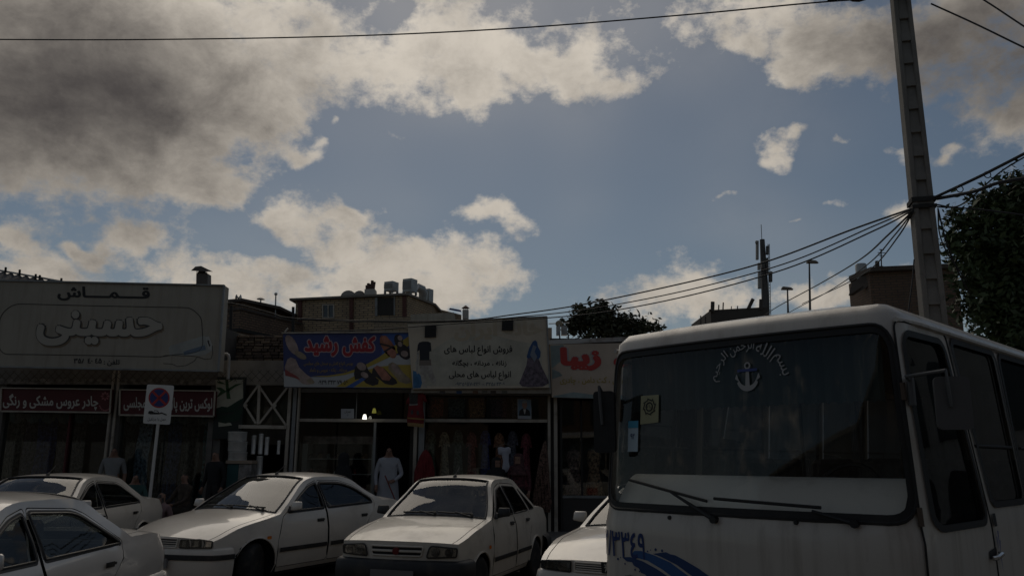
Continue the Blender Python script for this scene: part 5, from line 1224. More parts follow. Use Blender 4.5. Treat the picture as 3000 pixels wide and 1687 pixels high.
# tin eaves above the dress shop
ev = empty('eaves', (X(1750), F, Z(1000)), 0, 'rusty tin roof edge above the dress shop sign, bright along its top', 'roof')
p_ = [at(1606, 996, 18.3), at(2100, 975, 18.3)]; w2_ = Vector((0, 6, .55)); dn = Vector((0, 0, -.10))
part(ev, MB().hexa([p_[0] + dn, p_[1] + dn, p_[1] + dn + w2_, p_[0] + dn + w2_, p_[0], p_[1], p_[1] + w2_, p_[0] + w2_]), 'tin_sheet', mat('tin', (.38, .36, .34), .35, .7, dirt=(.12, .07, .04), dirt_amt=.7, dscale=2))
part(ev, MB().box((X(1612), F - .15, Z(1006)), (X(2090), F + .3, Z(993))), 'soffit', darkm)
part(ev, MB().box((X(1612), F - .19, Z(1013)), (X(2090), F + .2, Z(1006) - .003)), 'brick_course', brick_mat('brick_old', (.14, .10, .07), (.10, .07, .05), (.12, .10, .08)))

# ================================================================= plain buildings that close the row
for nm, a, b_, top, lab in (('row_building', 2085, 2900, Z(1010), 'plain plastered shop building beyond the dress shop, behind the minibus'),):
    r = empty(nm, (X(a), F, 0), 0, lab, 'building')
    part(r, MB().box((X(a), F, 0), (X(b_) + 4, F + 6, top)), 'wall', plaster)
    for i in range(3): part(r, MB().box((X(a) + .5 + i * 2.6, F - .05, FL), (X(a) + 2.6 + i * 2.6, F - .002, 2.7)), 'shutter', steelg)
# ---------------------------------------------------------------- buildings behind the shop row
YBR = brick_mat('brick_yellow', (.50, .36, .22), (.42, .30, .18), (.15, .12, .09), .22, .075, .012, .35)
RBR = brick_mat('brick_brown', (.25, .16, .10), (.19, .12, .08), (.07, .055, .045), .22, .075, .014, .5)
LBR = brick_mat('brick_light', (.40, .31, .21), (.36, .27, .18), (.20, .16, .11), .22, .075, .014, .2)
rust = mat('column_red_oxide', (.10, .035, .025), .7, dirt=(.05, .03, .02), dirt_amt=.5)
roofd = mat('roof_edge_dark', (.07, .055, .045), .8, dirt=(.16, .14, .12), dirt_amt=.4)
galv = mat('galvanised', (.36, .36, .35), .45, .55, dirt=(.15, .12, .1), dirt_amt=.4, dscale=3)
wing = mat('window_dark_glass', (.02, .025, .03), .12, 0, .6)
def plan_block(r, plan, z0, z1, name, m):
    ox, oy, oz = r.location; n = len(plan)
    vs = [(p[0] - ox, p[1] - oy, z0 - oz) for p in plan] + [(p[0] - ox, p[1] - oy, z1 - oz) for p in plan]
    return MB().add(vs, [tuple(reversed(range(n))), tuple(range(n, 2 * n))] + [(i, (i + 1) % n, (i + 1) % n + n, i + n) for i in range(n)]).build(name, m, r)
def PX(px, Y, py=900): p = at(px, py, Y); return (p.x, p.y)
# yellow brick house
A, C_, D_ = PX(866, 27), PX(1193, 26), PX(1268, 27.7)
zt = at(1193, 866, 26).z
yh = empty('brick_house', (C_[0], C_[1], 0), 0, 'yellow brick house with red steel columns and air coolers on its roof', 'house')
plan_block(yh, [A, C_, D_, (D_[0] + .3, D_[1] + 5), (A[0] + .5, A[1] + 6)], 0, zt, 'wall', YBR)
plan_block(yh, [(A[0] - .2, A[1] - .10), (C_[0] + .02, C_[1] - .14), (D_[0] + .1, D_[1]), (D_[0] + .5, D_[1] + 5.2), (A[0] + .3, A[1] + 6.2)], zt, zt + .07, 'roof', mat('roof_edge_pale', (.22, .19, .16), .8, dirt=(.1, .08, .06), dirt_amt=.5))
def on_front(px, py, o=0.0):     # point on the yellow house's front
    d = ray(px, py); a = Vector((A[0], A[1], 0)); n = Vector((C_[1] - A[1], -(C_[0] - A[0]), 0)).normalized(); O = Vector((0, 0, CAMH))
    p = O + d * ((a - O).dot(n) / d.dot(n)); return p + n * (o if n.y < 0 else -o)
def front_box(r, x0, y0, x1, y1, o0, o1, nm, m):
    p = [on_front(x, y, o) for o in (o1, o0) for x, y in ((x0, y1), (x1, y1), (x1, y0), (x0, y0))]
    return part(r, MB().hexa([p[0], p[1], p[5], p[4], p[3], p[2], p[6], p[7]]), nm, m)
for px in (881, 1031, 1186): front_box(yh, px - 5, 868 if px > 1000 else 878, px + 5, 985, -.02, .07, 'steel_column', rust)
w_ = front_box(yh, 948, 894, 979, 931, -.02, .03, 'window', wing); 
for x0, x1, y0, y1 in ((946, 981, 892, 895), (946, 981, 930, 933), (962, 965, 895, 930), (946, 949, 895, 930), (978, 981, 895, 930)):
    front_box(yh, x0, y0, x1, y1, .0, .06, 'window_bar', steelw)
front_box(yh, 1107, 872, 1156, 924, -.02, .02, 'balcony_opening_shade', mat('opening_shade', (.045, .04, .035), .9)); front_box(yh, 1100, 872, 1107, 926, .0, .05, 'balcony_jamb', steelg); front_box(yh, 1155, 868, 1158, 924, .0, .05, 'balcony_jamb', steelg)  # flat dark panel, the shade of the opening put into its colour
lw = empty('parapet_wall', (X(1140, 24.5), 24.5, 0), 0, 'paler brick parapet in front of the yellow brick house', 'wall')
part(lw, MB().box((X(1084, 24.5), 24.5, 1.5), (X(1215, 24.5), 24.7, Z(930, 24.5))), 'wall', LBR)
cp = empty('cream_block', (X(1260, 22), 22, 0), 0, 'cream rendered roof parapet behind the pale clothes sign', 'wall')
part(cp, MB().hexa([at(1203, 975, 22), at(1345, 975, 22), at(1345, 975, 23), at(1203, 975, 23), at(1203, 921, 22), at(1330, 915, 22), at(1330, 915, 23), at(1203, 921, 23)]), 'wall', mat('cream_render', (.42, .37, .29), .9, var=.12, dirt=(.2, .16, .12), dirt_amt=.4, streak=True))
lb = empty('brick_annex', (X(1300, 29), 29, 0), 0, 'low brick annex beside the yellow house, sloping to the right', 'building')
part(lb, MB().hexa([at(1245, 975, 28.5), at(1352, 975, 29.5), at(1352, 975, 32), at(1245, 975, 32), at(1245, 895, 28.5), at(1352, 922, 29.5), at(1352, 922, 32), at(1245, 895, 32)]), 'wall', YBR)
part(lb, MB().hexa([at(1315, 907, 28.4), at(1352, 914, 28.6), at(1352, 914, 29), at(1315, 907, 29), at(1318, 902, 28.4), at(1350, 908, 28.6), at(1350, 908, 29), at(1318, 902, 29)]), 'awning', mat('tarp_blue', (.03, .06, .20), .7))
# air coolers
def cooler(px0, px1, py0, py1, Y, lab):
    a, b = at(px0, py1, Y), at(px1, py0, Y); r = empty('air_cooler', ((a.x + b.x) / 2, Y, a.z), 0, lab, 'air cooler', 'air coolers on the brick house roof')
    w, h = (b.x - a.x) * .72, b.z - a.z; d = w
    cs_, sn = math.cos(R(-28)), math.sin(R(-28)); rot = lambda v: (v[0] * cs_ - v[1] * sn, v[0] * sn + v[1] * cs_, v[2])
    mb = MB().box((-w / 2, -d / 2, .08), (w / 2, d / 2, h)); mb.v = [rot(v) for v in mb.v]; mb.build('casing', galv, r)
    for i in range(9):
        x = -w / 2 + w * (i + .5) / 9
        for (bx) in ((x - .015, -d / 2 - .02, .16, x + .015, -d / 2, h - .08),):
            m_ = MB().box(bx[:3], bx[3:]); m_.v = [rot(v) for v in m_.v]; m_.build('louvre', steelg, r)
    for sx in (-1, 1):
        for sy in (-1, 1):
            m_ = MB().box((sx * w * .42 - .03, sy * d * .42 - .03, -.02), (sx * w * .42 + .03, sy * d * .42 + .03, .08)); m_.v = [rot(v) for v in m_.v]; m_.build('leg', steelg, r)
cooler(1125, 1168, 827, 860, 26.9, 'squat air cooler, left of the three on the yellow house roof')
cooler(1179, 1223, 819, 863, 26.6, 'tallest air cooler, middle of the three on the yellow house roof')
cooler(1238, 1270, 848, 895, 28.2, 'air cooler with ducts, rightmost of the three on the yellow house roof')
dk = empty('cooler_duct', at(1232, 885, 27.6), 0, 'bent metal duct between the air coolers on the yellow house', 'duct')
part(dk, MB().tube([at(1222, 842, 27.5), at(1236, 848, 27.6), at(1240, 860, 27.7), at(1238, 892, 27.8)], .16, 10), 'tube', galv, smooth=True)
ch = empty('chimney', at(1082, 866, 26.9), 0, 'white chimney block with broken clay pots on the yellow house roof', 'chimney')
part(ch, quad_box([(1068, 847), (1098, 846), (1099, 868), (1067, 868)], 26.9, .4), 'block', mat('chimney_white', (.45, .42, .38), .9))
for i, (dx, h, t) in enumerate(((1075, 836, 0), (1080, 830, -1), (1085, 832, 1), (1089, 822, 2), (1094, 826, 3))):
    part(ch, MB().tube([at(dx, 848, 27.0), at(dx + t, h, 27.0)], .05, 7), 'pot', mat('clay_pot', (.10, .06, .05), .9))
for i, (px, lab) in enumerate(((1020, 'left satellite dish lying on the yellow house roof'), (1046, 'right satellite dish lying on the yellow house roof'))):
    p = at(px, 871, 27.1); o = MB().lathe([(0, .0), (.10, .012), (.20, .05), (.27, .10)], 18).build('satellite_dish', mat('dish_grey', (.40, .38, .36), .6), None, True)
    o.location = p; o.rotation_euler = (R(115), R(10), R(20 + 30 * i)); tag(o, lab, 'dish', 'dishes on the yellow house roof')
cv = empty('roof_flue', at(1366, 932, 23), 0, 'white roof flue with a small rusty cowl behind the clothes sign', 'flue')
part(cv, MB().tube([at(1364, 935, 23), at(1364, 908, 23)], .09, 12), 'pipe', mat('chimney_white', (.45, .42, .38), .9), smooth=True)
part(cv, MB().lathe([(.12, 0), (.02, .08), (0, .085)], 12, at(1364, 903, 23)), 'cowl', rust)
for dx in (-6, 6): part(cv, MB().cyl(at(1364 + dx, 909, 23), at(1364 + dx, 902, 23), .008, 5), 'strut', rust)

# brown brick house at left
E_, G_, H_ = PX(636, 24.4), PX(706, 24), PX(884, 26.7)
zb1 = at(706, 900, 24).z; zb2 = at(706, 882, 24.2).z
bh = empty('brick_house', (G_[0], G_[1], 0), 0, 'brown brick house with a penthouse between the fabric sign and the yellow house', 'house')
plan_block(bh, [E_, G_, H_, (H_[0] + .6, H_[1] + 4), (E_[0], E_[1] + 5)], 0, zb1, 'wall', RBR)
q = [PX(640, 24.7), PX(712, 24.35), PX(796, 25.6), (PX(796, 25.6)[0] + .5, 29), (PX(640, 24.7)[0], 29)]
plan_block(bh, q, zb1 + .003, zb2, 'penthouse', RBR)
plan_block(bh, [(q[0][0] - .1, q[0][1] - .1), (q[1][0], q[1][1] - .15), (q[2][0] + .3, q[2][1] - .1), (q[3][0] + .2, 29.2), (q[4][0], 29.2)], zb2 + .002, zb2 + .09, 'roof', roofd)
plan_block(bh, [(E_[0], E_[1] - .07), (G_[0] + .02, G_[1] - .08), (H_[0] + .05, H_[1] - .08), (H_[0] + .05, H_[1] - .01), (G_[0], G_[1] - .01), (E_[0], E_[1] - .01)], at(706, 972, 24).z, at(706, 962, 24).z, 'dark_band', darkm)
plan_block(bh, [(E_[0], E_[1] - .05), (G_[0] + .02, G_[1] - .06), (H_[0] + .05, H_[1] - .06), (H_[0] + .05, H_[1] - .01), (G_[0], G_[1] - .01), (E_[0], E_[1] - .01)], zb1 - .08, zb1 - .01, 'coping', roofd)
gw = empty('garden_wall', (X(700, 22), 22, 0), 0, 'low light brick wall sloping to the right above the old rough wall', 'wall')
part(gw, MB().hexa([at(640, 1010, 21.5), at(788, 1025, 22.8), at(788, 1025, 23.1), at(640, 1010, 21.8), at(640, 958, 21.5), at(788, 1000, 22.8), at(788, 1000, 23.1), at(640, 958, 21.8)]), 'wall', LBR)
# roof things
ls = empty('horn_loudspeaker', at(699, 880, 24.6), 0, 'pair of horn loudspeakers on the brown brick penthouse', 'loudspeaker')
for sg in (-1, 1): part(ls, MB().tube([at(699 + sg * 1, 872, 24.6), at(699 + sg * 4, 870.5, 24.6), at(699 + sg * 7, 870, 24.6)], [.02, .035, .085], 10), 'horn', galv, smooth=True)
part(ls, MB().cyl(at(699, 884, 24.6), at(699, 871, 24.6), .025, 7), 'post', galv)
def thin_post(name, pts, Y, r_, m, lab, cat, extra=None):
    r = empty(name, at(pts[0][0], pts[0][1], Y), 0, lab, cat); part(r, MB().tube([at(a, b, Y) for a, b in pts], r_, 6), 'post', m)
    if extra: extra(r)
    return r
thin_post('roof_vent', [(763, 900), (764, 877)], 25.2, .022, galv, 'thin roof vent with a flat cap on the brown brick house', 'vent', lambda r: part(r, MB().lathe([(.13, 0), (.10, .03), (.02, .07)], 10, at(764, 877, 25.2)), 'cap', galv))
thin_post('roof_lamp_post', [(806, 935), (808, 866)], 25.5, .022, galv, 'thin pole with a pale globe above the brown brick house', 'pole', lambda r: part(r, MB().lathe([(0, 0), (.04, .012), (.055, .05), (.04, .09), (0, .10)], 10, at(808, 866, 25.5)), 'globe', mat('globe_pale', (.5, .48, .44), .4), smooth=True))
thin_post('steel_post', [(858, 978), (859, 899)], 22.5, .04, darkm, 'dark upright steel post left of the yellow brick house', 'post')
thin_post('steel_post', [(674, 1004), (678, 895)], 21.2, .04, darkm, 'dark upright steel post beside the large fabric sign', 'post')
thin_post('conduit', [(834, 973), (844, 961)], 18.1, .02, steelw, 'short pale conduit end sticking up at the blue sign corner', 'pipe')
# flue on the fabric shop roof
fl2 = empty('roof_flue', at(592, 836, 19.4), 0, 'square metal flue with an open peaked cowl on the fabric shop roof', 'flue')
rf = mat('flue_metal', (.10, .085, .075), .6, .3, dirt=(.2, .17, .14), dirt_amt=.4)
part(fl2, quad_box([(575, 801), (608, 801), (608, 860), (574, 860)], 19.4, .25), 'shaft', rf)
part(fl2, MB().hexa([at(559, 793, 19.3), at(624, 796, 19.3), at(622, 796, 19.9), at(561, 793, 19.9), at(572, 781, 19.3), at(589, 779, 19.3), at(589, 779, 19.9), at(572, 781, 19.9)]), 'cowl', rf)
for px in (577, 594, 606): part(fl2, MB().cyl(at(px, 803, 19.45), at(px, 790, 19.45), .01, 5), 'strut', rf)
part(fl2, MB().lathe([(.0, .09), (.08, .07), (.11, .0)], 12, at(592, 801, 19.5)), 'dome', rf)
# corrugated shed roof behind the fabric shop
sh = empty('shed_roof', at(60, 830, 23), 0, 'dark corrugated shed roof sloping behind the large fabric sign', 'roof')
sv = MB(); a0, a1 = at(-260, 750, 23), at(184, 829, 23)
for i in range(61):
    t = i / 60; p = a0.lerp(a1, t); dz = .03 * math.sin(i * 2.1); sv.v += [(p.x, p.y, p.z + dz), (p.x, p.y - 2.0, p.z - 1.6 + dz)]
sv.f = [(2 * i, 2 * i + 1, 2 * i + 3, 2 * i + 2) for i in range(60)]; sv.m = [0] * 60
part(sh, sv, 'sheet', mat('shed_tin', (.12, .115, .11), .5, .4, dirt=(.08, .05, .04), dirt_amt=.6))
part(sh, MB().tube([a0 + Vector((0, 0, .04)), a1 + Vector((0, 0, .04))], .03, 6), 'ridge_bar', galv)
for px, h in ((16, 783), (57, 790), (104, 803), (116, 806), (179, 815)): part(sh, MB().tube([at(px, h + 16, 22.9), at(px + 1, h, 22.9)], .03, 6), 'stub', darkm)

# brick house at the right
zr = at(2600, 800, 24).z
rh = empty('brick_house', (X(2640, 24), 24, 0), 0, 'brown brick house behind the concrete pole and the minibus roof', 'house')
a, b, c = PX(2555, 24), PX(2816, 23.4), PX(2492, 25.6)
plan_block(rh, [a, b, (b[0] + .4, 28), (c[0] + 1.3, 28), c], 0, zr, 'wall', brick_mat('brick_red_brown', (.17, .105, .07), (.135, .083, .056), (.09, .07, .055), .24, .08, .014, .35))
plan_block(rh, [(a[0] - .05, a[1] - .25), (b[0] + .25, b[1] - .25), (b[0] + .6, 28.2), (c[0] + 1.5, 28.2), (a[0] - .2, 25)], zr + .002, zr + .13, 'roof', roofd)
part(rh, MB().hexa([at(2486, 866, 24.6), at(2500, 866, 24.6), at(2556, 830, 24.0), at(2540, 830, 24.2), at(2497, 826, 24.6), at(2540, 824, 24.4), at(2556, 800, 24.0), at(2540, 800, 24.2)]), 'lean_to_roof', roofd)
wt = empty('water_tank', at(2527, 826, 24.6), 0, 'small metal water tank at the left corner of the right brick house', 'tank')
part(wt, MB().lathe([(.14, -.1), (.14, .28), (.17, .29), (.17, .52), (.15, .56), (.0, .57)], 14, at(2526, 825, 24.6)), 'drum', galv, smooth=True)
for i, (px, y1) in enumerate(((2570, 765), (2582, 780))):
    tag(MB().cyl(at(px, 803, 24.3), at(px, y1, 24.3), .08 - .01 * i, 10, .06).build('chimney_pot', roofd, None, True), ('taller' if i == 0 else 'shorter') + ' chimney pot on the right brick house roof', 'chimney')
def aer(r):
    for y, l in ((731, 8), (740, 13), (748, 9)): part(r, MB().cyl(at(2582 - l * .8, y, 24.4), at(2582 + l, y + 1, 24.4), .012, 5), 'crossbar', darkm)
thin_post('tv_aerial', [(2583, 800), (2581, 730)], 24.4, .018, darkm, 'television aerial with crossbars on the right brick house', 'aerial', aer)
# unfinished concrete frame
uf = empty('unfinished_building', (X(2160, 36), 36, 0), 0, 'unfinished concrete frame with stub columns and reinforcing bars above the minibus', 'building')
cg = mat('raw_concrete_dark', (.07, .06, .052), .9)
part(uf, quad_box([(2082, 908), (2250, 899), (2250, 1010), (2086, 1010)], 36, 4), 'slab_block', cg)
for px, y0, y1, r_ in ((2087, 910, 884, .09), (2105, 908, 893, .03), (2118, 906, 886, .03), (2229, 902, 877, .09), (2160, 904, 896, .025), (2195, 904, 890, .03), (2142, 905, 897, .02)):
    part(uf, MB().cyl(at(px, y0 + 6, 36), at(px + 1, y1, 36), r_, 6), 'stub_column', cg)
part(uf, bar(MB(), (2192, 905), (2206, 876), 36, .14, .14), 'leaning_plank', cg); part(uf, bar(MB(), (2078, 908), (2090, 912), 35.9, .06, .2), 'edge_board', cg)
for i, (px, y1) in enumerate(((2053, 925), (2067, 927))): part(uf, MB().cyl(at(px, 950, 36), at(px, y1, 36), .03, 5), 'rebar', cg)

# telecom mast
mt = empty('telecom_mast', at(2243, 960, 46), 0, 'telecom mast with panel antennas beyond the shops', 'mast')
mg = mat('mast_grey', (.085, .08, .077), .6, .3); ma = mat('antenna_pale', (.24, .23, .22), .6)
part(mt, MB().tube([at(2246, 1000, 46), at(2240, 830, 46), at(2233, 702, 46)], [.21, .20, .14], 10), 'tube', mg, smooth=True)
part(mt, MB().cyl(at(2232, 704, 46), at(2230, 658, 46), .02, 5), 'lightning_rod', mg)
for (x0, y0, x1, y1) in ((2216, 705, 2223, 760), (2221, 770, 2228, 790), (2222, 795, 2230, 845), (2246, 720, 2253, 745), (2246, 755, 2252, 800), (2255, 795, 2263, 825), (2232, 765, 2241, 785)):
    part(mt, quad_box([(x0, y0), (x1, y0), (x1, y1), (x0, y1)], 45.6, .15), 'panel_antenna', ma if x0 < 2225 else mg)
part(mt, MB().lathe([(0, 0), (.10, .04), (.12, .1)], 12, at(2212, 710, 45.6), 'x'), 'dish', ma)
for px in (2250, 2254): part(mt, MB().cyl(at(px + 5, 960, 45.8), at(px, 715, 45.8), .02, 5), 'ladder_rail', mg)
for i in range(24):
    y = 718 + i * 9; part(mt, MB().cyl(at(2250 + i * .2, y, 45.8), at(2254.5 + i * .2, y, 45.8), .015, 4), 'ladder_rung', mg)
# street lamps
def lamp(px, y0, y1, hx, hw, Y, lab):
    r = empty('street_lamp', at(px + 2, y0, Y), 0, lab, 'street lamp', 'street lamps beyond the minibus'); part(r, MB().tube([at(px + 3, y0, Y), at(px, y1, Y)], [.07, .04], 8), 'post', mg, smooth=True)
    a = at(hx, y1, Y); w = hw * Y / FPX
    part(r, MB().hexa([(a.x, Y - .15, a.z - .05), (a.x + w, Y - .12, a.z - .06), (a.x + w, Y + .12, a.z - .06), (a.x, Y + .15, a.z - .05), (a.x + w * .1, Y - .1, a.z + .13), (a.x + w * .8, Y - .08, a.z + .08), (a.x + w * .8, Y + .08, a.z + .08), (a.x + w * .1, Y + .1, a.z + .13)]), 'lamp_head', mat('lamp_head', (.16, .13, .10), .6), bevel=.03)
lamp(2371, 960, 768, 2363, 36, 40, 'taller street lamp between the telecom mast and the concrete pole')
lamp(2307, 960, 846, 2289, 36, 44, 'shorter street lamp just right of the telecom mast')
# dish on the eaves
sd = empty('satellite_dish', at(1638, 985, 18.9), 0, 'round satellite dish on a crossbar above the dress shop', 'dish')
part(sd, MB().lathe([(0, 0), (.05, .01), (.085, .035)], 16, at(1638, 948, 18.9), 'y'), 'bowl', mat('dish_tan', (.30, .25, .17), .6), smooth=True)
part(sd, MB().cyl(at(1640, 992, 18.9), at(1638, 950, 18.9), .02, 6), 'post', galv); part(sd, MB().cyl(at(1607, 948, 18.95), at(1668, 946, 18.95), .012, 6), 'crossbar', galv); part(sd, MB().box(at(1630, 982, 18.9), at(1641, 958, 19.0)), 'receiver', galv)
part(sd, MB().box(at(1645, 980, 19.2), at(1660, 958, 19.4)), 'box', galv)

# ---------------------------------------------------------------- concrete pole and lines
PY = 10.0; pxy = at(2724, 900, PY); PXc = pxy.x + .03
pole = empty('concrete_pole', (PXc, PY, 0), R(-14), 'tall concrete utility pole with ladder-like recesses behind the minibus', 'utility pole')
conc = mat('pole_concrete', (.20, .185, .165), .9, var=.2, vscale=4, dirt=(.09, .08, .07), dirt_amt=.5, dscale=2, bump=.35, bscale=35)
PH = 9.2
def pw(z): return .150 - .05 * z / PH        # half width
def pd(z): return .145 - .04 * z / PH
pm = MB()
for sg in (-1, 1):
    pm.hexa([(sg * pw(0), -pd(0), 0), (sg * pw(0) * .5, -pd(0), 0), (sg * pw(0) * .5, pd(0), 0), (sg * pw(0), pd(0), 0), (sg * pw(PH), -pd(PH), PH), (sg * pw(PH) * .5, -pd(PH), PH), (sg * pw(PH) * .5, pd(PH), PH), (sg * pw(PH), pd(PH), PH)])
pm.build('shaft', conc, pole, bevel=.012)
z = 0.0
while z < PH - .2:          # sloping footholds between the two flanges
    z1 = z + .325; w0, w1, d0, d1 = pw(z) * .505, pw(z1) * .505, pd(z), pd(z1)
    MB().hexa([(-w0, -d0 * .96, z), (w0, -d0 * .96, z), (w0, d0 * .96, z), (-w0, d0 * .96, z), (-w1, -d1 * .58, z1 - .004), (w1, -d1 * .58, z1 - .004), (w1, d1 * .58, z1 - .004), (-w1, d1 * .58, z1 - .004)]).build('foothold', conc, pole)
    z = z1
za = at(2652, -8, PY).z
MB().box((-.95, -.22, za - .02), (.95, -.14, za + .10)).build('cross_arm', darkm, pole, bevel=.01)
ins_m = mat('insulator_brown', (.035, .022, .018), .35)
for x in (-.55, -.30, .38): MB().tube([(x - .14, -.18, za - .03), (x - .08, -.18, za - .04), (x, -.18, za - .045), (x + .08, -.18, za - .04), (x + .14, -.18, za - .03)], [.02, .045, .055, .045, .02], 10).build('insulator', ins_m, pole, True)
for z, t in ((at(2720, 592, PY).z, .03), (at(2700, 612, PY).z, .02)): MB().box((-pw(z) - .02, -pd(z) - .02, z - t), (pw(z) + .02, pd(z) + .02, z + t)).build('clamp_band', darkm, pole)
cable = mat('cable_black', (.012, .012, .013), .6)
def wire(pts, r_, lab):
    p = catmull([tuple(at(a, b, y)) for a, b, y in pts], 10)
    tag(MB().tube(p, r_, 6).build('overhead_wire', cable, None, True), lab, 'wire', 'overhead wires')
wire([(-120, 116, 13), (400, 117, 12.5), (1000, 107, 12), (1500, 84, 11.4), (2000, 45, 10.8), (2350, 12, 10.3), (2545, -3, 9.9)], .012, 'single long wire crossing the whole sky at the top')
wire([(2728, 12, 9.9), (2860, 72, 9.5), (3000, 140, 9.1), (3120, 195, 8.8)], .011, 'lower of the two wires running off at the top right corner')
wire([(2800, -50, 9.8), (2900, 12, 9.6), (3000, 78, 9.3), (3100, 140, 9.1)], .011, 'upper of the two wires running off at the top right corner')
wire([(2675, 610, 9.85), (2500, 671, 11), (2240, 768, 13), (2000, 830, 14.8), (1700, 893, 16.5), (1500, 922, 17.2), (1350, 939, 17.4), (1100, 940, 17.5), (860, 932, 17.5), (795, 917, 17.6), (700, 892, 17.6), (650, 885, 17.7)], .014, 'topmost wire from the pole sloping down left across the shop signs')
wire([(2675, 613, 9.85), (2560, 662, 11), (2300, 772, 13), (2000, 853, 15), (1720, 906, 16.6), (1500, 930, 17.3), (1345, 942, 17.45), (1100, 944, 17.5), (870, 936, 17.6)], .011, 'second wire from the pole sloping down left to the clothes sign')
wire([(2675, 616, 9.85), (2560, 676, 11), (2300, 788, 13), (2000, 870, 15), (1740, 918, 16.8), (1500, 938, 17.4), (1330, 948, 17.5), (1100, 965, 17.6), (960, 970, 17.7)], .012, 'third wire from the pole sagging low over the clothes sign')
wire([(2675, 618, 9.9), (2600, 690, 11), (2520, 760, 13), (2400, 832, 17), (2280, 897, 22), (2230, 930, 25)], .013, 'fourth wire from the pole dropping steeply behind the minibus roof')
wire([(2675, 620, 9.9), (2620, 690, 11), (2545, 772, 13), (2430, 852, 17), (2330, 905, 21), (2280, 935, 24)], .010, 'fifth wire from the pole dropping behind the minibus roof')
wire([(2675, 622, 9.9), (2630, 695, 11), (2560, 780, 13.5), (2480, 830, 16), (2350, 890, 21)], .010, 'sixth, lowest wire from the pole dropping behind the minibus roof')
wire([(2740, 578, 9.8), (2860, 522, 9.2), (2930, 487, 8.9), (3010, 446, 8.6), (3100, 400, 8.3)], .020, 'thick cable rising right from the pole to the picture edge')
wire([(2745, 582, 9.8), (2850, 562, 9.3), (2930, 535, 9.0), (3060, 515, 8.7)], .022, 'thick sagging cable running right from the pole into the tree')
wire([(2745, 600, 9.8), (2800, 606, 9.6), (2850, 575, 9.4), (2930, 505, 9.1), (3010, 455, 8.9)], .010, 'thin looped cable under the thick one at the pole')
wire([(2745, 606, 9.8), (2850, 612, 9.6), (2960, 625, 9.4), (3060, 640, 9.2)], .010, 'thin level cable running right from the pole into the tree')
wire([(2748, 612, 9.9), (2770, 700, 9.95), (2800, 780, 10.2), (2840, 860, 10.6)], .010, 'loose cable hanging down the right side of the pole')
wire([(2748, 610, 9.85), (2752, 680, 9.85), (2775, 740, 9.9), (2830, 820, 10.2)], .008, 'second loose cable hanging beside the pole')
wire([(2678, 760, 9.8), (2672, 830, 9.8), (2664, 890, 9.8), (2660, 930, 9.8)], .008, 'short loose cable hanging at the left of the pole')
for i, (px, py) in enumerate(((2812, 554), (2893, 512))):
    p = at(px, py, 9.2); tag(MB().tube([(p.x + .04 * math.cos(t), p.y, p.z + .04 * math.sin(t)) for t in [2 * math.pi * k / 14 for k in range(14)]], .006, 5, True).build('cable_ring', cable, None), ('ring on the cables nearest the concrete pole', 'ring on the cables farther right toward the tree')[i], 'ring')

# ---------------------------------------------------------------- trees
leafs = mat('leaf_dark', (.06, .085, .03), .6, var=.5, vscale=1.2); leafs2 = mat('leaf_brownish', (.05, .05, .022), .65, var=.5, vscale=1.0)
bark = mat('bark', (.06, .05, .04), .95, var=.3, vscale=8, bump=.5, bscale=12)
def tree(root, trunk, clumps, n, ls, m, seed, lab, branches=True):
    rn = random.Random(seed); r = empty('tree', root, 0, lab, 'tree'); root = Vector(root)
    tp = [Vector(p) - root for p in trunk]
    t = MB().tube(tp, [.17 - .10 * i / (len(tp) - 1) for i in range(len(tp))], 9)
    for c, rad in clumps:
        c = Vector(c) - root; b = tp[min(len(tp) - 1, 1 + rn.randrange(len(tp) - 1))]
        if branches: t.tube([b, b.lerp(c, .5) + Vector((rn.uniform(-.1, .1), rn.uniform(-.1, .1), -.05)), c], [.055, .035, .012], 6)
    t.build('trunk', bark, r, True)
    mb = MB(); tot = sum(rad ** 2 for c, rad in clumps)
    for c, rad in clumps:
        c = Vector(c) - root
        for _ in range(int(n * rad ** 2 / tot)):
            d = Vector((rn.gauss(0, 1), rn.gauss(0, 1), rn.gauss(0, 1))) * rad * .47
            p = c + Vector((d.x, d.y, d.z * .85)); s = ls * rn.uniform(.6, 1.3)
            a = Vector((rn.gauss(0, 1), rn.gauss(0, 1), rn.gauss(0, .7))).normalized(); b = a.orthogonal().normalized(); b = (b * math.cos(rn.random() * 6.28) + a.cross(b) * math.sin(rn.random() * 6.28))
            o = len(mb.v); mb.v += [tuple(p - a * s), tuple(p + b * s * .42), tuple(p + a * s), tuple(p - b * s * .42)]; mb.f.append((o, o + 1, o + 2, o + 3))
    mb.m = [0] * len(mb.f)
    me = bpy.data.meshes.new('crown'); me.from_pydata(mb.v, [], mb.f); me.materials.append(m); o = bpy.data.objects.new('crown', me); COL.objects.link(o); o.parent = r; tag(o, kind='stuff')
    return r
cl = [(at(px, py, y), rd) for px, py, y, rd in ((2995, 545, 13, .36), (2955, 590, 13.2, .40), (2890, 600, 13.2, .35), (3010, 610, 13, .6), (2930, 660, 13.4, .55), (2850, 660, 13.2, .36), (2800, 640, 13.2, .22), (2990, 720, 13.2, .75), (2890, 730, 13.4, .55), (2830, 735, 13.3, .36), (2790, 700, 13.3, .2),
      (2940, 810, 13.5, .7), (2860, 800, 13.3, .4), (3040, 850, 13.3, .8), (2890, 870, 13.4, .5), (2940, 920, 13.4, .55), (2880, 905, 13.3, .3), (3010, 960, 13.3, .7), (3060, 720, 13.5, .9), (2960, 1010, 13.4, .6))]
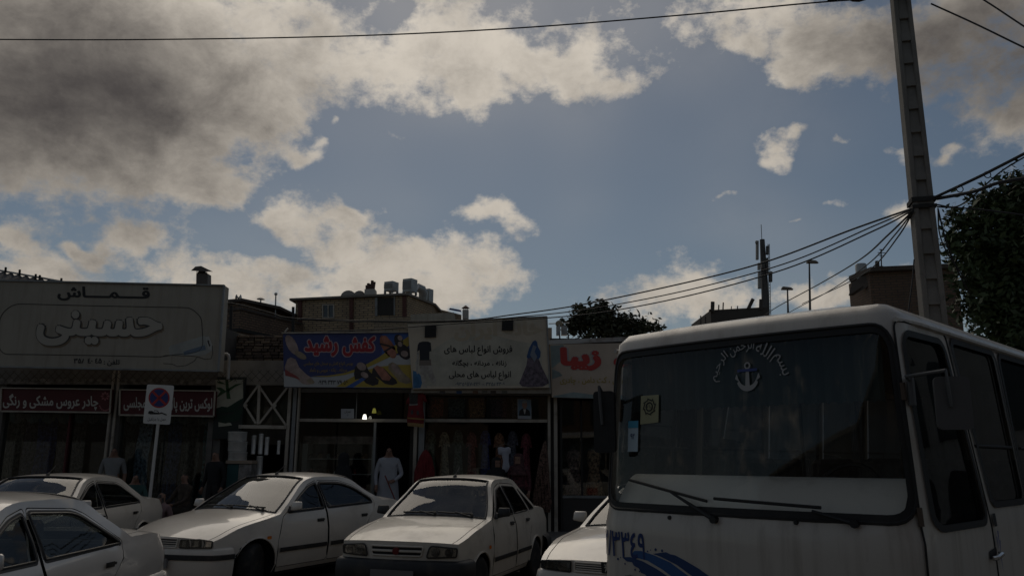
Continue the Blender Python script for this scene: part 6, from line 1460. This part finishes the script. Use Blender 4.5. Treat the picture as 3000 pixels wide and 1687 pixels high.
tree((at(2985, 1349, 13.6).x, 13.6, 0), [(at(2985, 1349, 13.6).x, 13.6, 0), (at(2985, 1100, 13.6).x, 13.6, 2.6), at(2975, 800, 13.6), at(2985, 600, 13.5)], cl, 17000, .07, leafs, 11, 'large dark leafy tree at the right edge above the minibus')
cl = [(at(px, py, 31), rd) for px, py, rd in ((1690, 945, .5), (1730, 925, .5), (1760, 915, .5), (1735, 955, .6), (1785, 945, .55), (1820, 945, .42), (1850, 952, .4), (1885, 958, .4), (1925, 962, .28), (1700, 905, .25), (1765, 900, .28), (1680, 960, .4), (1790, 970, .7), (1870, 975, .5))]
tree((at(1765, 1349, 31).x, 31, 0), [(at(1765, 1349, 31).x, 31, 0), at(1765, 1060, 31), at(1768, 985, 31), at(1765, 930, 31)], cl, 4200, .12, leafs2, 5, 'low dark tree crown showing above the dress shop roof')

# ---------------------------------------------------------------- no-parking sign
np_ = empty('no_parking_sign', at(448, 1470, 15.3), 0, 'white no-parking plate with red-crossed blue disc on a white post', 'traffic sign')
YN = 15.3
part(np_, MB().tube([(at(455, 1240, YN).x, YN + .03, 0), (at(455, 1240, YN).x + .05, YN + .03, at(470, 1150, YN).z)], .028, 10), 'post', mat('post_white', (.60, .58, .54), .5, dirt=(.25, .2, .15), dirt_amt=.4), smooth=True)
plate = rounded([(431, 1125), (510.5, 1129), (498, 1243.5), (418.5, 1239.5)], 6)
v, f = flat_mesh(plate, [], None); pl = MB().add([at(a, b, YN - .01) for a, b in v], f).add([at(a, b, YN + .0) for a, b in v], f)
pn = len(plate); pl.add([at(a, b, YN - .01) for a, b in plate] + [at(a, b, YN) for a, b in plate], [(i, (i + 1) % pn, (i + 1) % pn + pn, i + pn) for i in range(pn)])
part(np_, pl, 'plate', mat('plate_white', (.66, .64, .60), .45, dirt=(.35, .3, .25), dirt_amt=.25))
def npp(pts, m, nm, o): reparent(patch(pts, YN - .01 - o, nm, m, None), np_)
sred = mat('traffic_red', (.42, .035, .03), .5); sblu = mat('traffic_blue', (.025, .04, .16), .5); cc = (466, 1165)
npp(oval(cc, 31, 29.5, 0, 28), sred, 'red_ring', .003); npp(oval(cc, 27, 25.5, 0, 28), sblu, 'blue_disc', .006)
for sg in (1, -1):
    d = 19; w_ = 2.3; npp([(cc[0] - d - w_ * sg, cc[1] - sg * d + w_), (cc[0] - d + w_ * sg, cc[1] - sg * d - w_), (cc[0] + d + w_ * sg, cc[1] + sg * d - w_), (cc[0] + d - w_ * sg, cc[1] + sg * d + w_)], sred, 'red_bar', .009)
npp([(434, 1207), (437, 1203), (446, 1203), (450, 1207), (452, 1201), (462, 1202), (467, 1209), (473, 1207), (488, 1213), (488, 1217), (474, 1211), (466, 1213), (440, 1213), (434, 1211)], ink, 'tow_truck', .004)
npp([(451, 1207), (453, 1203), (461, 1204), (464, 1208)], mat('plate_white', (.66, .64, .60)), 'cab_window', .007)
reparent(letter('حمل با جرثقیل', 432, 1222, 486, 1234, YN - .014, 'lettering', ink, None, .0), np_)

# ---------------------------------------------------------------- across the street, behind the viewer (unseen, sized to shade the fronts and darken the glass)
def opposite(x0, x1, y, h, lab, m, k):
    r = empty('opposite_building', ((x0 + x1) / 2, y, 0), 0, lab, 'building')
    part(r, MB().box((x0, y - 8, 0), (x1, y, h)), 'wall', m); part(r, MB().box((x0 - .1, y - 8.1, h + .002), (x1 + .1, y + .25, h + .25)), 'cornice', plaster)
    n = int((x1 - x0) / 2.2)
    for i in range(n):
        cx_ = x0 + (i + .5) * (x1 - x0) / n
        for z in [3.4 + j * 3.0 for j in range(int((h - 3.4) / 3.0))]:
            o = part(r, MB().box((cx_ - .6, y + .002, z + .5), (cx_ + .6, y + .04, z + 2.1)), 'window', wing)
        part(r, MB().box((cx_ - .9, y + .003, .1), (cx_ + .9, y + .05, 2.7)), 'shutter', steelg)
opposite(-60, -7, -15.5, 8.5, 'unseen long dark building across the street, behind the viewer at left', mat('opp_render', (.075, .062, .05), .9, var=.15), 0)
opposite(-6.8, 9, -15.0, 8.0, 'unseen brown brick building across the street, straight behind the viewer', RBR, 1)
opposite(9.3, 40, -15.8, 8.0, 'unseen grey building across the street, behind the viewer at right', mat('opp_grey', (.16, .15, .14), .9, var=.15), 2)
# white arcaded building along the side street at the right, mirrored in the minibus windows
ab = empty('arcade_building', (27, 21, 0), R(-59), 'white arcaded building on the side street at the right', 'building')
aw = mat('arcade_white', (.50, .47, .42), .8, var=.1, dirt=(.2, .17, .14), dirt_amt=.3)
MB().box((-14, 0, 0), (14, 7, 8.0)).build('wall', aw, ab); MB().box((-14.2, -.3, 8.002), (14.2, 7.2, 8.3)).build('cornice', plaster, ab)
for i in range(9):
    for z0, h in ((.1, 2.6), (3.8, 3.0)):
        x = -12.4 + i * 3.1; q = [(x - .9, z0), (x + .9, z0), (x + .9, z0 + h - .9)] + [(x + .9 * math.cos(t), z0 + h - .9 + .9 * math.sin(t)) for t in [math.pi * k / 8 for k in range(1, 8)]] + [(x - .9, z0 + h - .9)]
        MB().prism(q, -.05, -.002).build('arch_opening', wing, ab)
# ---------------------------------------------------------------- garments hung at the shops
def pillow(pts, Y, th, m, lab, name='hanging_dress', cat='dress', group=None, ripple=0.0, step=4, parent=None):
    """soft flat garment: outline given in the picture at depth Y, swelling to thickness th away from its edges"""
    pts = resample(pts, step); v, f = flat_mesh(pts, [], step)
    def dist(a, b): return min(math.hypot(a - p[0], b - p[1]) for p in pts)
    mb = MB(); k = len(v); D = [min(1.0, dist(a, b) / 9.0) for a, b in v]
    fr_ = [at(a, b, Y - th * (D[i] ** .6) * (1 + ripple * math.sin(a * .9 + b * .05)) - .002) for i, (a, b) in enumerate(v)]
    bk = [at(a, b, Y + th * .5 * (D[i] ** .6)) for i, (a, b) in enumerate(v)]
    mb.add(fr_ + bk, list(f) + [tuple(reversed([j + k for j in q])) for q in f])
    o = mb.build(name, m, parent, True)
    if parent is None: tag(o, lab, cat, group)
    return o
G = 'garments hung at the shops'
rd = mat('dress_red', (.17, .012, .014), .8, var=.2, vscale=9)
d = pillow([(1200, 1158), (1207, 1150), (1214, 1146), (1222, 1150), (1236, 1146), (1247, 1158), (1251, 1176), (1243, 1178), (1240, 1172), (1239, 1190), (1243, 1222), (1241, 1250), (1194, 1246), (1192, 1230), (1197, 1190), (1196, 1180), (1190, 1185), (1191, 1172)], F - .42, .05, rd, 'small red embroidered dress hung high on the pillar between shoe and clothes shops', group=G)
for pts, m in (([(1198, 1150), (1224, 1152), (1223, 1182), (1200, 1184)], mat('dress_embroidery', (.05, .045, .04), .9, var=.6, vscale=60)), ([(1194, 1237), (1242, 1241), (1241, 1252), (1194, 1247)], mat('dress_fringe', (.28, .18, .07), .9, var=.3, vscale=40)), ([(1194, 1222), (1243, 1226), (1243, 1230), (1194, 1226)], mat('dress_gold', (.28, .16, .05), .9)), ([(1199, 1183), (1224, 1181), (1224, 1186), (1199, 1188)], mat('dress_band', (.22, .20, .18), .9))):
    pillow(pts, F - .475, .004, m, None, 'trim', parent=d)
for c in ((1207, 1207), (1224, 1209)): pillow(oval(c, 4, 7, 0), F - .478, .003, mat('dress_motif', (.06, .05, .05), .9), None, 'motif', parent=d)
d = pillow([(1230, 1335), (1240, 1320), (1247, 1316), (1256, 1322), (1266, 1340), (1274, 1380), (1274, 1440), (1268, 1500), (1212, 1500), (1211, 1440), (1214, 1380)], F - .40, .07, rd, 'large red dress hung lower, left of the clothes shop window', group=G, ripple=.25)
pillow([(1250, 1395), (1254, 1395), (1254, 1500), (1250, 1500)], F - .485, .004, mat('dress_gold2', (.20, .12, .06), .9, var=.6, vscale=50), None, 'gold_trim', parent=d)
d = pillow([(1458, 1310), (1468, 1308), (1478, 1311), (1490, 1308), (1496, 1312), (1496, 1326), (1491, 1330), (1490, 1350), (1494, 1372), (1480, 1386), (1474, 1398), (1470, 1380), (1474, 1350), (1470, 1332), (1460, 1330)], F - .35, .04, mat('tunic_white', (.42, .42, .46), .85, var=.08), 'pale white tunic on a hanger before the clothes shop', 'hanging_tunic', 'tunic', G)
MB().tube([at(1452, 1309, F - .36), at(1478, 1299, F - .36), at(1480, 1292, F - .36), at(1478, 1299, F - .36), at(1503, 1308, F - .36)], .006, 5).build('hanger', mat('hanger_wire', (.2, .18, .14), .6), d)
flo = mat('floral_brown', (.13, .075, .055), .9, var=.9, vscale=26)
pillow([(1592, 1296), (1598, 1290), (1602, 1300), (1606, 1340), (1610, 1400), (1616, 1470), (1612, 1500), (1586, 1502), (1566, 1496), (1560, 1462), (1570, 1400), (1582, 1330)], F - .38, .08, flo, 'long brown floral dress hung at the right of the clothes shop door', group=G, ripple=.3)
cols = [((.06, .07, .05), 'olive'), ((.16, .13, .09), 'cream'), ((.05, .06, .05), 'dark green'), ((.10, .03, .03), 'dark red'), ((.025, .03, .08), 'navy'), ((.12, .06, .035), 'rust'), ((.04, .04, .05), 'charcoal'), ((.09, .025, .03), 'wine')]
for i, (c, nm) in enumerate(cols):
    x = 1262 + i * 40; y0 = 1258 + (i * 7) % 13; h = 1400 + (i * 31) % 60
    pillow([(x - 5, y0), (x + 5, y0), (x + 13, y0 + 12), (x + 17, y0 + 45), (x + 9, y0 + 40), (x + 11, y0 + 75), (x + 17, h), (x - 17, h), (x - 11, y0 + 75), (x - 9, y0 + 40), (x - 17, y0 + 45), (x - 13, y0 + 12)], F + .55, .06, mat('garment_%d' % i, tuple(2.2 * q for q in c), .9, var=.7, vscale=22), '%s garment hanging inside the clothes shop' % nm, group=G, step=7)
for i, (c, nm) in enumerate((((.11, .03, .02), 'red'), ((.05, .055, .05), 'grey green'), ((.10, .06, .03), 'tan'), ((.05, .02, .03), 'plum'), ((.07, .065, .06), 'grey'))):
    x = 1275 + i * 62
    pillow([(x - 26, 1166), (x + 26, 1166), (x + 22, 1222), (x - 22, 1222)], F + .5, .05, mat('folded_%d' % i, tuple(2.2 * q for q in c), .9, var=.9, vscale=30), '%s folded cloth behind the upper glass of the clothes shop' % nm, 'folded_cloth', 'cloth', 'folded cloths behind the upper glass', step=9)
# two floral gowns on dress forms in the dress shop window
for (x, w, c, nm, sk) in ((1680, 30, (.10, .065, .06), 'dark gown with pale flowers', .9), (1738, 30, (.16, .10, .065), 'tan patterned gown', .5)):
    yb = F + .30; zc = FL + .55
    r = empty('dress_form', (X(x, yb), yb, FL), 0, '%s on a dress form in the dress shop window' % nm, 'mannequin', 'gowns in the dress shop window')
    m = mat('gown_%d' % x, tuple(2.2 * q for q in c), .85, var=.95, vscale=18)
    MB().lathe([(.30, .42), (.27, .6), (.20, .9), (.135, 1.2), (.115, 1.35), (.15, 1.5), (.165, 1.6), (.13, 1.72), (.05, 1.76)], 22).build('gown', m, r, True)
    MB().lathe([(.045, 1.76), (.04, 1.84), (.055, 1.86), (0, 1.875)], 12).build('neck_cap', mat('form_dark', (.04, .03, .025), .7), r, True); MB().lathe([(.20, .03), (.20, .05), (.02, .07), (.02, .5)], 12).build('stand', darkm, r, True)
    if sk > .6:
        rn = random.Random(4); fm = mat('flower_pale', (.55, .36, .30), .9)
        for k in range(26):
            a = rn.uniform(-math.pi, 0); z = rn.uniform(.5, 1.65); rr_ = lut([(.42, .30), (.6, .27), (.9, .20), (1.2, .135), (1.35, .115), (1.5, .15), (1.65, .16)], z) + .004
            ps = [(.0, .0)] ; n = 7; s = rn.uniform(.016, .032)
            q = [(rr_ * math.cos(a + s * math.cos(t) / rr_), rr_ * math.sin(a + s * math.cos(t) / rr_), z + s * math.sin(t)) for t in [2 * math.pi * j / n for j in range(n)]]
            MB().add(q, [tuple(range(n))]).build('flower', fm, r)

# ---------------------------------------------------------------- people
SKIN = mat('skin', (.24, .13, .085), .6); HAIR = mat('hair_black', (.035, .028, .022), .6)
def person(loc, rz, h, lab, top, bottom, pose='stand', sleeve=True, scarf=None, over=None, name='person', lean=0.0, shoe=(.03, .025, .02), hands=None):
    r = empty(name, loc, rz, lab, 'person')
    J = dict(pel=(0, 0, .95), spi=(0, 0, 1.14), che=(0, 0, 1.36), nec=(0, .0, 1.49), hea=(0, -.015, 1.60), crn=(0, -.005, 1.685), nos=(0, -.105, 1.585))
    for s, q in ((1, 'R'), (-1, 'L')):
        J.update({'sh' + q: (s * .175, .0, 1.41), 'el' + q: (s * .24, .03, 1.15), 'wr' + q: (s * .25, -.06, .93), 'ha' + q: (s * .25, -.085, .86), 'hi' + q: (s * .09, 0, .91), 'kn' + q: (s * .10, -.02, .50), 'an' + q: (s * .10, .02, .09), 'to' + q: (s * .12, -.15, .035)})
    if pose in ('sit', 'crouch'):
        dz = -.46 if pose == 'sit' else -.66
        for k in list(J): J[k] = (J[k][0], J[k][1] + (-.10 if pose == 'crouch' and k in ('che', 'nec', 'hea', 'crn', 'nos', 'shR', 'shL') else 0), J[k][2] + dz)
        for s, q in ((1, 'R'), (-1, 'L')):
            J['kn' + q] = (s * .14, -.42, .50 if pose == 'sit' else .56); J['an' + q] = (s * .13, -.40 if pose == 'sit' else -.20, .09); J['to' + q] = (s * .15, -.56 if pose == 'sit' else -.36, .035)
            z = J['che'][2]; J['el' + q] = (s * .25, -.15, z - .22); J['wr' + q] = (s * .17, -.36, z - .30); J['ha' + q] = (s * .14, -.42, z - .30)
    if hands: J.update(hands)
    E = [('pel', 'spi', 't'), ('spi', 'che', 't'), ('che', 'nec', 's'), ('nec', 'hea', 's'), ('hea', 'crn', 's'), ('hea', 'nos', 's')]
    rad = dict(pel=.145, spi=.135, che=.155, nec=.055, hea=.092, crn=.075, nos=.014)
    for q in 'RL':
        E += [('che', 'sh' + q, 't'), ('sh' + q, 'el' + q, 't'), ('el' + q, 'wr' + q, 't' if sleeve else 's'), ('wr' + q, 'ha' + q, 's'), ('pel', 'hi' + q, 'b'), ('hi' + q, 'kn' + q, 'b'), ('kn' + q, 'an' + q, 'b'), ('an' + q, 'to' + q, 'f')]
        rad.update({'sh' + q: .068, 'el' + q: .048, 'wr' + q: .033, 'ha' + q: .036, 'hi' + q: .095, 'kn' + q: .066, 'an' + q: .045, 'to' + q: .036})
        wv, hv = Vector(J['wr' + q]), Vector(J['ha' + q]); dv = (hv - wv).normalized(); sv = dv.orthogonal().normalized(); cv = dv.cross(sv)
        for i, (o, l) in enumerate(((-.027, .062), (-.009, .075), (.009, .07), (.027, .055))):
            a, b = 'f%s%da' % (q, i), 'f%s%db' % (q, i); J[a] = tuple(hv + dv * .02 + sv * o); J[b] = tuple(hv + dv * (.02 + l * .7) + sv * o * 1.15 + cv * .022); E += [('ha' + q, a, 's'), (a, b, 's')]; rad[a] = .0095; rad[b] = .008
        J['th' + q] = tuple(hv + dv * .012 + sv * .058 + cv * .015); E.append(('ha' + q, 'th' + q, 's')); rad['th' + q] = .010
    names = list(J); ix = {k: i for i, k in enumerate(names)}
    me = bpy.data.meshes.new('skeleton'); me.from_pydata([J[k] for k in names], [(ix[a], ix[b]) for a, b, _ in E], [])
    o = bpy.data.objects.new('skeleton', me); COL.objects.link(o)
    sm = o.modifiers.new('skin', 'SKIN'); sub = o.modifiers.new('sub', 'SUBSURF'); sub.levels = 1
    if not me.skin_vertices: bm = bmesh.new(); bm.from_mesh(me); bm.verts.layers.skin.verify(); bm.to_mesh(me); bm.free()
    for k in names: me.skin_vertices[0].data[ix[k]].radius = (rad[k], rad[k] * (.8 if k in ('che', 'spi', 'pel') else 1)); me.skin_vertices[0].data[ix[k]].use_root = (k == 'pel')
    dg = bpy.context.evaluated_depsgraph_get(); em = bpy.data.meshes.new_from_object(o.evaluated_get(dg)); bpy.data.objects.remove(o)
    sl = {'s': 0, 't': 1, 'b': 2, 'f': 3, 'h': 4}
    em.materials.clear()
    for m in (SKIN, top, bottom, mat('shoe_leather', shoe, .5), HAIR): em.materials.append(m)
    segs = [(Vector(J[a]), Vector(J[b]), t) for a, b, t in E]
    for p in em.polygons:
        c = Vector(p.center); best, bt = 9, 's'
        for a, b, t in segs:
            ab = b - a; tt = max(0, min(1, (c - a).dot(ab) / max(ab.length_squared, 1e-9))); dd = (c - a - ab * tt).length
            if dd < best: best, bt = dd, t
        if bt == 's' and c.z > J['nec'][2] + .04 and (c.z > J['hea'][2] + .055 or c.y > J['hea'][1] + .035): bt = 'h'
        if bt == 's' and c.z < J['nec'][2] - .03 and abs(c.x) < .16 and c.z > J['spi'][2]: bt = 't'
        p.material_index = sl[bt]; p.use_smooth = True
    b = bpy.data.objects.new('body', em); COL.objects.link(b); b.parent = r; s = h / 1.745; r.scale = (s, s, s)
    # eyes, mouth, ears as small parts of the face
    hz = J['hea']
    if over: over(r, J)
    if scarf:
        MB().lathe([(.20, -.33), (.17, -.22), (.115, -.10), (.118, .0), (.112, .07), (.08, .125), (0, .145)], 18, (hz[0], hz[1] + .02, hz[2])).build('headscarf', scarf, r, True)
        b2 = MB().grid(lambda u, v: (hz[0] + .062 * (2 * u - 1), hz[1] - .105 + .02 * (2 * u - 1) ** 2, hz[2] - .085 + .15 * v), 6, 6).build('face', SKIN, r, True)
    for sx in (-1, 1): MB().lathe([(0, -.008), (.011, 0), (0, .008)], 8, (hz[0] + sx * .033, hz[1] - (.118 if scarf else .083), hz[2] + .005), 'y').build('eye', mat('eye_dark', (.015, .012, .01), .3), r, True)
    return r
def robe(rings, m, nm):
    def f(r, J):
        mb = MB(); n = 22
        for (z, rx, ry, cy) in rings:
            mb.v += [(rx * math.cos(2 * math.pi * i / n) * (1 + .05 * math.sin(i * 2.7)), cy + ry * math.sin(2 * math.pi * i / n) * (1 + .06 * math.sin(i * 3.1)), z) for i in range(n)]
        k = len(rings); mb.f = [(j * n + i, j * n + (i + 1) % n, (j + 1) * n + (i + 1) % n, (j + 1) * n + i) for j in range(k - 1) for i in range(n)]; mb.m = [0] * len(mb.f)
        mb.build(nm, m, r, True)
    return f
cot = mat('cotton_white', (.38, .38, .40), .85, var=.08, vscale=5)
blk_c = mat('cloth_black', (.014, .013, .014), .9); trs = mat('trousers_dark', (.03, .028, .028), .9)
P1 = (X(1143, F - .55), F - .55, FL)
person(P1, R(8), 1.84, 'man in a long white tunic holding a red stick at the shoe shop door', cot, cot, over=robe([(.32, .25, .17, 0), (.6, .235, .165, 0), (.95, .205, .155, 0), (1.15, .175, .14, 0), (1.30, .19, .14, 0)], cot, 'tunic_skirt'), hands={'elR': (.27, -.02, 1.14), 'wrR': (.12, -.19, 1.02), 'haR': (.05, -.225, 1.00), 'elL': (-.26, .0, 1.13), 'wrL': (-.24, -.12, .92), 'haL': (-.23, -.16, .86)})
st_ = MB().tube([at(1128, 1392, F - .80), at(1150, 1445, F - .82), at(1172, 1500, F - .85)], .014, 7).build('stick', mat('stick_red', (.20, .04, .03), .6), None, True)
tag(st_, 'red stick held slantwise by the man in the white tunic', 'stick')
chador = robe([(.03, .27, .24, .02), (.5, .25, .22, .02), (.95, .245, .21, 0), (1.2, .235, .19, 0), (1.38, .20, .16, 0), (1.47, .12, .12, .0), (1.55, .118, .13, .0), (1.66, .11, .12, .0), (1.73, .06, .07, .01), (1.755, .0, .0, .01)], blk_c, 'chador')
person((X(1012, F - .8), F - .8, FL), R(-50), 1.66, 'person in a black chador standing before the shoe shop window', blk_c, blk_c, over=chador)
person((X(1455, F - 1.1), F - 1.1, FL), R(20), 1.58, 'person in dark clothes before the clothes shop, left of the pale tunic', blk_c, blk_c, scarf=blk_c)
person((X(1520, F - 1.1), F - 1.1, FL), R(-15), 1.66, 'person with a dark red patterned wrap before the clothes shop, right of the pale tunic', mat('wrap_red', (.08, .025, .03), .9, var=.8, vscale=25), blk_c, scarf=mat('scarf_wine', (.07, .03, .03), .9, var=.5, vscale=20))
person((X(343, F - .5), F - .5, FL), R(15), 1.80, 'man in a pale grey T-shirt at the door pillar of the fabric shop', mat('tshirt_grey', (.24, .235, .225), .9, var=.1), trs, sleeve=False)
person((X(640, F - .9), F - .9, FL), R(-20), 1.72, 'man in black standing by the stacked aluminium pots', blk_c, trs)
st2 = mat('stool_wood', (.10, .06, .04), .8)
def stool(x, y, h, lab):
    r = empty('stool', (x, y, FL if y > 16.2 else 0), 0, lab, 'stool'); MB().box((-.17, -.17, h - .03), (.17, .17, h)).build('seat', st2, r, bevel=.008)
    for sx in (-1, 1):
        for sy in (-1, 1): MB().box((sx * .14 - .018, sy * .14 - .018, 0), (sx * .14 + .018, sy * .14 + .018, h - .03)).build('leg', st2, r)
xa, xb = X(412, 16.9), X(557, 17.3)
person((xa, 16.9, FL), R(30), 1.70, 'seated person behind the left white car, only the head showing', mat('shirt_teal', (.04, .09, .08), .9), trs, 'sit'); stool(xa, 16.95, .40, 'low stool under the person whose head shows behind the left car')
person((xb, 17.3, FL), R(-35), 1.72, 'seated person in brown clothes between the parked cars', mat('shirt_brown', (.07, .05, .035), .9, var=.4, vscale=9), mat('trousers_brown', (.05, .04, .03), .9), 'sit', sleeve=True); stool(xb, 17.34, .40, 'low stool under the person in brown clothes')
person((X(480, 15.6), 15.6, 0), R(165), 1.78, 'crouching man in a dusty pink shirt, his back turned, beside the sign post', mat('shirt_pink', (.20, .13, .125), .9, var=.1), trs, 'crouch')
